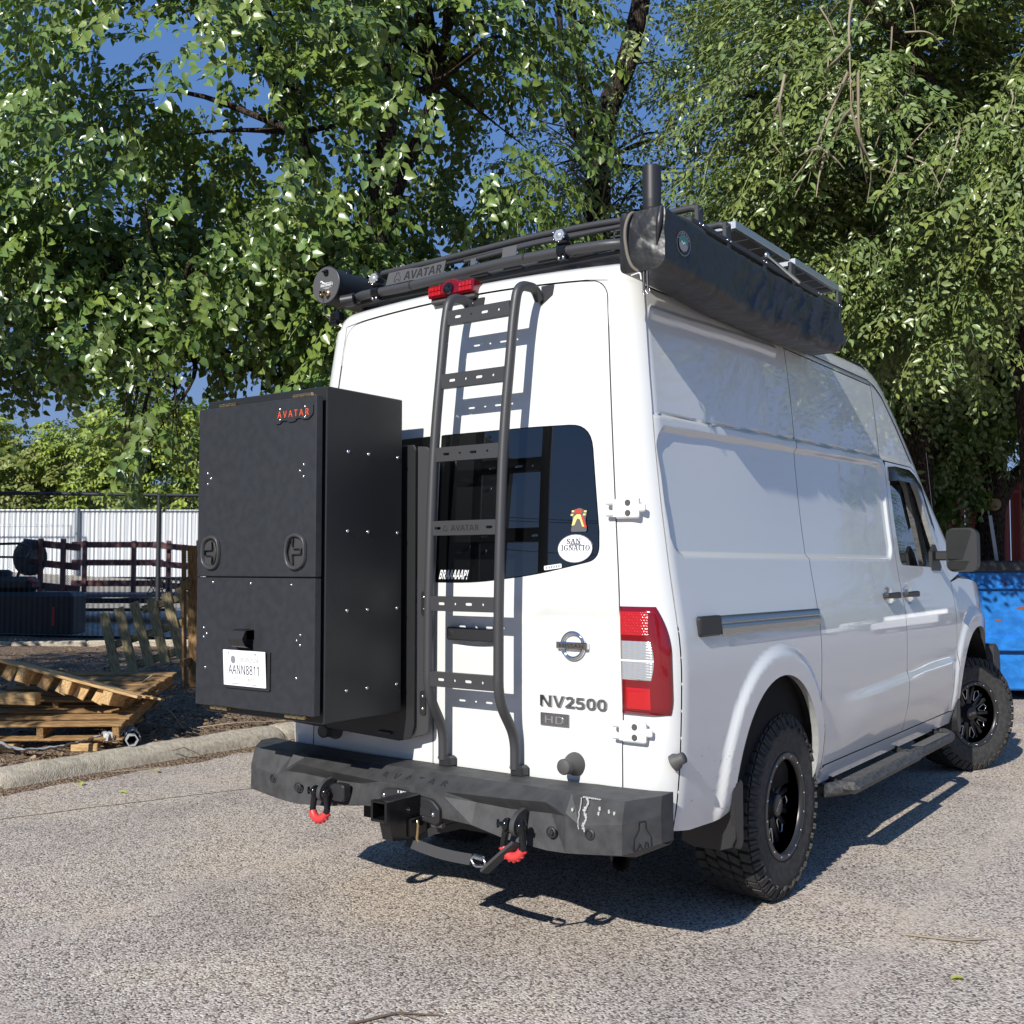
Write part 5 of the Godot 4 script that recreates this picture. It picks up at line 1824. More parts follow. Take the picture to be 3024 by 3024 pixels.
	part("tank_hose", mb, M.black_plastic, rack)
	mb = MB.new()
	mb.box(Vector3(-0.885, 2.675, -0.20), Vector3(0.06, 0.055, 0.06), 0.012)
	mb.tube([Vector3(-0.91, 2.645, -0.18), Vector3(-0.86, 2.645, -0.18)], 0.014, 10)
	part("hose_nozzle", mb, M.black_gloss, rack)
	# solar panels on raised brackets
	for q in [[-1.086, -1.750], [-1.829, -2.495]]:
		mb = MB.new()
		var zc: float = (q[0] + q[1]) / 2
		var len: float = q[0] - q[1]
		mb.box(Vector3(0.79, 3.0485, zc), Vector3(0.025, 0.037, len), 0.002)
		mb.box(Vector3(-0.43, 3.0485, zc), Vector3(0.025, 0.037, len), 0.002)
		for s in [-1.0, 1.0]: mb.box(Vector3(0.18, 3.0485, zc + (len / 2 - 0.0125) * s), Vector3(1.194, 0.037, 0.025), 0.002)
		var fr := part("solar_panel", mb, M.aluminium, van, "")
		mb = MB.new()
		mb.box(Vector3(0.18, 3.062, zc), Vector3(1.2, 0.006, len - 0.04))
		part("cell_sheet", mb, M.cell, fr)
		mb = MB.new()
		mb.box(Vector3(0.18, 3.052, zc), Vector3(1.2, 0.004, len - 0.04))
		part("back_sheet", mb, M.sheet_back, fr)
		for k in 4:
			mb = MB.new()
			mb.box(Vector3(0.18, 3.0485, q[0] - len * (k + 0.5) / 4.0), Vector3(1.18, 0.003, 0.004))
			part("seam_line", mb, M.white_print, fr)
	mb = MB.new()
	mb.tube([Vector3(0.80, 2.985, -1.46), Vector3(0.82, 2.935, -1.82)], 0.011, 12)
	part("prop_rod", mb, M.chrome, rack)
	mb = MB.new()
	mb.ball(Vector3(0.80, 2.988, -1.445), Vector3(0.018, 0.018, 0.018), 12)
	part("prop_knob", mb, M.steel, rack)
	awning(van)


func awning(van: Node3D) -> void:
	var nz := FastNoiseLite.new()
	nz.seed = 77
	nz.frequency = 3.2
	nz.fractal_octaves = 3
	var rows := []
	var zs := steps(0.19, -1.74, 0.022)
	var sec := round_poly([Vector2(0.095, -0.112), Vector2(0.095, 0.112), Vector2(-0.092, 0.112), Vector2(-0.092, -0.112)], [0.055, 0.022, 0.018, 0.03], 8)
	var dense := densify(sec, 0.012)
	for i in zs.size():
		var z := zs[i]
		var f := float(i) / (zs.size() - 1)
		var ring := PackedVector3Array()
		var k := 1.0
		if f > 0.985: k = lerpf(1.0, 0.78, (f - 0.985) / 0.015)
		var sag := -0.018 * sst(0.05, 0.35, f) + 0.025 * sst(0.6, 1.0, f)
		for q in dense:
			var d := q.normalized()
			var loose := sst(0.03, 0.10, q.x) * (0.2 + 0.8 * sst(0.25, 0.6, f))
			var wr := nz.get_noise_3d(q.x * 1.5, q.y * 1.3 + 3.0, z * 1.1) * 0.032 * loose
			var fold := pow(absf(nz.get_noise_2d(z * 1.4 + q.y * 1.2, 9.0 + q.y * 0.35)), 0.5) * 0.042 * loose
			ring.append(Vector3(1.008 + q.x * k + d.x * (wr - fold) , 2.628 + q.y * k * (1.0 + 0.06 * sst(0.1, 0.4, f)) + sag + d.y * wr * 0.5, z))
		rows.append(ring)
	var mb := MB.new()
	mb.sheet(rows, true)
	# ends, slightly puckered
	for e in [0, rows.size() - 1]:
		var base: PackedVector3Array = rows[e]
		var c := Vector3.ZERO
		for q in base: c += q / base.size()
		var cap := [base]
		for t in [0.93, 0.8, 0.6, 0.4, 0.2, 0.02]:
			var ring := PackedVector3Array()
			for q in base:
				var p2 := c.lerp(q, t)
				p2.z += (0.018 * (1.0 - t) + nz.get_noise_3d(p2.x * 1.6, p2.y * 1.6, 5.0) * 0.016 * (1 - t * t)) * (1.0 if e == 0 else -1.0)
				ring.append(p2)
			cap.append(ring)
		mb.sheet(cap, true, e != 0)
	var a := part("awning", mb, M.vinyl, van, "black vinyl awning bag along the right roof edge")
	a.position += Vector3(-0.052, 0.022, -0.10)
	# folded corner ear, zip, pull tabs, welt
	mb = MB.new()
	var crease := [Vector3(1.088, 2.738, 0.188), Vector3(1.086, 2.69, 0.202), Vector3(1.080, 2.64, 0.204), Vector3(1.072, 2.60, 0.196)]
	mb.tube(arc_path(crease, 0.03, 4), [0.010, 0.012, 0.012, 0.012, 0.011, 0.011, 0.010, 0.009, 0.008, 0.007, 0.005, 0.003], 8)
	part("folded_corner", mb, M.vinyl, a)
	mb = MB.new()
	var zp := [Vector3(0.972, 2.742, 0.15), Vector3(0.970, 2.738, 0.203), Vector3(0.955, 2.69, 0.217), Vector3(0.951, 2.64, 0.216), Vector3(0.958, 2.57, 0.207), Vector3(0.975, 2.525, 0.198), Vector3(1.01, 2.510, 0.17)]
	mb.tube(arc_path(zp, 0.03, 4), 0.0065, 8)
	part("zip", mb, M.zipper, a)
	for k in 2:
		mb = MB.new()
		mb.tube(arc_path([Vector3(1.012 + 0.014 * k, 2.513, 0.185), Vector3(1.014 + 0.014 * k, 2.475, 0.188), Vector3(1.016 + 0.016 * k, 2.445, 0.19)], 0.01), 0.0055, 8)
		part("pull_tab", mb, M.black_plastic, a)
		mb = MB.new()
		var loop := []
		for j in 13: loop.append(Vector3(1.016 + 0.016 * k + 0.007 * cos(TAU * j / 12), 2.437 + 0.009 * sin(TAU * j / 12), 0.19))
		mb.tube(loop, 0.0018, 6, false)
		part("pull_ring", mb, M.steel, a)
	mb = MB.new()
	mb.tube(arc_path([Vector3(0.96, 2.508, 0.185), Vector3(1.0, 2.512, 0.19), Vector3(1.004, 2.485, 0.19)], 0.01), 0.0028, 8)
	part("zip_cord", mb, M.white_print, a)
	# round printed emblem on the side
	var at := side_xf(Vector3(1.108, 2.632, 0.055))
	at.basis = Basis(Vector3(0.10, 0, -1).normalized(), Vector3(0.02, 1, 0).normalized(), Vector3(1, 0, 0.10).normalized())
	mb = MB.new()
	for k in 36:
		var b0 := TAU * k / 36
		var b1 := TAU * (k + 1) / 36
		for q in [[0.044, 0.0462], [0.030, 0.0315]]:
			mb.face([at * Vector3(q[0] * cos(b0), q[0] * sin(b0), 0), at * Vector3(q[1] * cos(b0), q[1] * sin(b0), 0), at * Vector3(q[1] * cos(b1), q[1] * sin(b1), 0), at * Vector3(q[0] * cos(b1), q[0] * sin(b1), 0)])
	var e2 := part("emblem", mb, M.grey_ink, a, "round green and grey mountain emblem")
	mb = MB.new()
	mb.prism(oval(0.0295, 0.0295, 28), -0.0005, 0.0003, at)
	part("emblem_field", mb, M.teal_print, e2)
	mb = MB.new()
	mb.prism(PackedVector2Array([Vector2(-0.028, -0.008), Vector2(-0.012, 0.008), Vector2(-0.004, 0.0), Vector2(0.006, 0.007), Vector2(0.028, -0.010), Vector2(0.018, -0.024), Vector2(0.0, -0.0295), Vector2(-0.018, -0.024)]), 0, 0.0008, at)
	part("emblem_mountain", mb, M.grey_ink, e2)
	mb = MB.new()
	mb.prism(PackedVector2Array([Vector2(-0.016, 0.004), Vector2(-0.012, 0.008), Vector2(-0.004, 0.0), Vector2(0.006, 0.007), Vector2(0.014, 0.001), Vector2(0.005, 0.003), Vector2(-0.003, -0.005), Vector2(-0.011, 0.004)]), 0, 0.0012, at)
	part("emblem_snow", mb, M.white_print, e2)
	var word := "OVERLAND"
	for k in word.length():
		var ang := PI * 0.86 - PI * 0.72 * k / (word.length() - 1)
		text("emblem_letter", word[k], Vector2(0.0062, 0.0075), at * Transform3D(Basis(Vector3(0, 0, 1), ang - PI / 2), Vector3(0.0375 * cos(ang), 0.0375 * sin(ang), 0.0005)), M.grey_ink, e2, 0.0006)
	# black post standing behind the bag
	mb = MB.new()
	mb.lathe([Vector2(0.030, 0), Vector2(0.034, 0.02), Vector2(0.036, 0.05), Vector2(0.0365, 0.175), Vector2(0.0345, 0.182), Vector2(0.0, 0.182)], Transform3D(Basis(Vector3.UP, 0.25), Vector3(0.925, 2.79, -0.045)), 8, true)
	part("roof_post", mb, M.black_plastic, van, "short black eight-sided post on the roof corner")
	# awning arms
	for z in [-0.15, -0.9, -1.6]:
		mb = MB.new()
		mb.box(Vector3(0.87, 2.60, z), Vector3(0.12, 0.06, 0.03), 0.004)
		mb.box(Vector3(0.83, 2.67, z), Vector3(0.03, 0.16, 0.03), 0.004)
		part("awning_bracket", mb, M.black_plastic, a)


func side_fittings(van: Node3D) -> void:
	# sliding door track cover with its bright strips
	var mb := MB.new()
	var rows := []
	for q in [[1.200, 0.0], [1.202, 0.014], [1.236, 0.016], [1.238, 0.009], [1.242, 0.009], [1.244, 0.016], [1.272, 0.014], [1.274, 0.0]]:
		var ring := PackedVector3Array()
		for z in steps(-0.40, -1.495, 0.1):
			var y: float = q[0] - 0.006 * ((-z - 0.4) / 1.1)
			ring.append(Vector3(sidex(z, y) + q[1], y, z))
		rows.append(ring)
	mb.sheet(rows)
	part("track_cover", mb, M.badge, van)
	mb = MB.new()
	mb.prism(rrect(0.185, 0.078, 0.014), 0.0, 0.020, side_xf(Vector3(sidex(-0.30, 1.236) - 0.002, 1.238, -0.305)), 0.006)
	part("track_end", mb, M.black_plastic, van)
	# door handles
	for q in [-2.66, -3.04]:
		mb = MB.new()
		mb.prism(round_poly([Vector2(-0.115, -0.014), Vector2(0.115, -0.018), Vector2(0.115, 0.018), Vector2(-0.115, 0.014)], [0.008, 0.012, 0.012, 0.008]), 0.018, 0.042, side_xf(Vector3(sidex(q, 1.302) + 0.010, 1.303, q)), 0.005)
		for k in [-1.0, 1.0]: mb.box(Vector3(sidex(q, 1.302) + 0.018, 1.303, q + 0.095 * k), Vector3(0.035, 0.026, 0.03), 0.003)
		part("door_handle", mb, M.black_plastic, van)
	# mirror
	mb = MB.new()
	var shell := []
	for q in [[0.0, 1.0], [0.03, 1.03], [0.09, 0.98], [0.15, 0.80], [0.18, 0.5], [0.185, 0.05]]:
		var ring := PackedVector3Array()
		for p2 in rrect(0.185 * q[1], 0.275 * q[1], 0.045 * q[1], 5): ring.append(Vector3(1.152 + p2.x + 0.03 * (1 - q[1]), 1.572 + p2.y, -3.705 - q[0]))
		shell.append(ring)
	mb.sheet(shell, true, true)
	var front := []
	for q in shell[0]: front.append(q)
	mb.out(front, Vector3(1.15, 1.57, -3.8))
	var m := part("door_mirror", mb, M.black_plastic, van, "black towing mirror on the right front door")
	mb = MB.new()
	mb.prism(rrect(0.150, 0.190, 0.022), 0.0, 0.003, Transform3D(Basis(Vector3.UP, 0.16) * Basis(Vector3.RIGHT, 0.05), Vector3(1.140, 1.606, -3.700)))
	part("mirror_glass", mb, M.mirror, m)
	mb = MB.new()
	mb.prism(rrect(0.150, 0.056, 0.012), 0.0, 0.003, Transform3D(Basis(Vector3.UP, 0.2) * Basis(Vector3.RIGHT, 0.1), Vector3(1.146, 1.474, -3.700)))
	part("blind_spot_glass", mb, M.mirror, m)
	mb = MB.new()
	mb.box(Vector3(1.04, 1.535, -3.735), Vector3(0.11, 0.062, 0.05), 0.01)
	mb.prism(PackedVector2Array([Vector2(-0.13, -0.02), Vector2(0.08, -0.02), Vector2(0.02, 0.10), Vector2(-0.05, 0.15), Vector2(-0.13, 0.10)]), -0.012, 0.012, side_xf(Vector3(0.975, 1.458, -3.79)), 0.004)
	part("mirror_arm", mb, M.black_plastic, m)
	part("left_door_mirror", mirrored((func() -> MB:
		var o := MB.new()
		o.sheet(shell, true, true)
		o.out(front, Vector3(1.15, 1.57, -3.8))
		o.box(Vector3(1.04, 1.535, -3.735), Vector3(0.11, 0.062, 0.05), 0.01)
		return o).call()), M.black_plastic, van)
	# rain visor over the door window
	mb = MB.new()
	rows = []
	for q in [[0.008, 0.0], [0.026, -0.035], [0.028, -0.085]]:
		var ring := PackedVector3Array()
		for z in [-2.965, -3.0, -3.1, -3.25, -3.4, -3.5, -3.58, -3.68, -3.79]:
			var y: float = 2.058 + 0.012 * sst(-2.96, -3.1, z) - 0.055 * sst(-3.42, -3.60, z) - 1.35 * maxf(0.0, -z - 3.585)
			var e: float = sst(-2.95, -2.99, z)
			ring.append(Vector3(wide(y) + q[0] * e, y + q[1] * (1.0 if z > -3.6 else 0.6), z))
		rows.append(ring)
	mb.sheet(rows, false, true)
	part("rain_visor", mb, M.visor, van)
	mb = MB.new()
	mb.box(Vector3(0.94, 1.452, -3.45), Vector3(0.06, 0.02, 0.9), 0.004)
	part("window_seal", mb, M.gap, van)
	# step bar with two tread pads
	mb = MB.new()
	mb.tube(arc_path([Vector3(0.98, 0.39, -1.62), Vector3(1.07, 0.395, -1.75), Vector3(1.07, 0.395, -3.68), Vector3(1.0, 0.39, -3.80)], 0.06, 5), 0.034, 14)
	mb.tube([Vector3(0.98, 0.39, -1.64), Vector3(0.7, 0.45, -1.64)], 0.03, 8)
	mb.tube([Vector3(1.0, 0.39, -3.78), Vector3(0.7, 0.45, -3.78)], 0.03, 8)
	var sb := part("step_bar", mb, M.step_grey, van, "scuffed grey tubular step bar below the right doors")
	mb = MB.new()
	mb.box(Vector3(1.075, 0.403, -2.25), Vector3(0.125, 0.056, 1.16), 0.024)
	part("step_pad", mb, M.step_grey, sb)
	for k in 2:
		mb = MB.new()
		for i in 24: mb.box(Vector3(1.065, 0.4315, -1.76 - 0.04 * i if k == 0 else -2.95 - 0.025 * i), Vector3(0.07, 0.004, 0.006), 0.001, Basis(Vector3.UP, 0.5))
		part("step_grip", mb, M.grey_plastic, sb)
	mb = MB.new()
	for z in [-1.6, -2.7, -3.5]: mb.tube([Vector3(1.05, 0.39, z - 0.15), Vector3(0.85, 0.46, z - 0.15)], 0.02, 8)
	part("step_bracket", mb, M.underbody, sb)
	mb = MB.new()
	mb.tube([Vector3(-1.10, 0.438, -1.45), Vector3(-1.10, 0.438, -3.7)], 0.036, 10)
	for z in [-1.6, -2.7, -3.5]: mb.tube([Vector3(-1.07, 0.43, z), Vector3(-0.85, 0.50, z)], 0.02, 8)
	part("left_step_bar", mb, M.grey_plastic, van)
	# mud flaps
	mb = MB.new()
	mb.prism(PackedVector2Array([Vector2(1.028, 0.612), Vector2(0.985, 0.605), Vector2(0.945, 0.47), Vector2(0.89, 0.43), Vector2(0.79, 0.40), Vector2(0.785, 0.352), Vector2(0.84, 0.333), Vector2(0.96, 0.335), Vector2(1.005, 0.352), Vector2(1.024, 0.39)]), -0.008, 0.008, Transform3D(Basis.IDENTITY, Vector3(0.0, 0.0, -0.525)), 0.002)
	mb.prism(round_poly([Vector2(0.49, 0.585), Vector2(0.565, 0.62), Vector2(0.585, 0.60), Vector2(0.585, 0.36), Vector2(0.55, 0.335), Vector2(0.52, 0.42)], [0.02, 0.01, 0.01, 0.02, 0.02, 0.03]), 0.0, 0.022, Transform3D(Basis(Vector3(0, 0, -1), Vector3(0, 1, 0), Vector3(1, 0, 0)), Vector3(1.008, 0, 0)), 0.005)
	part("mud_flap", mb, M.black_plastic, van)
	part("mud_flap", mirrored(mb), M.black_plastic, van)
	mb = MB.new()
	mb.prism(round_poly([Vector2(4.075, 0.63), Vector2(4.115, 0.66), Vector2(4.14, 0.60), Vector2(4.155, 0.36), Vector2(4.10, 0.36), Vector2(4.06, 0.45)], [0.01, 0.01, 0.02, 0.02, 0.02, 0.02]), -0.12, 0.012, Transform3D(Basis(Vector3(0, 0, -1), Vector3(0, 1, 0), Vector3(1, 0, 0)), Vector3(1.01, 0, 0)), 0.004)
	part("mud_flap", mb, M.black_plastic, van)
	part("mud_flap", mirrored(mb), M.black_plastic, van)
	# whip aerial on the right wing
	mb = MB.new()
	mb.tube([Vector3(0.80, 1.42, -4.55), Vector3(0.79, 1.55, -4.56), Vector3(0.70, 2.30, -4.66)], [0.006, 0.003, 0.0018], 6)
	part("aerial", mb, M.black_plastic, van)
	# hole rubber where the door seam meets the sill: scuffs on the paint
	mb = MB.new()
	var r := RandomNumberGenerator.new()
	r.seed = 12
	for k in 26:
		var z := r.randf_range(-0.55, -0.12)
		var y := r.randf_range(0.50, 0.80)
		var d := r.randf_range(0.004, 0.014)
		var x := sidex(z, y) + 0.0008
		mb.face([Vector3(x, y, z), Vector3(x, y - 0.002, z - 0.002), Vector3(sidex(z - d, y + d * 0.4) + 0.0008, y + d * 0.4, z - d)])
	part("paint_scuff", mb, M.grey_plastic, van)


func tow_strap() -> void:
	var s := thing("tow_strap", "black webbing strap with steel buckle hanging from the right bumper shackle", "strap", Vector3(0.3, 0.40, 0.3))
	var ribbon := func(path: Array, w: float, th: float, side: Vector3) -> MB:
		var mb := MB.new()
		var rows := []
		for k in path.size():
			var d: Vector3 = (path[mini(k + 1, path.size() - 1)] - path[maxi(k - 1, 0)]).normalized()
			var u := (side - d * side.dot(d)).normalized() * w / 2
			var n := d.cross(u).normalized() * th / 2
			var c: Vector3 = path[k]
			rows.append(PackedVector3Array([c - u - n, c + u - n, c + u + n, c - u + n]))
		for k in rows.size() - 1:
			for j in 4: mb.out([rows[k][j], rows[k][(j + 1) % 4], rows[k + 1][(j + 1) % 4], rows[k + 1][j]], (rows[k][0] + rows[k][2] + rows[k + 1][0] + rows[k + 1][2]) / 4.0)
		mb.face([rows[0][0], rows[0][1], rows[0][2], rows[0][3]])
		return mb
	var p := []
	for k in 13:
		var f := k / 12.0
		p.append(Vector3(lerpf(0.025, 0.365, f), lerpf(0.404, 0.392, f) - 0.010 * sin(f * PI), lerpf(0.305, 0.335, f)))
	part("webbing", ribbon.call(p, 0.040, 0.006, Vector3(0, 0.85, -0.4)), M.strap, s)
	part("webbing", ribbon.call([Vector3(0.553, 0.474, 0.316), Vector3(0.515, 0.440, 0.326), Vector3(0.465, 0.395, 0.332), Vector3(0.425, 0.358, 0.335)], 0.038, 0.012, Vector3(0.6, 0.1, -0.8)), M.strap, s)
	part("webbing", ribbon.call([Vector3(0.03, 0.404, 0.30), Vector3(0.09, 0.435, 0.22), Vector3(0.18, 0.455, 0.12), Vector3(0.5, 0.42, 0.02)], 0.03, 0.005, Vector3(0, 1, 0.3)), M.strap, s)
	var mb := MB.new()
	var lp := arc_path([Vector3(0.365, 0.392, 0.335), Vector3(0.376, 0.408, 0.336), Vector3(0.430, 0.405, 0.340), Vector3(0.440, 0.382, 0.342), Vector3(0.385, 0.373, 0.338), Vector3(0.365, 0.392, 0.335)], 0.012, 4)
	mb.tube(lp, 0.0055, 8, false)
	mb.tube([Vector3(0.382, 0.409, 0.337), Vector3(0.424, 0.406, 0.341)], 0.0095, 10)
	part("buckle", mb, M.steel, s)


# ---------------------------------------------------------------- the place
const YAW := 0.6255   # things that face the camera's side of the yard stand turned by this
const KERB := -4.0


func rise(x: float) -> float:   # the dirt yard climbs away from the kerb
	var d := maxf(0.0, KERB - 0.25 - x)
	return 0.10 + 0.0013 * d * d


func local(at: Vector3, turn := YAW) -> Transform3D:
	return Transform3D(Basis(Vector3.UP, turn), at)


func ground() -> void:
	var mb := MB.new()
	var rows := []
	for z in [-3000.0, -60.0, -20.0, -10.0, -5.0, 0.0, 5.0, 20.0, 60.0, 3000.0]:
		var r := PackedVector3Array()
		for x in [-3000.0, -60.0, -8.0, -4.0, -2.0, 0.0, 2.0, 4.0, 20.0, 60.0, 3000.0]: r.append(Vector3(x, 0 if x > -60.0 else -3.0, -z))
		rows.append(r)
	mb.sheet(rows)
	struct("asphalt", mb, M.asphalt)
	# dirt strip and yard
	var nz := FastNoiseLite.new()
	nz.seed = 4; nz.frequency = 1.6; nz.fractal_octaves = 4
	var xs := []
	var x := KERB - 0.16
	while x > -75.0:
		xs.append(x)
		x -= 0.055 if x > -7.5 else (0.25 if x > -16.0 else 3.0)
	var zs := []
	var z := 30.0
	while z > -75.0:
		zs.append(z)
		z -= 0.06 if z < 1.5 and z > -7.0 else (0.4 if z < 4.0 and z > -16.0 else 3.0)
	rows = []
	for zz in zs:
		var r := PackedVector3Array()
		for k in range(xs.size() - 1, -1, -1):
			var xx: float = xs[k]
			var f := sst(0.0, 0.5, KERB - 0.16 - xx)
			r.append(Vector3(xx, rise(xx) - 0.05 * (1.0 - f) + 0.035 * nz.get_noise_2d(xx, zz) * f + 0.02 * nz.get_noise_2d(xx * 4.0, zz * 4.0) * (0.3 + 0.7 * f), zz))
		rows.append(r)
	mb = MB.new()
	mb.sheet(rows)
	struct("dirt_yard", mb, M.soil)
	# pale lot beyond the fence
	rows = []
	var away := Vector3(-sin(YAW), 0, -cos(YAW))
	var along := Vector3(cos(YAW), 0, -sin(YAW))
	for t in [18.6, 21.0, 24.0, 28.0, 33.0, 38.0, 44.0, 52.0, 62.0]:
		var r := PackedVector3Array()
		for l in steps(-26.0, 1.5, 1.5):
			var q: Vector3 = Vector3(2.82, 0, 3.475) + away * t + along * l
			q.y = rise(q.x) + 0.045
			r.append(q)
		rows.append(r)
	mb = MB.new()
	mb.sheet(rows)
	struct("pale_lot", mb, M.lot)
	# kerb, cast in lengths
	for i in 9:
		var z0 := 4.6 - 2.45 * i
		var z1 := z0 - 2.435
		rows = []
		var prof := [Vector2(0.02, -0.02), Vector2(0.0, 0.0), Vector2(-0.012, 0.035), Vector2(-0.03, 0.075), Vector2(-0.06, 0.105), Vector2(-0.10, 0.122), Vector2(-0.16, 0.128), Vector2(-0.21, 0.124), Vector2(-0.235, 0.105), Vector2(-0.24, 0.02)]
		for q: Vector2 in prof:
			var r := PackedVector3Array()
			for zz in steps(z0, z1, 0.06):
				var w := nz.get_noise_2d(zz * 0.4, 30.0 + q.x) * 0.03
				var chip := nz.get_noise_2d(zz * 3.0, 60.0 + q.y * 9.0) * 0.012
				var e := sst(0.05, 0.0, minf(z0 - zz, zz - z1))
				r.append(Vector3(KERB + q.x + w + chip * 0.5 - e * 0.01 + (0.05 if i == 2 else 0.0) * sst(z1 + 0.5, z1, zz) * 0.0, q.y + chip * sst(0.02, 0.1, q.y) - e * 0.012 * sst(0.02, 0.1, q.y), zz))
			rows.append(r)
		mb = MB.new()
		mb.sheet(rows, false, true)
		var ends := []
		for r in rows: ends.append(r[0])
		mb.out(ends, Vector3(KERB - 0.1, 0.05, (z0 + z1) / 2))
		ends = []
		for r in rows: ends.append(r[-1])
		mb.out(ends, Vector3(KERB - 0.1, 0.05, (z0 + z1) / 2))
		struct("kerb", mb, M.concrete)
	# low drift of soil along the kerb's foot
	rows = []
	var prev := []
	for zz in steps(4.0, -9.0, 0.05):
		var w := 0.16 + 0.13 * nz.get_noise_2d(zz * 0.8, 80.0) + 0.03 * nz.get_noise_2d(zz * 6.0, 90.0)
		var r := PackedVector3Array()
		for f in [-0.2, 0.0, 0.3, 0.6, 0.85, 1.0]:
			r.append(Vector3(KERB + w * f, 0.014 * (1.0 - f * f) + 0.006 * nz.get_noise_2d(zz * 9.0, f * 20.0) * (1.0 - absf(f)) - (0.004 if f > 0.99 else 0.0), zz))
		rows.append(r)
	mb = MB.new()
	mb.sheet(rows)
	struct("soil_drift", mb, M.soil)
	# old filler line across the asphalt
	mb = MB.new()
	rows = []
	for k in 40:
		var f := k / 39.0
		var c := Vector3(lerpf(-3.45, -2.2, f), 0.004, lerpf(0.55, -2.9, f)) + Vector3(0.03 * nz.get_noise_1d(f * 6.0), 0, 0)
		var w := 0.012 + 0.008 * nz.get_noise_1d(f * 30.0 + 50.0)
		rows.append(PackedVector3Array([c - Vector3(w, 0, 0), c + Vector3(w, 0, 0)]))
	mb.sheet(rows)
	struct("filler_line", mb, M.concrete)


func scatter(called: String, mesh: ArrayMesh, m: Material, parent: Node3D, list: Array, colors: Array = []) -> MultiMeshInstance3D:
	var mm := MultiMesh.new()
	mm.transform_format = MultiMesh.TRANSFORM_3D
	mm.use_colors = colors.size() > 0
	mm.mesh = mesh
	mm.instance_count = list.size()
	for i in list.size():
		mm.set_instance_transform(i, list[i])
		if colors.size(): mm.set_instance_color(i, colors[i])
	var o := MultiMeshInstance3D.new()
	o.multimesh = mm
	o.material_override = m
	o.name = numbered(called) if parent == self else called
	parent.add_child(o, true)
	if parent != self: o.position = -parent.position
	o.set_meta("kind", "stuff")
	return o


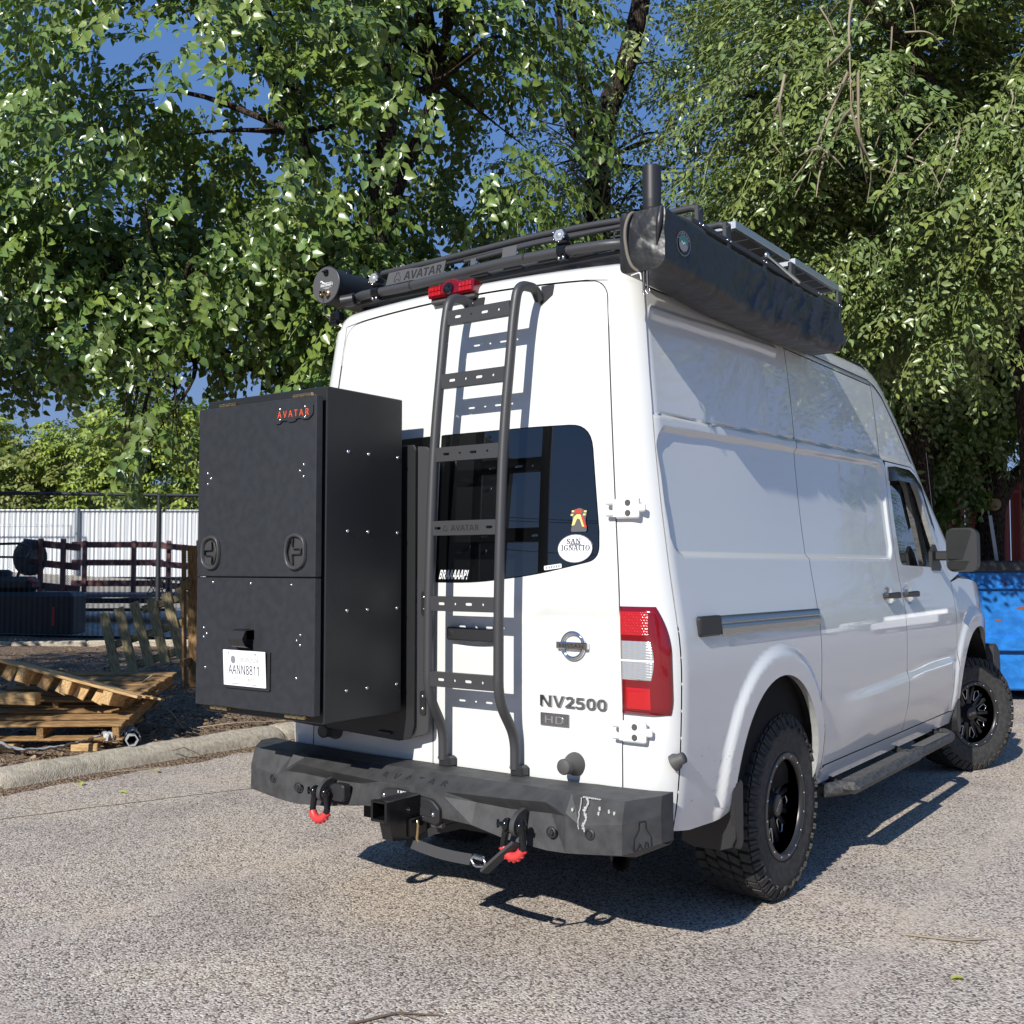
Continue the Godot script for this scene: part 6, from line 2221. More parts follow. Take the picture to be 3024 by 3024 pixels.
func litter() -> void:
	var r := RandomNumberGenerator.new()
	r.seed = 31
	var bit := MB.new()
	bit.tube([Vector3(-0.5, 0, 0), Vector3(0.0, 0.03, 0.06), Vector3(0.5, 0, 0)], [0.035, 0.03, 0.012], 5)
	var chip := MB.new()
	leaf(chip, Vector3.ZERO, Vector3(1, 0, 0), Vector3.UP, 1.0, 0.6, 0.3, 0.5)
	var sticks := []
	var chips := []
	var cc := []
	for k in 5200:
		var x := KERB - 0.25 - pow(r.randf(), 1.6) * 8.0
		var z := r.randf_range(-9.0, 1.8)
		var s := r.randf_range(0.05, 0.16) if r.randf() < 0.75 else r.randf_range(0.16, 0.42)
		var b := Basis(Vector3.UP, r.randf() * TAU) * Basis(Vector3(0, 0, 1), r.randf_range(-0.2, 0.3))
		if k % 2: sticks.append(Transform3D(b.scaled(Vector3(s, s * 0.6, s * 0.6)), Vector3(x, rise(x) + r.randf_range(0.0, 0.02), z)))
		else:
			s = r.randf_range(0.035, 0.075)
			chips.append(Transform3D(Basis(Vector3(r.randf_range(-1, 1), 0.4, r.randf_range(-1, 1)).normalized(), r.randf_range(-1.0, 1.0)) * b.scaled(Vector3(s, s, s)), Vector3(x, rise(x) + r.randf_range(0.0, 0.03), z)))
			var t := r.randf()
			cc.append(Color(0.16, 0.10, 0.055).lerp(Color(0.36, 0.27, 0.17), t))
	for k in 420:   # a few bits blown on the asphalt near the kerb
		var x := KERB + 0.05 + pow(r.randf(), 3.0) * 2.2
		var z := r.randf_range(-7.0, 2.0)
		var s := r.randf_range(0.015, 0.05)
		sticks.append(Transform3D(Basis(Vector3.UP, r.randf() * TAU).scaled(Vector3(s, s * 0.6, s * 0.6)), Vector3(x, 0.004, z)))
	tag(scatter("ground_sticks", bit.mesh(), M.brown_twig, self, sticks), "small brown twigs scattered over the dirt", "litter")
	var dry := mat("dry_leaf", Color.WHITE, 0.8)
	dry.vertex_color_use_as_albedo = true
	tag(scatter("ground_leaves", chip.mesh(), dry, self, chips, cc), "dry leaf fragments scattered over the dirt", "litter")
	# single leaves and twigs one can pick out on the asphalt
	var green := mat("fallen_green", lin(0.42, 0.46, 0.09), 0.5)
	var amber := mat("fallen_orange", lin(0.45, 0.13, 0.03), 0.6)
	var pale := mat("fallen_pale", lin(0.62, 0.58, 0.36), 0.6)
	for q in [[Vector3(-3.80, 0.014, -0.72), green, "yellow-green fallen leaf nearest the camera at the kerb's foot"], [Vector3(-3.72, 0.014, -1.25), green, "yellow-green fallen leaf in the middle at the kerb's foot"], [Vector3(-3.35, 0.006, -0.72), green, "small yellow-green leaf on the asphalt off the kerb"], [Vector3(-3.70, 0.012, -2.18), green, "yellow-green fallen leaf beside the kerb near the bumper"], [Vector3(-3.62, 0.008, 0.02), pale, "pale dry leaf on the asphalt at the left edge of the view"], [Vector3(0.42, 0.006, 1.62), amber, "small orange leaf lying on the open asphalt in front"], [Vector3(1.85, 0.006, -0.60), green, "tiny green leaf on the asphalt to the right of the van"]]:
		var mb := MB.new()
		leaf(mb, Vector3.ZERO, Vector3(1, 0.1, 0), Vector3(0.1, 1, 0.1).normalized(), 0.06 if q[1] != amber else 0.035, 0.042 if q[1] != amber else 0.02, 0.4, 0.4)
		var o := part("fallen_leaf", mb, q[1], self)
		o.position = q[0]
		o.rotation.y = r.randf() * TAU
		tag(o, q[2], "leaf", "fallen leaves on the asphalt")
	for q in [[[Vector3(0.72, 0.008, 1.45), Vector3(0.82, 0.012, 1.36), Vector3(0.93, 0.008, 1.30)], "pale forked twig on the open asphalt in front", M.twig], [[Vector3(-3.93, 0.02, -1.04), Vector3(-3.80, 0.03, -1.22), Vector3(-3.72, 0.02, -1.50)], "pale twig lying along the kerb's foot", M.twig], [[Vector3(-4.02, 0.08, -1.62), Vector3(-3.93, 0.11, -1.66), Vector3(-3.84, 0.02, -1.80)], "dark crooked twig leaning on the kerb", M.brown_twig], [[Vector3(2.05, 0.006, -2.2), Vector3(2.2, 0.012, -2.34), Vector3(2.4, 0.006, -2.38)], "pale twig on the asphalt right of the step bar", M.twig], [[Vector3(1.55, 0.006, -0.95), Vector3(1.72, 0.010, -0.98), Vector3(1.85, 0.006, -1.10)], "thin pale twig on the asphalt beside the rear wheel", M.twig], [[Vector3(0.35, 0.006, 0.95), Vector3(0.42, 0.010, 0.80), Vector3(0.55, 0.006, 0.72)], "dark thin twig on the asphalt at the left", M.brown_twig]]:
		var mb := MB.new()
		mb.tube(q[0], [0.0045, 0.004, 0.002], 6)
		mb.tube([q[0][1], q[0][1].lerp(q[0][2], 0.6) + Vector3(0.02, 0.004, 0.05)], [0.003, 0.0015], 5)
		tag(part("twig", mb, q[2], self), q[1], "twig", "twigs on the asphalt")
	for q in [[[Vector3(-5.05, 0.12, -2.02), Vector3(-4.92, 0.25, -2.05), Vector3(-4.76, 0.30, -2.12), Vector3(-4.66, 0.12, -2.20)], "pale twig arching from the dirt by the film wrapped tube"], [[Vector3(-4.50, 0.12, -2.75), Vector3(-4.30, 0.20, -2.62), Vector3(-4.25, 0.32, -2.75), Vector3(-4.2, 0.40, -2.86)], "pale branching twig on the dirt under the storage box"], [[Vector3(-4.6, 0.12, -2.3), Vector3(-4.35, 0.16, -2.5), Vector3(-4.2, 0.14, -2.9)], "long pale twig lying flat on the dirt behind the kerb"], [[Vector3(-4.9, 0.12, -1.6), Vector3(-5.0, 0.45, -1.95), Vector3(-4.95, 0.55, -2.1)], "pale stick standing up behind the tilted pallet"]]:
		var mb := MB.new()
		mb.tube(arc_path(q[0], 0.1, 4), 0.006, 6)
		mb.tube([q[0][1], q[0][1] + Vector3(-0.12, 0.02, -0.16)], [0.004, 0.002], 5)
		tag(part("dirt_twig", mb, M.twig, self), q[1], "twig", "twigs on the dirt strip")


func boards(o: Node3D, called: String, list: Array, m: Material) -> void:   # each board: centre, size, turn about z
	for q in list:
		var mb := MB.new()
		var s: Vector3 = q[1]
		if s.x >= s.y and s.x >= s.z: mb.box(Vector3.ZERO, s, 0.003)
		elif s.z >= s.y: mb.box(Vector3.ZERO, Vector3(s.z, s.y, s.x), 0.003)
		else: mb.box(Vector3.ZERO, Vector3(s.y, s.x, s.z), 0.003)
		var e := part(called, mb, m, o)
		var b := Basis.IDENTITY
		if s.x >= s.y and s.x >= s.z: pass
		elif s.z >= s.y: b = Basis(Vector3.UP, PI / 2)
		else: b = Basis(Vector3(0, 0, 1), PI / 2)
		e.transform = Transform3D((Basis(Vector3(0, 0, 1), q[2]) if q.size() > 2 else Basis.IDENTITY) * b, q[0])


func pallet(label: String, m: Material, xf: Transform3D, kind := "wooden_pallet") -> Node3D:   # flat pallet, 1.2 along x and 1.0 along z, base at y = 0
	var o := thing(kind, label, "pallet", Vector3.ZERO, "wooden pallets in the yard")
	var top := []
	for k in 6: top.append([Vector3(0.002 * (k % 3), 0.118, 0.455 - 0.182 * k), Vector3(1.2, 0.018, 0.11)])
	boards(o, "deck_board", top, m)
	var str := []
	for k in 3: str.append([Vector3(-0.55 + 0.55 * k, 0.064, 0), Vector3(0.05, 0.09, 1.0)])
	boards(o, "stringer", str, m)
	var low := []
	for k in 3: low.append([Vector3(0, 0.010, 0.45 - 0.45 * k), Vector3(1.2, 0.018, 0.10)])
	boards(o, "bottom_board", low, m)
	o.transform = xf
	return o


func pallets() -> void:
	# the tilted pallet whose underside catches the sun
	var o := thing("wooden_pallet", "tilted yellow pine pallet on top of the pile, sunlit slats showing", "pallet", Vector3.ZERO, "wooden pallets in the yard")
	boards(o, "lead_board", [[Vector3(0.02, 0.112, 0.0), Vector3(1.30, 0.020, 0.10)]], M.wood)
	boards(o, "stringer_end", [[Vector3(0.44, 0.050, -0.38), Vector3(0.075, 0.10, 0.84)], [Vector3(0.115, 0.050, -0.38), Vector3(0.075, 0.10, 0.84)], [Vector3(-0.24, 0.050, -0.38), Vector3(0.075, 0.10, 0.84)], [Vector3(-0.58, 0.050, -0.38), Vector3(0.075, 0.10, 0.84)]], M.wood)
	var sl := []
	for k in 8: sl.append([Vector3(0.36 - 0.146 * k, 0.045, -0.045), Vector3(0.088, 0.112, 0.014), -0.22])
	boards(o, "slat", sl, M.wood)
	var dk := []
	for k in 4: dk.append([Vector3(0.0, 0.110, -0.20 - 0.19 * k), Vector3(1.2, 0.018, 0.11)])
	boards(o, "deck_board", dk, M.wood)
	o.transform = Transform3D(Basis(Vector3.UP, YAW - 0.04) * Basis(Vector3(0, 0, 1), -0.245) * Basis(Vector3.RIGHT, -0.17), Vector3(-4.80, 0.53, -1.10))
	var at := Vector3(-5.02, 0.14, -1.35)
	pallet("brown pallet at the bottom of the pile, its deck sloping to the kerb", M.dark_wood, local(at + Vector3(0, 0.10, 0), YAW + 0.06) * Transform3D(Basis(Vector3.RIGHT, 0.14), Vector3.ZERO))
	pallet("brown pallet in the middle of the pile under the tilted one", M.dark_wood, local(at + Vector3(-0.30, 0.215, -0.36), YAW - 0.05) * Transform3D(Basis(Vector3.RIGHT, 0.12), Vector3.ZERO))
	# feet under the pile
	for q in [[Vector3(-4.96, 0.12, -0.83), "wooden block under the left of the pallet pile"], [Vector3(-4.50, 0.12, -1.22), "wooden block under the right of the pallet pile"]]:
		var f := MB.new()
		f.box(Vector3.ZERO, Vector3(0.20, 0.06, 0.12), 0.005)
		var b := part("wooden_block", f, M.wood, self)
		b.transform = local(q[0], YAW)
		tag(b, q[1], "wood block")
	# a short beam end at the left of the pile
	var bm := MB.new()
	bm.box(Vector3.ZERO, Vector3(0.55, 0.085, 0.10), 0.004)
	var be := part("beam", bm, M.wood, self)
	be.transform = Transform3D(Basis(Vector3.UP, YAW) * Basis(Vector3(0, 0, 1), -0.03), Vector3(-5.06, 0.475, -0.86))
	tag(be, "thick pine beam between the tilted pallet and the pile", "beam")
	# the pallet leaning on the fence behind
	o = thing("leaning_pallet", "grey-brown slatted pallet leaning upright, shaded, before the chain-link fence", "pallet", Vector3.ZERO, "wooden pallets in the yard")
	var ls := []
	for k in 6: ls.append([Vector3(-0.40 + 0.195 * k, 0.0 + 0.012 * (k % 3), 0.03), Vector3(0.115, 0.84, 0.018), 0.02 * ((k % 3) - 1)])
	boards(o, "slat", ls, M.old_wood)
	boards(o, "rail", [[Vector3(0.10, 0.02, -0.02), Vector3(1.12, 0.085, 0.05)], [Vector3(0.10, -0.30, -0.02), Vector3(0.7, 0.085, 0.05)], [Vector3(0.35, 0.33, -0.02), Vector3(0.6, 0.085, 0.05)]], M.old_wood)
	o.transform = Transform3D(Basis(Vector3.UP, YAW) * Basis(Vector3.RIGHT, -0.22) * Basis(Vector3(0, 0, 1), 0.32), Vector3(-8.42, 0.62, -4.47))
	# a second one standing on its edge, mostly behind the storage box
	o = thing("upright_pallet", "brown pallet standing on edge beside the storage box", "pallet", Vector3.ZERO, "wooden pallets in the yard")
	boards(o, "slat", [[Vector3(0, 0.80, 0), Vector3(0.025, 1.60, 0.10), 0.02], [Vector3(0.09, 0.80, -0.02), Vector3(0.10, 1.58, 0.02), 0.02]], M.dark_wood)
	boards(o, "rail", [[Vector3(0.06, 1.15, -0.05), Vector3(0.05, 0.09, 0.6)], [Vector3(0.06, 0.30, -0.05), Vector3(0.05, 0.09, 0.6)]], M.dark_wood)
	o.transform = local(Vector3(-7.17, 0.11, -4.10), YAW)
	# cardboard tube in torn film, and a strip of film
	var tube := thing("wrapped_tube", "long cardboard tube in torn clear film lying on the dirt behind the kerb", "tube", Vector3(-4.5, 0.1, -1.7))
	var nz := FastNoiseLite.new()
	nz.seed = 8; nz.frequency = 9.0
	var a := Vector3(-4.24, 0.17, -1.42)
	var b2 := Vector3(-5.45, 0.19, -2.10)
	var rows := []
	for i in 60:
		var f := i / 59.0
		var c := a.lerp(b2, f)
		var ring := PackedVector3Array()
		for k in 18:
			var an := TAU * k / 18
			var rad := 0.062 + 0.018 * nz.get_noise_2d(f * 5.0, an) + 0.02 * nz.get_noise_2d(f * 22.0, an * 2.0 + 9.0) + (0.03 * sst(0.75, 0.9, f))
			ring.append(c + (Vector3(0.49, 0, -0.87) * cos(an) + Vector3.UP * sin(an)) * rad)
		rows.append(ring)
	var mb := MB.new()
	mb.sheet(rows, true)
	part("film", mb, M.film_wrap, tube)
	mb = MB.new()
	mb.lathe([Vector2(0.038, 0.1), Vector2(0.038, 0.0), Vector2(0.048, 0.0), Vector2(0.050, 0.12)], Transform3D(Basis(Quaternion(Vector3.UP, (b2 - a).normalized())), a + (a - b2).normalized() * 0.05), 6, true)
	part("tube_end", mb, M.plastic_film, tube)
	for q in [[Vector3(-4.35, 0.2, -1.33), 0.16], [Vector3(-5.2, 0.24, -1.85), 0.26], [Vector3(-5.0, 0.23, -1.98), 0.2]]:
		rows = []
		for i in 9:
			var ring := PackedVector3Array()
			for k in 7:
				var u: float = q[1] * (i / 8.0 - 0.5)
				var w2: float = q[1] * 0.8 * (k / 6.0 - 0.5)
				ring.append(q[0] + Vector3(u * 0.9 + 0.06 * nz.get_noise_2d(u * 4.0, w2 * 4.0), 0.09 * nz.get_noise_2d(u * 2.4 + 4.0, w2 * 2.4) + 0.02 - absf(w2) * 0.3, w2))
			rows.append(ring)
		mb = MB.new()
		mb.sheet(rows, false, true)
		part("torn_flap", mb, M.plastic_film, tube)
	rows = []
	var path := arc_path([Vector3(-5.05, 0.16, -0.60), Vector3(-4.86, 0.18, -0.72), Vector3(-4.60, 0.135, -0.72), Vector3(-4.40, 0.15, -0.92), Vector3(-4.42, 0.17, -1.18), Vector3(-4.42, 0.2, -1.38)], 0.15, 8)
	for i in path.size():
		var c: Vector3 = path[i]
		var w := 0.035 + 0.03 * sst(0.3, 0.0, float(i) / path.size())
		var ring := PackedVector3Array()
		for k in 6:
			var f := k / 5.0 - 0.5
			ring.append(c + Vector3(w * f, 0.03 * absf(nz.get_noise_2d(i * 0.14, f * 3.0)) + 0.012 * (k % 2), w * f * 1.6))
		rows.append(ring)
	mb = MB.new()
	mb.sheet(rows)
	tag(part("film_strip", mb, M.plastic_film, self), "crumpled strip of grey film on the dirt before the pallet pile", "plastic film")


func chain_fence() -> void:
	var a := Vector3(-15.45, 0, -4.33)
	var b := Vector3(-10.01, 0, -10.11)
	var len := a.distance_to(b)
	var dir := (b - a) / len
	var f := thing("chain_link_fence", "dark chain-link fence with round posts across the yard", "fence", Vector3(-12.19, 0.2, -7.42))
	var at := func(s: float, y: float, off := 0.0) -> Vector3: return a + dir * s + Vector3(0, y, 0) + Vector3(-dir.z, 0, dir.x) * off
	var y0 := 0.20
	var y1 := 2.66
	var mb := MB.new()
	mb.tube([at.call(0.0, y1), at.call(len, y1)], 0.030, 10)
	part("top_rail", mb, M.fence_post, f)
	for s in [0.25, 4.42, 7.6]:
		mb = MB.new()
		mb.tube([at.call(s, -0.1), at.call(s, y1 + 0.05)], 0.038, 12)
		mb.ball(at.call(s, y1 + 0.04), Vector3(0.048, 0.035, 0.048), 10)
		part("post", mb, M.fence_post, f)
	# woven wire: each wire runs as a zigzag from top to bottom
	mb = MB.new()
	var step := 0.041
	var wires := int(len / (step * 2.0))
	for k in wires:
		for odd in 2:
			var rows := int((y1 - y0) / step)
			var prev := Vector3.ZERO
			for j in rows + 1:
				var s := (2.0 * k + (1.0 if (j + odd) % 2 else 0.0) + (0.0 if odd == 0 else 1.0) - (1.0 if odd == 1 and (j + odd) % 2 == 0 else 0.0)) * step
				s = (2.0 * k + 1.0 + (0.5 if j % 2 else -0.5) * (1.0 if odd == 0 else -1.0) * 2.0 * 0.5 + (1.0 if odd else 0.0) * 0.0) * step + (step if odd else 0.0) * 0.0
				var q: Vector3 = at.call(s, y0 + j * step, 0.004 if (j + odd) % 2 else -0.004)
				if j > 0:
					var d := (q - prev).normalized()
					var u := d.cross(Vector3(-dir.z, 0, dir.x)).normalized() * 0.0031
					var w := Vector3(-dir.z, 0, dir.x) * 0.0031
					mb.face([prev - u - w, q - u - w, q + u - w, prev + u - w])
					mb.face([prev + u - w, q + u - w, q + w, prev + w])
					mb.face([prev + w, q + w, q - u - w, prev - u - w])
				prev = q
	part("wire_mesh", mb, M.fence_wire, f, "", true)
	# low concrete edging along the fence
	mb = MB.new()
	for i in 7:
		var s0 := len * i / 7.0
		var c: Vector3 = at.call(s0 + len / 14.0, 0.20, 0.45)
		mb.box(c, Vector3(len / 7.0 - 0.012, 0.16, 0.14), 0.02, Basis(Vector3(dir.x, 0, dir.z), Vector3.UP, Vector3(-dir.z, 0, dir.x)))
	struct("fence_edging", mb, M.concrete)


func trailer() -> void:
	var o := thing("utility_trailer", "dull red utility trailer with plank rails behind the chain-link fence", "trailer")
	# local: x to the right as seen, z towards the camera
	boards(o, "deck", [[Vector3(0.55, 0.60, -0.4), Vector3(3.6, 0.06, 1.9)]], M.trailer_deck)
	var far := []
	for y in [0.82, 1.27, 1.66]:
		far.append([Vector3(-0.25, y, -1.32), Vector3(2.0, 0.13, 0.04)])
		far.append([Vector3(1.50, y - 0.09, -1.0), Vector3(1.75, 0.13, 0.04), -0.09])
		far.append([Vector3(-0.88, y - 0.04, 0.55), Vector3(1.15, 0.14, 0.04), -0.10])
	boards(o, "rail_plank", far, M.trailer_red)
	var posts := []
	for q in [[-1.08, 0.6], [-0.62, 0.62], [-0.95, -1.28], [0.12, -1.28], [0.92, -1.15], [1.62, -0.96], [2.2, -0.9]]: posts.append([Vector3(q[0], 1.12, q[1]), Vector3(0.09, 1.25, 0.07)])
	boards(o, "rail_post", posts, M.trailer_red)
	var mb := MB.new()
	mb.box(Vector3(0.5, 0.50, 0.52), Vector3(3.6, 0.10, 0.08), 0.01)
	mb.box(Vector3(0.5, 0.32, 0.50), Vector3(2.2, 0.06, 0.06), 0.01)
	for x in [-0.6, 0.5, 1.5]: mb.box(Vector3(x, 0.5, -0.4), Vector3(0.08, 0.1, 1.8))
	part("chassis", mb, M.machine_black, o)
	mb = MB.new()
	var rows := []
	for x in [-1.15, -0.85]:
		var ring := PackedVector3Array()
		for k in 15:
			var an := PI * k / 14.0
			ring.append(Vector3(x + 0.12 * sin(an), 0.32 + 0.42 * sin(an), 0.42 + 0.40 * cos(an)))
		rows.append(ring)
	mb.sheet(rows)
	part("mudguard", mb, M.fender_blue, o)
	mb = MB.new()
	mb.lathe([Vector2(0.10, -0.09), Vector2(0.30, -0.10), Vector2(0.34, -0.05), Vector2(0.34, 0.05), Vector2(0.30, 0.10), Vector2(0.18, 0.09), Vector2(0.0, 0.05)], Transform3D(Basis(Vector3(0, 0, 1), PI / 2), Vector3(-1.0, 0.34, 0.42)), 28)
	part("wheel", mb, M.rubber, o)
	mb = MB.new()
	mb.lathe([Vector2(0.17, -0.1), Vector2(0.30, -0.11), Vector2(0.355, -0.07), Vector2(0.36, 0.0), Vector2(0.355, 0.07), Vector2(0.30, 0.11), Vector2(0.17, 0.1)], Transform3D(Basis(Vector3.UP, -0.45) * Basis(Vector3(0, 0, 1), PI / 2), Vector3(-1.28, 1.36, 0.62)), 32)
	var sp := part("spare_tyre", mb, M.rubber, o)
	mb = MB.new()
	mb.lathe([Vector2(0.23, -0.08), Vector2(0.22, 0.06), Vector2(0.10, 0.09), Vector2(0.0, 0.09)], Transform3D(Basis(Vector3.UP, -0.45) * Basis(Vector3(0, 0, 1), PI / 2), Vector3(-1.28, 1.36, 0.62)), 24)
	part("spare_rim", mb, M.truck_white, sp)
	mb = MB.new()
	mb.lathe([Vector2(0.15, 0), Vector2(0.15, 0.05), Vector2(0.12, 0.06)], Transform3D(Basis(Vector3.RIGHT, PI / 2), Vector3(-0.62, 0.33, 0.66)), 20, true)
	part("lamp_ring", mb, M.machine_black, o)
	mb = MB.new()
	mb.lathe([Vector2(0.12, 0.055), Vector2(0.08, 0.075), Vector2(0, 0.085)], Transform3D(Basis(Vector3.RIGHT, PI / 2), Vector3(-0.62, 0.33, 0.66)), 20)
	part("tail_lamp", mb, M.red_lens, o)
	mb = MB.new()   # expanded metal ramp
	for k in 12: mb.tube([Vector3(1.0 + 0.09 * k, 0.62, 0.45), Vector3(1.0 + 0.09 * ((k + 2) % 13), 0.95, 0.45)], 0.010, 5)
	for k in 12: mb.tube([Vector3(1.0 + 0.09 * ((k + 2) % 13), 0.62, 0.45), Vector3(1.0 + 0.09 * k, 0.95, 0.45)], 0.010, 5)
	mb.tube([Vector3(0.98, 0.96, 0.45), Vector3(2.1, 0.96, 0.45)], 0.02, 6)
	part("ramp_mesh", mb, M.machine_black, o)
	o.transform = local(Vector3(-16.85, 0.28, -9.49))
	# black engine-driven machine with a tubular handle
	o = thing("yard_machine", "black engine machine with a tubular handle beside the red trailer", "machine")
	mb = MB.new()
	mb.box(Vector3(0.28, 0.40, 0), Vector3(1.7, 0.80, 0.7), 0.08)
	part("housing", mb, M.machine_black, o)
	mb = MB.new()
	mb.box(Vector3(-0.08, 0.93, 0.0), Vector3(0.85, 0.28, 0.5), 0.09)
	mb.lathe([Vector2(0.16, 0), Vector2(0.16, 0.10), Vector2(0.10, 0.14), Vector2(0, 0.14)], Transform3D(Basis.IDENTITY, Vector3(-0.25, 1.05, 0)), 18)
	part("engine", mb, M.machine_black, o)
	mb = MB.new()
	mb.tube(arc_path([Vector3(-0.75, 1.64, -0.15), Vector3(0.02, 1.66, -0.15), Vector3(0.18, 1.55, -0.15), Vector3(0.16, 1.38, -0.1), Vector3(0.02, 1.15, 0.0), Vector3(0.02, 0.9, 0.05)], 0.14, 6), 0.024, 10)
	mb.tube([Vector3(-0.75, 1.42, -0.15), Vector3(0.16, 1.41, -0.15)], 0.02, 8)
	part("handle", mb, M.machine_black, o)
	mb = MB.new()
	mb.box(Vector3(0.82, 0.38, 0.37), Vector3(0.05, 0.34, 0.02), 0.004)
	mb.tube([Vector3(0.30, 1.02, 0.2), Vector3(0.45, 0.95, 0.2)], 0.03, 8)
	part("red_marker", mb, M.red_print, o)
	o.transform = local(Vector3(-15.45, 0.22, -6.80))


func far_yard() -> void:
	# white slatted fence
	var f := thing("white_fence", "long white vertically slatted fence with metal posts across the lot", "fence")
	var mb := MB.new()
	var rows := [PackedVector3Array(), PackedVector3Array()]
	var x := -24.0
	var k := 0
	while x < 9.0:
		var z := 0.018 if k % 4 < 2 else -0.018
		rows[0].append(Vector3(x, 0.0, z)); rows[1].append(Vector3(x, 2.33, z))
		x += 0.004 if k % 2 else 0.062
		k += 1
	mb.sheet(rows)
	part("slat_panel", mb, M.white_slat, f, "", true)
	mb = MB.new()
	mb.tube([Vector3(-24, 2.36, 0.06), Vector3(9, 2.36, 0.06)], 0.035, 8)
	part("top_rail", mb, M.galvanised, f)
	mb = MB.new()
	mb.tube([Vector3(-24, 1.78, 0.55), Vector3(-1.05, 1.80, 0.55)], 0.03, 8)
	mb.tube([Vector3(-1.05, 1.80, 0.55), Vector3(-1.05, 0.3, 0.55)], 0.03, 8)
	part("gate_frame", mb, M.galvanised, f)
	for px in [-22.0, -16.5, -11.5, -6.2, -1.0, 4.6]:
		mb = MB.new()
		mb.tube([Vector3(px, 0.0, 0.10), Vector3(px, 2.42, 0.10)], 0.05 if px != -1.0 else 0.085, 10)
		part("post", mb, M.galvanised, f)
	f.transform = local(Vector3(-31.15, 1.10, -18.92), YAW + 0.02)
	# pinkish building behind it
	var h := thing("pink_building", "pale pink low building showing above the white fence at far left", "building")
	mb = MB.new()
	mb.box(Vector3(0, 2.4, 0), Vector3(9.0, 5.0, 6.0))
	mb.box(Vector3(5.5, 2.0, 1.0), Vector3(2.6, 4.3, 5.0))
	part("wall", mb, M.pink_wall, h)
	mb = MB.new()
	mb.box(Vector3(0, 5.0, 0.4), Vector3(9.8, 0.35, 7.2))
	mb.box(Vector3(5.5, 4.25, 1.4), Vector3(3.2, 0.2, 5.6))
	part("roof", mb, M.roof_brown, h)
	for wx in [-2.8, 0.2]:
		mb = MB.new()
		mb.box(Vector3(wx, 3.2, 3.02), Vector3(1.2, 1.3, 0.06))
		var w := part("window", mb, M.truck_white, h)
		mb = MB.new()
		mb.box(Vector3(wx, 3.2, 3.06), Vector3(1.0, 1.1, 0.04))
		part("pane", mb, M.visor, w)
	mb = MB.new()
	mb.box(Vector3(3.9, 3.6, 3.05), Vector3(0.35, 3.0, 0.3))
	part("pillar", mb, M.trailer_red, h)
	h.transform = local(Vector3(-55.2, 1.0, -28.5))


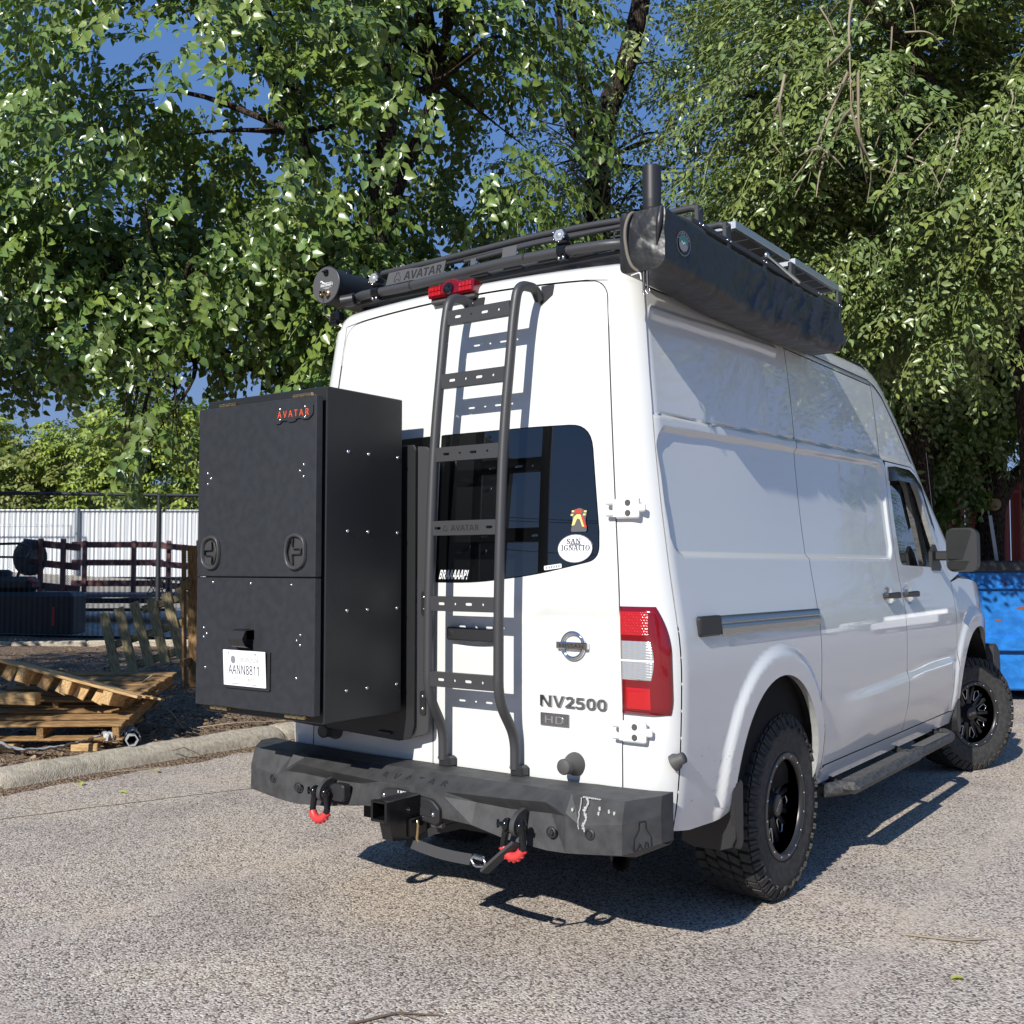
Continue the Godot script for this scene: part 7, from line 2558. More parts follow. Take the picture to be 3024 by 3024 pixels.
func dumpster() -> void:
	var o := thing("dumpster", "bright blue scratched steel dumpster with grey rim ahead of the van", "dumpster")
	# local x to the right, z towards the camera
	var mb := MB.new()
	mb.prism(PackedVector2Array([Vector2(-0.62, 0.12), Vector2(1.7, 0.12), Vector2(1.85, 0.75), Vector2(1.85, 1.42), Vector2(-0.75, 1.42), Vector2(-0.75, 0.75)]), -1.5, 0.0, Transform3D.IDENTITY, 0.02)
	part("body", mb, M.dumpster_blue, o)
	mb = MB.new()
	mb.box(Vector3(0.55, 1.47, -0.75), Vector3(2.75, 0.12, 1.6), 0.02)
	part("rim", mb, M.dumpster_lid, o)
	for q in [[1.24, 0.045, 0.03], [0.62, 0.14, 0.09]]:
		mb = MB.new()
		mb.box(Vector3(0.5, q[0], 0.03), Vector3(2.6, q[1], q[2]), 0.01)
		part("band", mb, M.dumpster_blue, o)
	for q in [[0.55, 0.72], [0.62, 1.35]]:
		mb = MB.new()
		mb.prism(PackedVector2Array([Vector2(-0.20, -0.16), Vector2(0.24, -0.16), Vector2(0.18, 0.02), Vector2(0.06, 0.14), Vector2(-0.10, 0.0)]), 0.0, 0.18, Transform3D(Basis.IDENTITY, Vector3(q[0], q[1] - 0.10, 0.0)), 0.02)
		part("fork_pocket", mb, M.dumpster_lid, o)
	mb = MB.new()
	mb.box(Vector3(0.55, 0.95, 0.035), Vector3(0.05, 0.5, 0.05), 0.005)
	part("rib", mb, M.dumpster_blue, o)
	mb = MB.new()
	var r := RandomNumberGenerator.new()
	r.seed = 9
	for k in 26:
		mb = MB.new()
		var c := Vector2(r.randf_range(-0.7, 1.5), [0.86, 1.06, 1.28, 0.5, 1.22][k % 5] + r.randf_range(-0.06, 0.06))
		var pl := PackedVector2Array()
		var w := r.randf_range(0.01, 0.06)
		for j in 8: pl.append(c + Vector2(cos(TAU * j / 8) * w * r.randf_range(0.5, 1.2), sin(TAU * j / 8) * w * 0.4 * r.randf_range(0.4, 1.2)))
		mb.prism(pl, 0.0, 0.003)
		part("rust_patch", mb, M.rust, o)
	for x in [-0.4, 1.4]:
		mb = MB.new()
		mb.lathe([Vector2(0.06, -0.03), Vector2(0.07, 0), Vector2(0.06, 0.03)], Transform3D(Basis(Vector3(0, 0, 1), PI / 2), Vector3(x, 0.07, -0.2)), 14, true)
		part("castor", mb, M.rubber, o)
	o.transform = local(Vector3(0.28, 0.0, -9.15), YAW - 0.12)
	# grey sticks standing in the dumpster
	for q in [[0.16, -0.3, 0.12, "thin grey pole leaning out of the dumpster before the trunk"], [0.92, -0.2, 0.22, "pale board end leaning out of the dumpster at the frame's right edge"]]:
		mb = MB.new()
		mb.box(Vector3(0, 0.65, 0), Vector3(0.04 if q[0] < 0.5 else 0.07, 1.3, 0.02), 0.003)
		var p := part("leaning_stick", mb, M.fallen_grey if M.has("fallen_grey") else M.galvanised, self)
		p.transform = local(Vector3(0.28, 0.75, -9.15), YAW - 0.12) * Transform3D(Basis(Vector3(0, 0, 1), q[2]), Vector3(q[0], 0, q[1]))
		tag(p, q[3], "stick")
	# red corrugated metal fence behind
	var f := thing("red_metal_fence", "dark red ribbed metal fence in the shade behind the dumpster", "fence")
	for k in 14:
		mb = MB.new()
		var rows := [PackedVector3Array(), PackedVector3Array()]
		for j in 13:
			var z := 0.0 if j % 4 < 2 else 0.035
			rows[0].append(Vector3(0.055 * j, 0.05, z)); rows[1].append(Vector3(0.055 * j, 2.9, z))
		mb.sheet(rows)
		var p := part("panel", mb, M.red_metal, f)
		p.position = Vector3(-5.2 + 0.672 * k, 0, 0.004 * (k % 2))
	mb = MB.new()
	mb.box(Vector3(-0.8, 2.62, 0.05), Vector3(9.4, 0.05, 0.03))
	part("cross_rail", mb, M.red_metal, f)
	f.transform = local(Vector3(-0.75, 0.0, -14.3), YAW - 0.1)


# ---------------------------------------------------------------- trees
func leaf(mb: MB, at: Vector3, dir: Vector3, nrm: Vector3, len: float, wid: float, curl: float, heart: float) -> void:
	dir = dir.normalized()
	var side := dir.cross(nrm).normalized()
	nrm = side.cross(dir).normalized()
	var mid := []
	var ts := [0.0, 0.16, 0.42, 0.72, 1.0]
	var ws := [0.0, 0.42, 0.5, 0.28, 0.0]
	if heart < 0.2: ws = [0.0, 0.30, 0.5, 0.34, 0.0]
	for i in 5: mid.append(at + dir * len * ts[i] - nrm * curl * len * ts[i] * ts[i])
	for s in [-1.0, 1.0]:
		var e := []
		for i in range(1, 4): e.append(mid[i] + side * s * wid * ws[i] + nrm * wid * 0.20 * ws[i] * 2.0 - (dir * len * heart * 0.20 if i == 1 else Vector3.ZERO))
		var b := mb.v.size()
		var n1: Vector3 = (nrm - side * s * 0.35).normalized()
		for i in 5: mb.p(mid[i], (nrm + dir * curl * ts[i]).normalized())
		for i in 3: mb.p(e[i], (n1 + dir * curl * ts[i + 1]).normalized())
		for q in [[0, 5, 1], [1, 5, 6], [1, 6, 2], [2, 6, 7], [2, 7, 3], [3, 7, 4]]:
			if s > 0: mb.t(b + q[0], b + q[1], b + q[2])
			else: mb.t(b + q[0], b + q[2], b + q[1])


func spray(r: RandomNumberGenerator, count: int, reach: float, len: float, wid: float, droop: float, heart: float) -> ArrayMesh:
	var mb := MB.new()
	var pts := []
	for i in 5:
		var f := i / 4.0
		pts.append(Vector3(0.04 * sin(f * 5.0), -droop * reach * f * f, reach * f))
	for i in count:
		var f := (i + 0.6) / count
		var c: Vector3 = Vector3(0.04 * sin(f * 5.0), -droop * reach * f * f, reach * f)
		var s := -1.0 if i % 2 else 1.0
		var d := Vector3(s * r.randf_range(0.4, 1.0), r.randf_range(-1.0, -0.1) * (0.4 + droop), r.randf_range(0.15, 0.8)).normalized()
		var n := (Vector3(r.randf_range(-0.5, 0.5), r.randf_range(0.5, 1.0), r.randf_range(0.1, 0.9))).normalized()
		var k := r.randf_range(0.75, 1.15)
		leaf(mb, c + d * len * 0.35, d, n, len * k, wid * k, r.randf_range(0.05, 0.35), heart)
	mb.tube(pts, [0.005, 0.004, 0.0035, 0.003, 0.0015], 4, false)
	return mb.mesh()


func crown(t: Node3D, blobs: Array, sprays: Array, m: Material, seed_: int, freq: float, thr: float, size: Vector2, tints: Array, droop := 0.5) -> void:
	# blobs: [centre, radii, number]; foliage gathers where a noise is high, which leaves hollows and gaps
	var r := RandomNumberGenerator.new()
	r.seed = seed_
	var nz := FastNoiseLite.new()
	nz.seed = seed_
	nz.frequency = freq
	nz.fractal_octaves = 2
	var lists := []
	var cols := []
	for s in sprays:
		lists.append([]); cols.append([])
	for b in blobs:
		var made := 0
		var tries := 0
		while made < b[2] and tries < b[2] * 12:
			tries += 1
			var d := Vector3(r.randfn(), r.randfn(), r.randfn()).normalized()
			var rad := pow(r.randf(), 0.42)
			var p: Vector3 = b[0] + d * b[1] * rad
			if p.y < 0.6 or nz.get_noise_3dv(p) < thr + r.randf_range(-0.08, 0.08): continue
			var out := Vector3(d.x, d.y * 0.3, d.z).normalized()
			out = (out + Vector3(r.randf_range(-0.7, 0.7), r.randf_range(-0.5, 0.35) - droop * 0.6, r.randf_range(-0.7, 0.7))).normalized()
			var bs := Basis.looking_at(-out, Vector3.UP) * Basis(Vector3(0, 0, 1), r.randf_range(-0.7, 0.7))
			var k := r.randf_range(size.x, size.y)
			var j := r.randi() % sprays.size()
			lists[j].append(Transform3D(bs.scaled(Vector3(k, k, k)), p))
			var q: Color = tints[r.randi() % tints.size()]
			cols[j].append(q * r.randf_range(0.85, 1.15))
			made += 1
	for j in sprays.size(): scatter("crown", sprays[j], m, t, lists[j], cols[j])


func limb(mb: MB, pts: Array, r0: float, r1: float, sides := 10) -> void:
	var path := arc_path(pts, 0.6, 4)
	var rad := []
	for i in path.size(): rad.append(lerpf(r0, r1, pow(float(i) / (path.size() - 1), 0.8)))
	mb.tube(path, rad, sides)


func branches(mb: MB, r: RandomNumberGenerator, from: Array, blobs: Array, count: int, r0 := 0.035) -> void:
	for k in count:
		var b: Array = blobs[r.randi() % blobs.size()]
		var d := Vector3(r.randfn(), r.randfn(), r.randfn()).normalized()
		var e: Vector3 = b[0] + d * b[1] * r.randf_range(0.5, 0.98)
		var s: Vector3 = from[0]
		for q in from:
			if e.distance_to(q) + 0.5 * absf(e.y - 0.6 - q.y) < e.distance_to(s) + 0.5 * absf(e.y - 0.6 - s.y): s = q
		var m := s.lerp(e, 0.5) + Vector3(r.randf_range(-0.3, 0.3), r.randf_range(0.0, 0.4), r.randf_range(-0.3, 0.3))
		limb(mb, [s, m, e], r0 * r.randf_range(0.6, 1.2), 0.005, 6)


func trees() -> void:
	var r := RandomNumberGenerator.new()
	r.seed = 2024
	var broad := []
	for k in 3: broad.append(spray(r, 11, 0.32, 0.074, 0.064, 0.55, 0.8))
	var elm := []
	for k in 3: elm.append(spray(r, 11, 0.42, 0.066, 0.034, 0.35, 0.0))
	var small := []
	for k in 2: small.append(spray(r, 9, 0.5, 0.15, 0.11, 0.3, 0.5))
	var green := [Color(1, 1, 1), Color(0.85, 0.95, 0.85), Color(1.1, 1.1, 0.8), Color(0.8, 0.95, 0.9), Color(1.0, 1.05, 0.9)]
	var olive := [Color(1, 1, 1), Color(1.1, 1.05, 0.8), Color(0.85, 0.95, 0.95), Color(1.15, 1.15, 0.9), Color(0.9, 1.0, 0.8)]

	# left tree: broad shining leaves, several dark stems
	var t := thing("broadleaf_tree", "large tree with broad shiny heart-shaped leaves at left behind the kerb", "tree", Vector3(-4.6, 0.1, -4.3))
	var mb := MB.new()
	limb(mb, [Vector3(-4.6, 0.0, -4.3), Vector3(-4.49, 1.82, -4.19), Vector3(-4.36, 2.84, -4.04), Vector3(-4.18, 3.83, -3.92), Vector3(-3.99, 4.69, -3.82), Vector3(-3.78, 5.72, -3.72), Vector3(-3.54, 8.0, -3.63)], 0.20, 0.07, 14)
	limb(mb, [Vector3(-4.39, 3.80, -4.14), Vector3(-4.51, 4.69, -3.81), Vector3(-4.70, 5.60, -3.43), Vector3(-4.89, 7.2, -3.06)], 0.08, 0.03)
	limb(mb, [Vector3(-4.47, 2.4, -4.16), Vector3(-4.72, 3.05, -3.76), Vector3(-5.10, 3.38, -3.29), Vector3(-5.50, 3.60, -2.80), Vector3(-6.4, 3.9, -2.0)], 0.09, 0.03)
	limb(mb, [Vector3(-4.35, 4.42, -4.13), Vector3(-3.99, 5.25, -4.15), Vector3(-3.58, 6.10, -4.21), Vector3(-3.26, 7.4, -4.21)], 0.07, 0.03)
	limb(mb, [Vector3(-4.46, 2.8, -4.14), Vector3(-4.63, 3.36, -3.81), Vector3(-4.63, 4.03, -3.59), Vector3(-4.70, 5.2, -3.31)], 0.07, 0.03)
	var blobs := [[Vector3(-5.4, 5.7, -3.0), Vector3(2.5, 2.3, 2.2), 1750], [Vector3(-3.6, 5.8, -4.3), Vector3(1.45, 2.3, 1.6), 760], [Vector3(-6.2, 4.1, -2.4), Vector3(2.0, 1.05, 1.8), 1000], [Vector3(-4.1, 3.95, -3.9), Vector3(1.4, 0.95, 1.3), 520], [Vector3(-3.15, 2.95, -3.1), Vector3(0.75, 0.75, 0.6), 300], [Vector3(-5.0, 2.6, -2.1), Vector3(0.30, 0.40, 0.28), 30], [Vector3(-4.5, 8.6, -3.7), Vector3(2.6, 1.8, 2.2), 800]]
	branches(mb, r, [Vector3(-4.36, 2.84, -4.04), Vector3(-4.18, 3.83, -3.92), Vector3(-3.99, 4.69, -3.82), Vector3(-3.78, 5.72, -3.72), Vector3(-4.70, 5.6, -3.43), Vector3(-5.5, 3.6, -2.8), Vector3(-3.58, 6.1, -4.21)], blobs, 90)
	part("trunk", mb, M.bark, t)
	crown(t, blobs, broad, M.leaf_broad, 101, 0.55, 0.02, Vector2(0.85, 1.25), green, 0.5)

	# middle tree: dark forked stem, thin crown with sky between
	t = thing("forked_tree", "tree with dark forked trunk and sparse leaves behind the awning", "tree", Vector3(-3.33, 0, -6.69))
	mb = MB.new()
	limb(mb, [Vector3(-3.35, 0, -6.7), Vector3(-3.33, 4.0, -6.69), Vector3(-3.32, 5.50, -6.66), Vector3(-3.30, 5.99, -6.65), Vector3(-3.24, 6.41, -6.66), Vector3(-3.16, 6.72, -6.70), Vector3(-3.01, 7.08, -6.79), Vector3(-2.93, 7.45, -6.82), Vector3(-2.85, 7.81, -6.86), Vector3(-2.80, 9.5, -6.87)], 0.17, 0.10, 14)
	limb(mb, [Vector3(-3.29, 6.0, -6.63), Vector3(-3.37, 6.66, -6.55), Vector3(-3.42, 6.96, -6.50), Vector3(-3.46, 7.26, -6.45), Vector3(-3.49, 7.63, -6.40), Vector3(-3.52, 9.0, -6.36)], 0.085, 0.05)
	limb(mb, [Vector3(-3.34, 5.9, -6.6), Vector3(-3.55, 6.53, -6.43), Vector3(-3.58, 6.84, -6.39), Vector3(-3.60, 7.08, -6.36), Vector3(-3.64, 8.6, -6.31)], 0.065, 0.035)
	blobs = [[Vector3(-3.2, 7.0, -6.9), Vector3(1.7, 2.4, 1.6), 420], [Vector3(-2.2, 5.5, -7.4), Vector3(1.3, 1.6, 1.3), 420], [Vector3(-4.1, 5.2, -7.0), Vector3(1.2, 1.5, 1.2), 330]]
	branches(mb, r, [Vector3(-3.32, 5.0, -6.66), Vector3(-3.3, 6.0, -6.65), Vector3(-3.1, 6.8, -6.75), Vector3(-3.45, 7.2, -6.45)], blobs, 60, 0.022)
	part("trunk", mb, M.bark, t)
	crown(t, blobs, elm, M.leaf_elm, 202, 0.8, 0.0, Vector2(0.8, 1.2), olive)
	mb = MB.new()
	for k in 34:   # dead twigs around the stem
		var a := Vector3(-3.32 + r.randf_range(-0.1, 0.15), r.randf_range(4.6, 6.6), -6.55)
		var e := a + Vector3(r.randf_range(-0.9, 0.7), r.randf_range(-0.5, 0.5), r.randf_range(0.0, 0.8))
		limb(mb, [a, a.lerp(e, 0.5) + Vector3(r.randf_range(-0.15, 0.15), r.randf_range(-0.1, 0.3), 0.1), e], 0.012, 0.003, 5)
	part("dead_twig", mb, M.twig, t, "", true)

	# right elm, its near boughs hanging over the van
	t = thing("elm_tree", "elm with small pale green leaves hanging over the van's right side", "tree", Vector3(0.9, 0, -8.1))
	mb = MB.new()
	limb(mb, [Vector3(0.95, 0, -8.3), Vector3(0.9, 2.5, -8.2), Vector3(0.75, 4.5, -7.9), Vector3(0.5, 6.5, -7.4), Vector3(0.3, 9.0, -7.0)], 0.24, 0.09, 14)
	limb(mb, [Vector3(0.8, 4.2, -8.0), Vector3(0.55, 5.3, -6.9), Vector3(0.35, 5.9, -5.9), Vector3(0.1, 6.2, -5.1)], 0.11, 0.03)
	limb(mb, [Vector3(0.6, 5.6, -7.6), Vector3(-0.6, 6.0, -6.9), Vector3(-1.5, 6.2, -6.3)], 0.09, 0.03)
	blobs = [[Vector3(-0.3, 5.7, -6.1), Vector3(1.5, 1.7, 1.3), 1700], [Vector3(1.1, 5.6, -6.5), Vector3(1.6, 1.9, 1.5), 1600], [Vector3(-0.8, 4.5, -5.9), Vector3(0.9, 0.75, 0.75), 620], [Vector3(0.3, 4.1, -6.7), Vector3(1.1, 0.9, 0.9), 800], [Vector3(0.2, 8.0, -6.8), Vector3(2.6, 1.8, 2.0), 1200], [Vector3(2.6, 5.4, -7.5), Vector3(1.8, 2.3, 2.0), 1000], [Vector3(-1.7, 6.0, -7.1), Vector3(0.9, 1.8, 1.0), 560]]
	branches(mb, r, [Vector3(0.75, 4.5, -7.9), Vector3(0.55, 5.3, -6.9), Vector3(0.35, 5.9, -5.9), Vector3(-0.6, 6.0, -6.9), Vector3(0.5, 6.5, -7.4)], blobs, 90, 0.03)
	part("trunk", mb, M.bark, t)
	crown(t, blobs, elm, M.leaf_elm, 303, 0.7, -0.12, Vector2(0.85, 1.3), olive, 0.4)
	mb = MB.new()
	for l in [[Vector3(0.18, 5.30, -4.63), Vector3(0.04, 5.06, -4.67), Vector3(-0.10, 4.82, -4.71), Vector3(-0.21, 4.71, -4.76), Vector3(-0.35, 4.59, -4.79)],
		[Vector3(-0.03, 4.74, -4.62), Vector3(-0.15, 4.76, -4.65), Vector3(-0.25, 4.75, -4.70)],
		[Vector3(-0.10, 4.80, -4.70), Vector3(0.02, 4.70, -4.74), Vector3(0.07, 4.62, -4.84)],
		[Vector3(0.19, 5.01, -4.66), Vector3(0.21, 4.80, -4.80), Vector3(0.24, 4.67, -4.96), Vector3(0.21, 4.59, -5.07), Vector3(0.15, 4.42, -5.15)],
		[Vector3(0.24, 4.67, -4.94), Vector3(0.38, 4.56, -5.0), Vector3(0.52, 4.59, -5.17)],
		[Vector3(0.24, 5.30, -4.69), Vector3(0.20, 4.89, -4.80), Vector3(0.19, 4.68, -4.92), Vector3(0.18, 4.55, -5.05)],
		[Vector3(0.19, 5.01, -4.66), Vector3(0.10, 4.98, -4.71), Vector3(0.02, 4.87, -4.79), Vector3(-0.10, 4.76, -4.83), Vector3(-0.25, 4.65, -4.85), Vector3(-0.37, 4.49, -4.90)],
		[Vector3(-0.08, 4.75, -4.82), Vector3(-0.12, 4.61, -4.80), Vector3(-0.14, 4.42, -4.78)],
		[Vector3(0.20, 5.51, -4.63), Vector3(0.10, 5.46, -4.68), Vector3(-0.01, 5.43, -4.73), Vector3(-0.06, 5.43, -4.82)],
		[Vector3(-0.24, 5.30, -4.40), Vector3(-0.26, 5.07, -4.33), Vector3(-0.33, 5.00, -4.40), Vector3(-0.39, 4.98, -4.49)],
		[Vector3(-0.26, 5.07, -4.33), Vector3(-0.29, 4.92, -4.44), Vector3(-0.31, 4.84, -4.55)],
		[Vector3(0.10, 6.2, -5.1), Vector3(0.15, 5.8, -4.75), Vector3(0.19, 5.40, -4.65), Vector3(0.19, 5.01, -4.66)]]:
		limb(mb, l, 0.013, 0.0045, 6)
	for k in 26:
		var a := Vector3(r.randf_range(-1.1, 1.3), r.randf_range(4.6, 6.4), r.randf_range(-5.2, -4.7))
		var e := a + Vector3(r.randf_range(-0.3, 0.3), r.randf_range(-0.6, 0.1), r.randf_range(-0.2, 0.2))
		limb(mb, [a, a.lerp(e, 0.5) + Vector3(0.06, 0.03, 0.05), e], 0.008, 0.003, 5)
	part("bare_twig", mb, M.twig, t, "", true)

	# dark trees behind the van and the dumpster
	t = thing("shaded_tree", "dark multi-stemmed tree in shade behind the van's nose", "tree", Vector3(-0.75, 0, -9.93))
	mb = MB.new()
	limb(mb, [Vector3(-0.74, 0, -9.95), Vector3(-0.75, 2.63, -9.93), Vector3(-0.74, 3.53, -9.88), Vector3(-0.76, 4.50, -9.80), Vector3(-0.79, 5.17, -9.74), Vector3(-0.79, 7.0, -9.69)], 0.17, 0.09, 12)
	limb(mb, [Vector3(-0.72, 3.2, -9.93), Vector3(-0.58, 4.05, -9.96), Vector3(-0.45, 4.33, -10.04), Vector3(-0.32, 4.63, -10.11), Vector3(-0.1, 5.6, -10.19)], 0.10, 0.05)
	limb(mb, [Vector3(-0.80, 2.4, -9.85), Vector3(-0.88, 3.53, -9.78), Vector3(-0.90, 4.12, -9.73), Vector3(-0.91, 5.2, -9.70)], 0.07, 0.04)
	limb(mb, [Vector3(-1.28, 0, -9.5), Vector3(-1.33, 4.12, -9.42), Vector3(-1.33, 4.57, -9.39), Vector3(-1.36, 6.2, -9.30)], 0.13, 0.07)
	blobs = [[Vector3(-0.8, 5.0, -10.6), Vector3(2.4, 1.9, 1.6), 1700], [Vector3(-2.4, 4.2, -10.0), Vector3(1.6, 2.2, 1.5), 1200], [Vector3(-1.0, 3.5, -10.7), Vector3(1.3, 0.9, 0.9), 600], [Vector3(-2.6, 2.2, -9.6), Vector3(1.1, 1.6, 1.2), 700], [Vector3(-3.8, 3.2, -9.0), Vector3(1.5, 2.4, 1.3), 900]]
	branches(mb, r, [Vector3(-0.75, 2.63, -9.93), Vector3(-0.76, 4.5, -9.8), Vector3(-0.32, 4.63, -10.11), Vector3(-1.33, 4.57, -9.39)], blobs, 60, 0.03)
	part("trunk", mb, M.bark, t)
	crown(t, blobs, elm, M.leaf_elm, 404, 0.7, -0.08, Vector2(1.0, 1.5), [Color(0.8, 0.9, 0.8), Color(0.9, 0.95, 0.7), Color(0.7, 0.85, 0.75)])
	t = thing("pruned_tree", "thick trunked tree with a sawn limb scar behind the dumpster", "tree", Vector3(-0.3, 0, -11.55))
	mb = MB.new()
	limb(mb, [Vector3(-0.36, 0, -11.55), Vector3(-0.34, 1.37, -11.54), Vector3(-0.32, 1.83, -11.53), Vector3(-0.27, 2.31, -11.53), Vector3(-0.24, 2.66, -11.54), Vector3(-0.19, 3.00, -11.55), Vector3(-0.17, 5.5, -11.53)], 0.23, 0.12, 16)
	limb(mb, [Vector3(-0.27, 2.15, -11.57), Vector3(-0.11, 2.54, -11.63), Vector3(0.08, 2.75, -11.76), Vector3(0.35, 2.98, -11.94), Vector3(1.4, 3.6, -12.2)], 0.12, 0.07)
	limb(mb, [Vector3(-0.26, 2.61, -11.52), Vector3(-0.34, 2.89, -11.45), Vector3(-0.48, 3.25, -11.32), Vector3(-0.9, 4.4, -11.0)], 0.08, 0.04)
	blobs = [[Vector3(0.0, 4.4, -11.3), Vector3(1.7, 1.2, 1.3), 1300], [Vector3(1.6, 4.6, -11.4), Vector3(1.8, 1.9, 1.7), 1100], [Vector3(-0.95, 2.75, -11.3), Vector3(0.55, 0.55, 0.45), 170], [Vector3(0.2, 6.6, -12.0), Vector3(3.0, 2.0, 2.2), 1300]]
	branches(mb, r, [Vector3(-0.19, 3.0, -11.55), Vector3(0.35, 2.98, -11.94), Vector3(-0.48, 3.25, -11.32)], blobs, 40, 0.03)
	var tk := part("trunk", mb, M.bark, t)
	mb = MB.new()
	mb.lathe([Vector2(0.085, -0.06), Vector2(0.075, 0.0), Vector2(0.068, 0.012), Vector2(0.0, 0.014)], Transform3D(Basis(Quaternion(Vector3.UP, Vector3(0.45, 0.05, 0.88).normalized())), Vector3(-0.19, 2.27, -11.33)), 18)
	part("limb_scar", mb, M.cut_wood, tk)
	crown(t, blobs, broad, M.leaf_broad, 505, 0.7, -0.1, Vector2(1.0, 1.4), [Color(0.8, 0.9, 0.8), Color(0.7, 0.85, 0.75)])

	# the canopies that shade the yard from beyond the frame's left edge
	for q in [[Vector3(-7.9, 0.1, 4.6), 606, "tall tree left of the view whose canopy shades the pallets"], [Vector3(-15.8, 0.3, -1.9), 607, "tall tree far left of the view whose canopy shades the fence"]]:
		t = thing("shade_tree", q[2], "tree", q[0])
		mb = MB.new()
		limb(mb, [q[0], q[0] + Vector3(0.1, 2.5, 0), q[0] + Vector3(0, 6.0, 0.1)], 0.24, 0.08, 12)
		blobs = [[q[0] + Vector3(0, 5.2, 0), Vector3(3.3, 2.7, 3.4), 2300], [q[0] + Vector3(0.6, 3.6, -0.6), Vector3(2.9, 1.3, 2.6), 1000], [q[0] + Vector3(2.35, 3.6, -0.7), Vector3(1.05, 1.0, 1.4), 620]]
		branches(mb, r, [q[0] + Vector3(0, 3, 0), q[0] + Vector3(0, 5, 0)], blobs, 30)
		part("trunk", mb, M.bark, t)
		crown(t, blobs, broad, M.leaf_broad, q[1], 0.6, -0.12, Vector2(1.0, 1.5), green)

	# sunlit trees beyond the white fence
	var i := 0
	for q in [[Vector3(-43.8, 1, -19.6), 3.4, 6.4, "olive-green rounded tree beyond the white fence, furthest left"], [Vector3(-41.1, 1, -22.9), 3.3, 6.2, "grey-green bushy tree beyond the white fence, over the pink building"], [Vector3(-36.7, 1, -23.6), 3.2, 7.2, "bright yellow-green tree beyond the white fence, tallest of the row"], [Vector3(-35.0, 1, -26.0), 3.2, 6.6, "bright green tree beyond the white fence beside the storage box"], [Vector3(-33.0, 1, -30.0), 3.4, 7.0, "green tree beyond the white fence hidden behind the storage box"], [Vector3(-47.5, 1, -14.0), 3.6, 7.0, "green tree beyond the white fence left of the view"]]:
		t = thing("far_tree", q[3], "tree", q[0], "trees beyond the white fence")
		mb = MB.new()
		limb(mb, [q[0], q[0] + Vector3(0.1, q[2] * 0.4, 0), q[0] + Vector3(0, q[2] * 0.8, 0)], 0.22, 0.06, 8)
		part("trunk", mb, M.bark, t)
		var s: float = q[1]
		blobs = [[q[0] + Vector3(0, q[2] * 0.64, 0), Vector3(s * 1.12, q[2] * 0.52, s * 1.12), 1500], [q[0] + Vector3(1.2, q[2] * 0.3, 0.8), Vector3(s, q[2] * 0.3, s), 520]]
		crown(t, blobs, small, M.leaf_far, 700 + i, 0.34, -0.1, Vector2(1.0, 1.7), [Color(1, 1, 1), Color(1.1, 1.1, 0.8), Color(0.9, 0.95, 1.0)] if i != 1 else [Color(0.8, 0.75, 1.0), Color(0.9, 0.8, 1.0)], 0.1)
		i += 1

	# what the van's right side mirrors: trees, a hill, a white pickup; and the wires in its rear window
	i = 0
	for q in [[Vector3(22.0, 0, -60.0), 3.4, 6.0], [Vector3(31.0, 0, -66.0), 3.6, 7.0], [Vector3(42.0, 0, -60.0), 3.6, 6.5], [Vector3(52.0, 0, -44.0), 3.6, 6.0], [Vector3(13.0, 0, 20.0), 3.2, 9.0]]:
		t = thing("street_tree", ["first round tree at the far end of the street outside the view", "second, taller tree at the far end of the street outside the view", "third round tree far across the street outside the view", "fourth round tree far across the street outside the view", "tall tree behind the camera"][i], "tree", q[0], "trees along the street")
		mb = MB.new()
		limb(mb, [q[0], q[0] + Vector3(0.1, q[2] * 0.4, 0), q[0] + Vector3(0, q[2] * 0.8, 0)], 0.2, 0.06, 8)
		part("trunk", mb, M.bark, t)
		crown(t, [[q[0] + Vector3(0, q[2] * 0.6, 0), Vector3(q[1], q[2] * 0.42, q[1]), 900]], small, M.leaf_elm, 800 + i, 0.4, -0.1, Vector2(0.9, 1.5), olive, 0.2)
		i += 1
	var hz := FastNoiseLite.new()
	hz.seed = 3; hz.frequency = 0.0016; hz.fractal_octaves = 5
	var rows := []
	for k in 9:
		var ring := PackedVector3Array()
		for j in 80:
			var a := deg_to_rad(-62.0 + 1.5 * j)
			var rad := 1500.0 + 90.0 * k
			var px := Vector3(cos(a) * rad, 0, -sin(a) * rad)
			ring.append(px + Vector3(0, (105.0 + 95.0 * hz.get_noise_2d(px.x, px.z)) * sst(0.0, 6.0, float(k)) * (1.0 - 0.6 * sst(35.0, 70.0, rad_to_deg(absf(a - 0.5)))) - 2.0, 0))
		rows.append(ring)
	mb = MB.new()
	mb.sheet(rows)
	struct("hills", mb, M.mountain)
	pickup()
	var pole := thing("utility_pole", "wooden utility pole with wires behind the camera", "pole", Vector3(8.0, 0, 24.0))
	mb = MB.new()
	mb.tube([Vector3(8.0, 0, 24.0), Vector3(8.0, 9.0, 24.0)], [0.15, 0.11], 12)
	part("mast", mb, M.pole_wood, pole)
	mb = MB.new()
	mb.box(Vector3(8.0, 8.3, 24.0), Vector3(2.2, 0.12, 0.1), 0.01)
	part("crossarm", mb, M.pole_wood, pole)
	for q in [[8.9, 8.4], [7.1, 8.4], [8.1, 6.6]]:
		mb = MB.new()
		var path := []
		for k in 21:
			var f := k / 20.0
			path.append(Vector3(q[0] + lerpf(0.0, 26.0, f), q[1] - 4.0 * 0.9 * f * (1.0 - f), 24.0 - 6.0 * f))
		mb.tube(path, 0.018, 5)
		var back := []
		for k in 21:
			var f := k / 20.0
			back.append(Vector3(q[0] - lerpf(0.0, 30.0, f), q[1] - 4.0 * 1.1 * f * (1.0 - f), 24.0 + 4.0 * f))
		mb.tube(back, 0.018, 5)
		part("wire", mb, M.ink, pole)


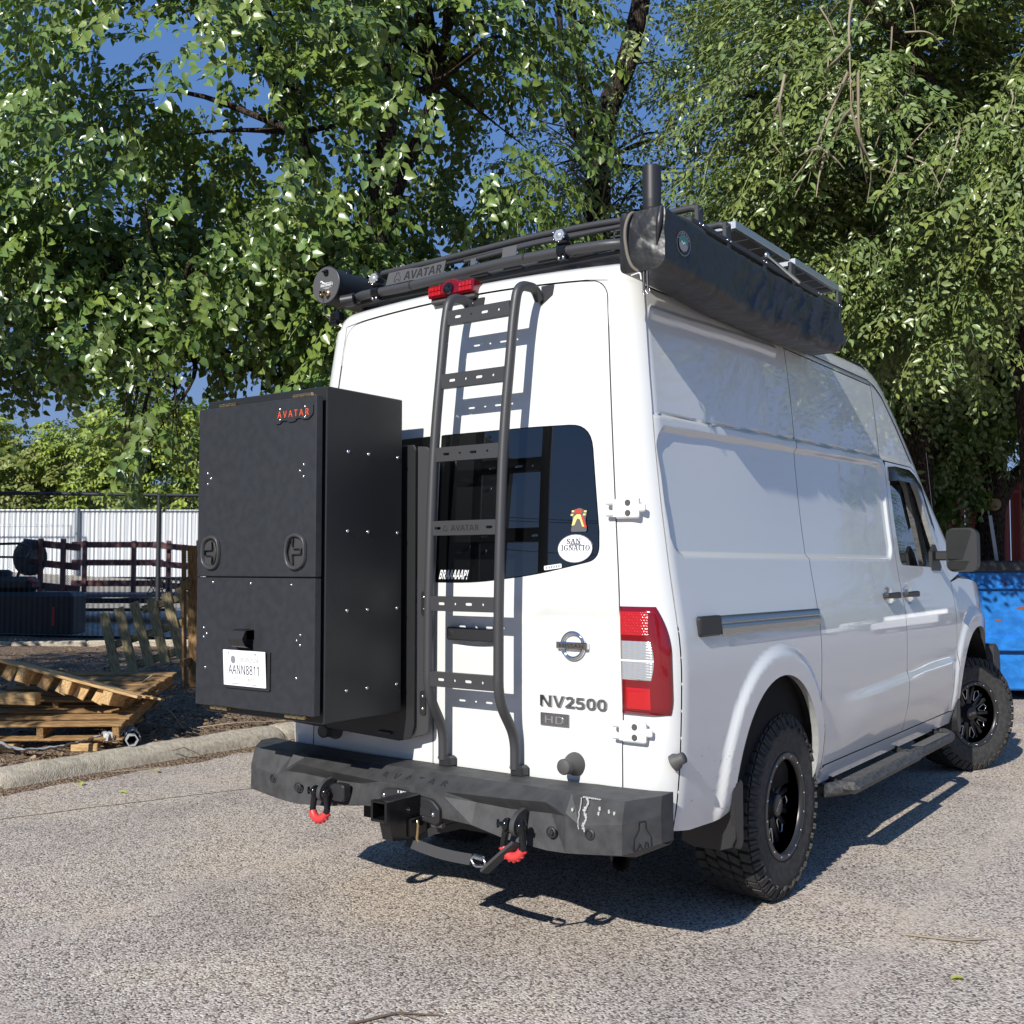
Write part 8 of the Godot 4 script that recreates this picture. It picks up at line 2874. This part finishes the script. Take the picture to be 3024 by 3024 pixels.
func pickup() -> void:
	var o := thing("pickup_truck", "white pickup truck parked across the street outside the view", "truck")
	var mb := MB.new()
	mb.prism(round_poly([Vector2(-2.7, 0.45), Vector2(2.7, 0.45), Vector2(2.75, 0.95), Vector2(1.35, 1.08), Vector2(0.75, 1.62), Vector2(-0.65, 1.64), Vector2(-0.85, 1.08), Vector2(-2.72, 1.05)], [0.1, 0.12, 0.15, 0.2, 0.15, 0.15, 0.1, 0.06]), -0.95, 0.95, Transform3D.IDENTITY, 0.06)
	part("body", mb, M.truck_white, o)
	mb = MB.new()
	mb.prism(PackedVector2Array([Vector2(-0.6, 1.12), Vector2(1.1, 1.12), Vector2(0.65, 1.54), Vector2(-0.55, 1.56)]), -0.955, 0.955)
	part("window", mb, M.visor, o)
	for x in [-1.75, 1.75]:
		for z in [-0.85, 0.85]:
			mb = MB.new()
			mb.lathe([Vector2(0.2, -0.13), Vector2(0.36, -0.13), Vector2(0.39, 0.0), Vector2(0.36, 0.13), Vector2(0.2, 0.13), Vector2(0, 0.1)], Transform3D(Basis(Vector3.RIGHT, PI / 2), Vector3(x, 0.39, z)), 20)
			part("wheel", mb, M.rubber, o)
	o.transform = Transform3D(Basis(Vector3.UP, PI / 2 + 0.1), Vector3(15.5, 0, -47.0))
	var c := copy(o, "white pickup truck parked nearer on the right outside the view")
	c.transform = Transform3D(Basis(Vector3.UP, PI / 2 - 0.1), Vector3(8.6, 0, -31.0))
	o = thing("spruce_tree", "blue-green spruce by the street outside the view", "tree", Vector3(11.6, 0, -38.0))
	mb = MB.new()
	limb(mb, [Vector3(11.6, 0, -38.0), Vector3(11.6, 3, -38.0), Vector3(11.6, 8.5, -38.0)], 0.16, 0.03, 8)
	part("trunk", mb, M.bark, o)
	var rr := RandomNumberGenerator.new()
	rr.seed = 66
	var blobs := []
	for k in 7: blobs.append([Vector3(11.6, 1.0 + 1.1 * k, -38.0), Vector3(2.1 - 0.28 * k, 0.6, 2.1 - 0.28 * k), 260 - 30 * k])
	crown(o, blobs, [spray(rr, 12, 0.5, 0.12, 0.03, 0.2, 0.0)], M.leaf_elm, 67, 0.8, -0.6, Vector2(0.9, 1.3), [Color(0.45, 0.7, 0.85), Color(0.5, 0.75, 0.8)], 0.3)
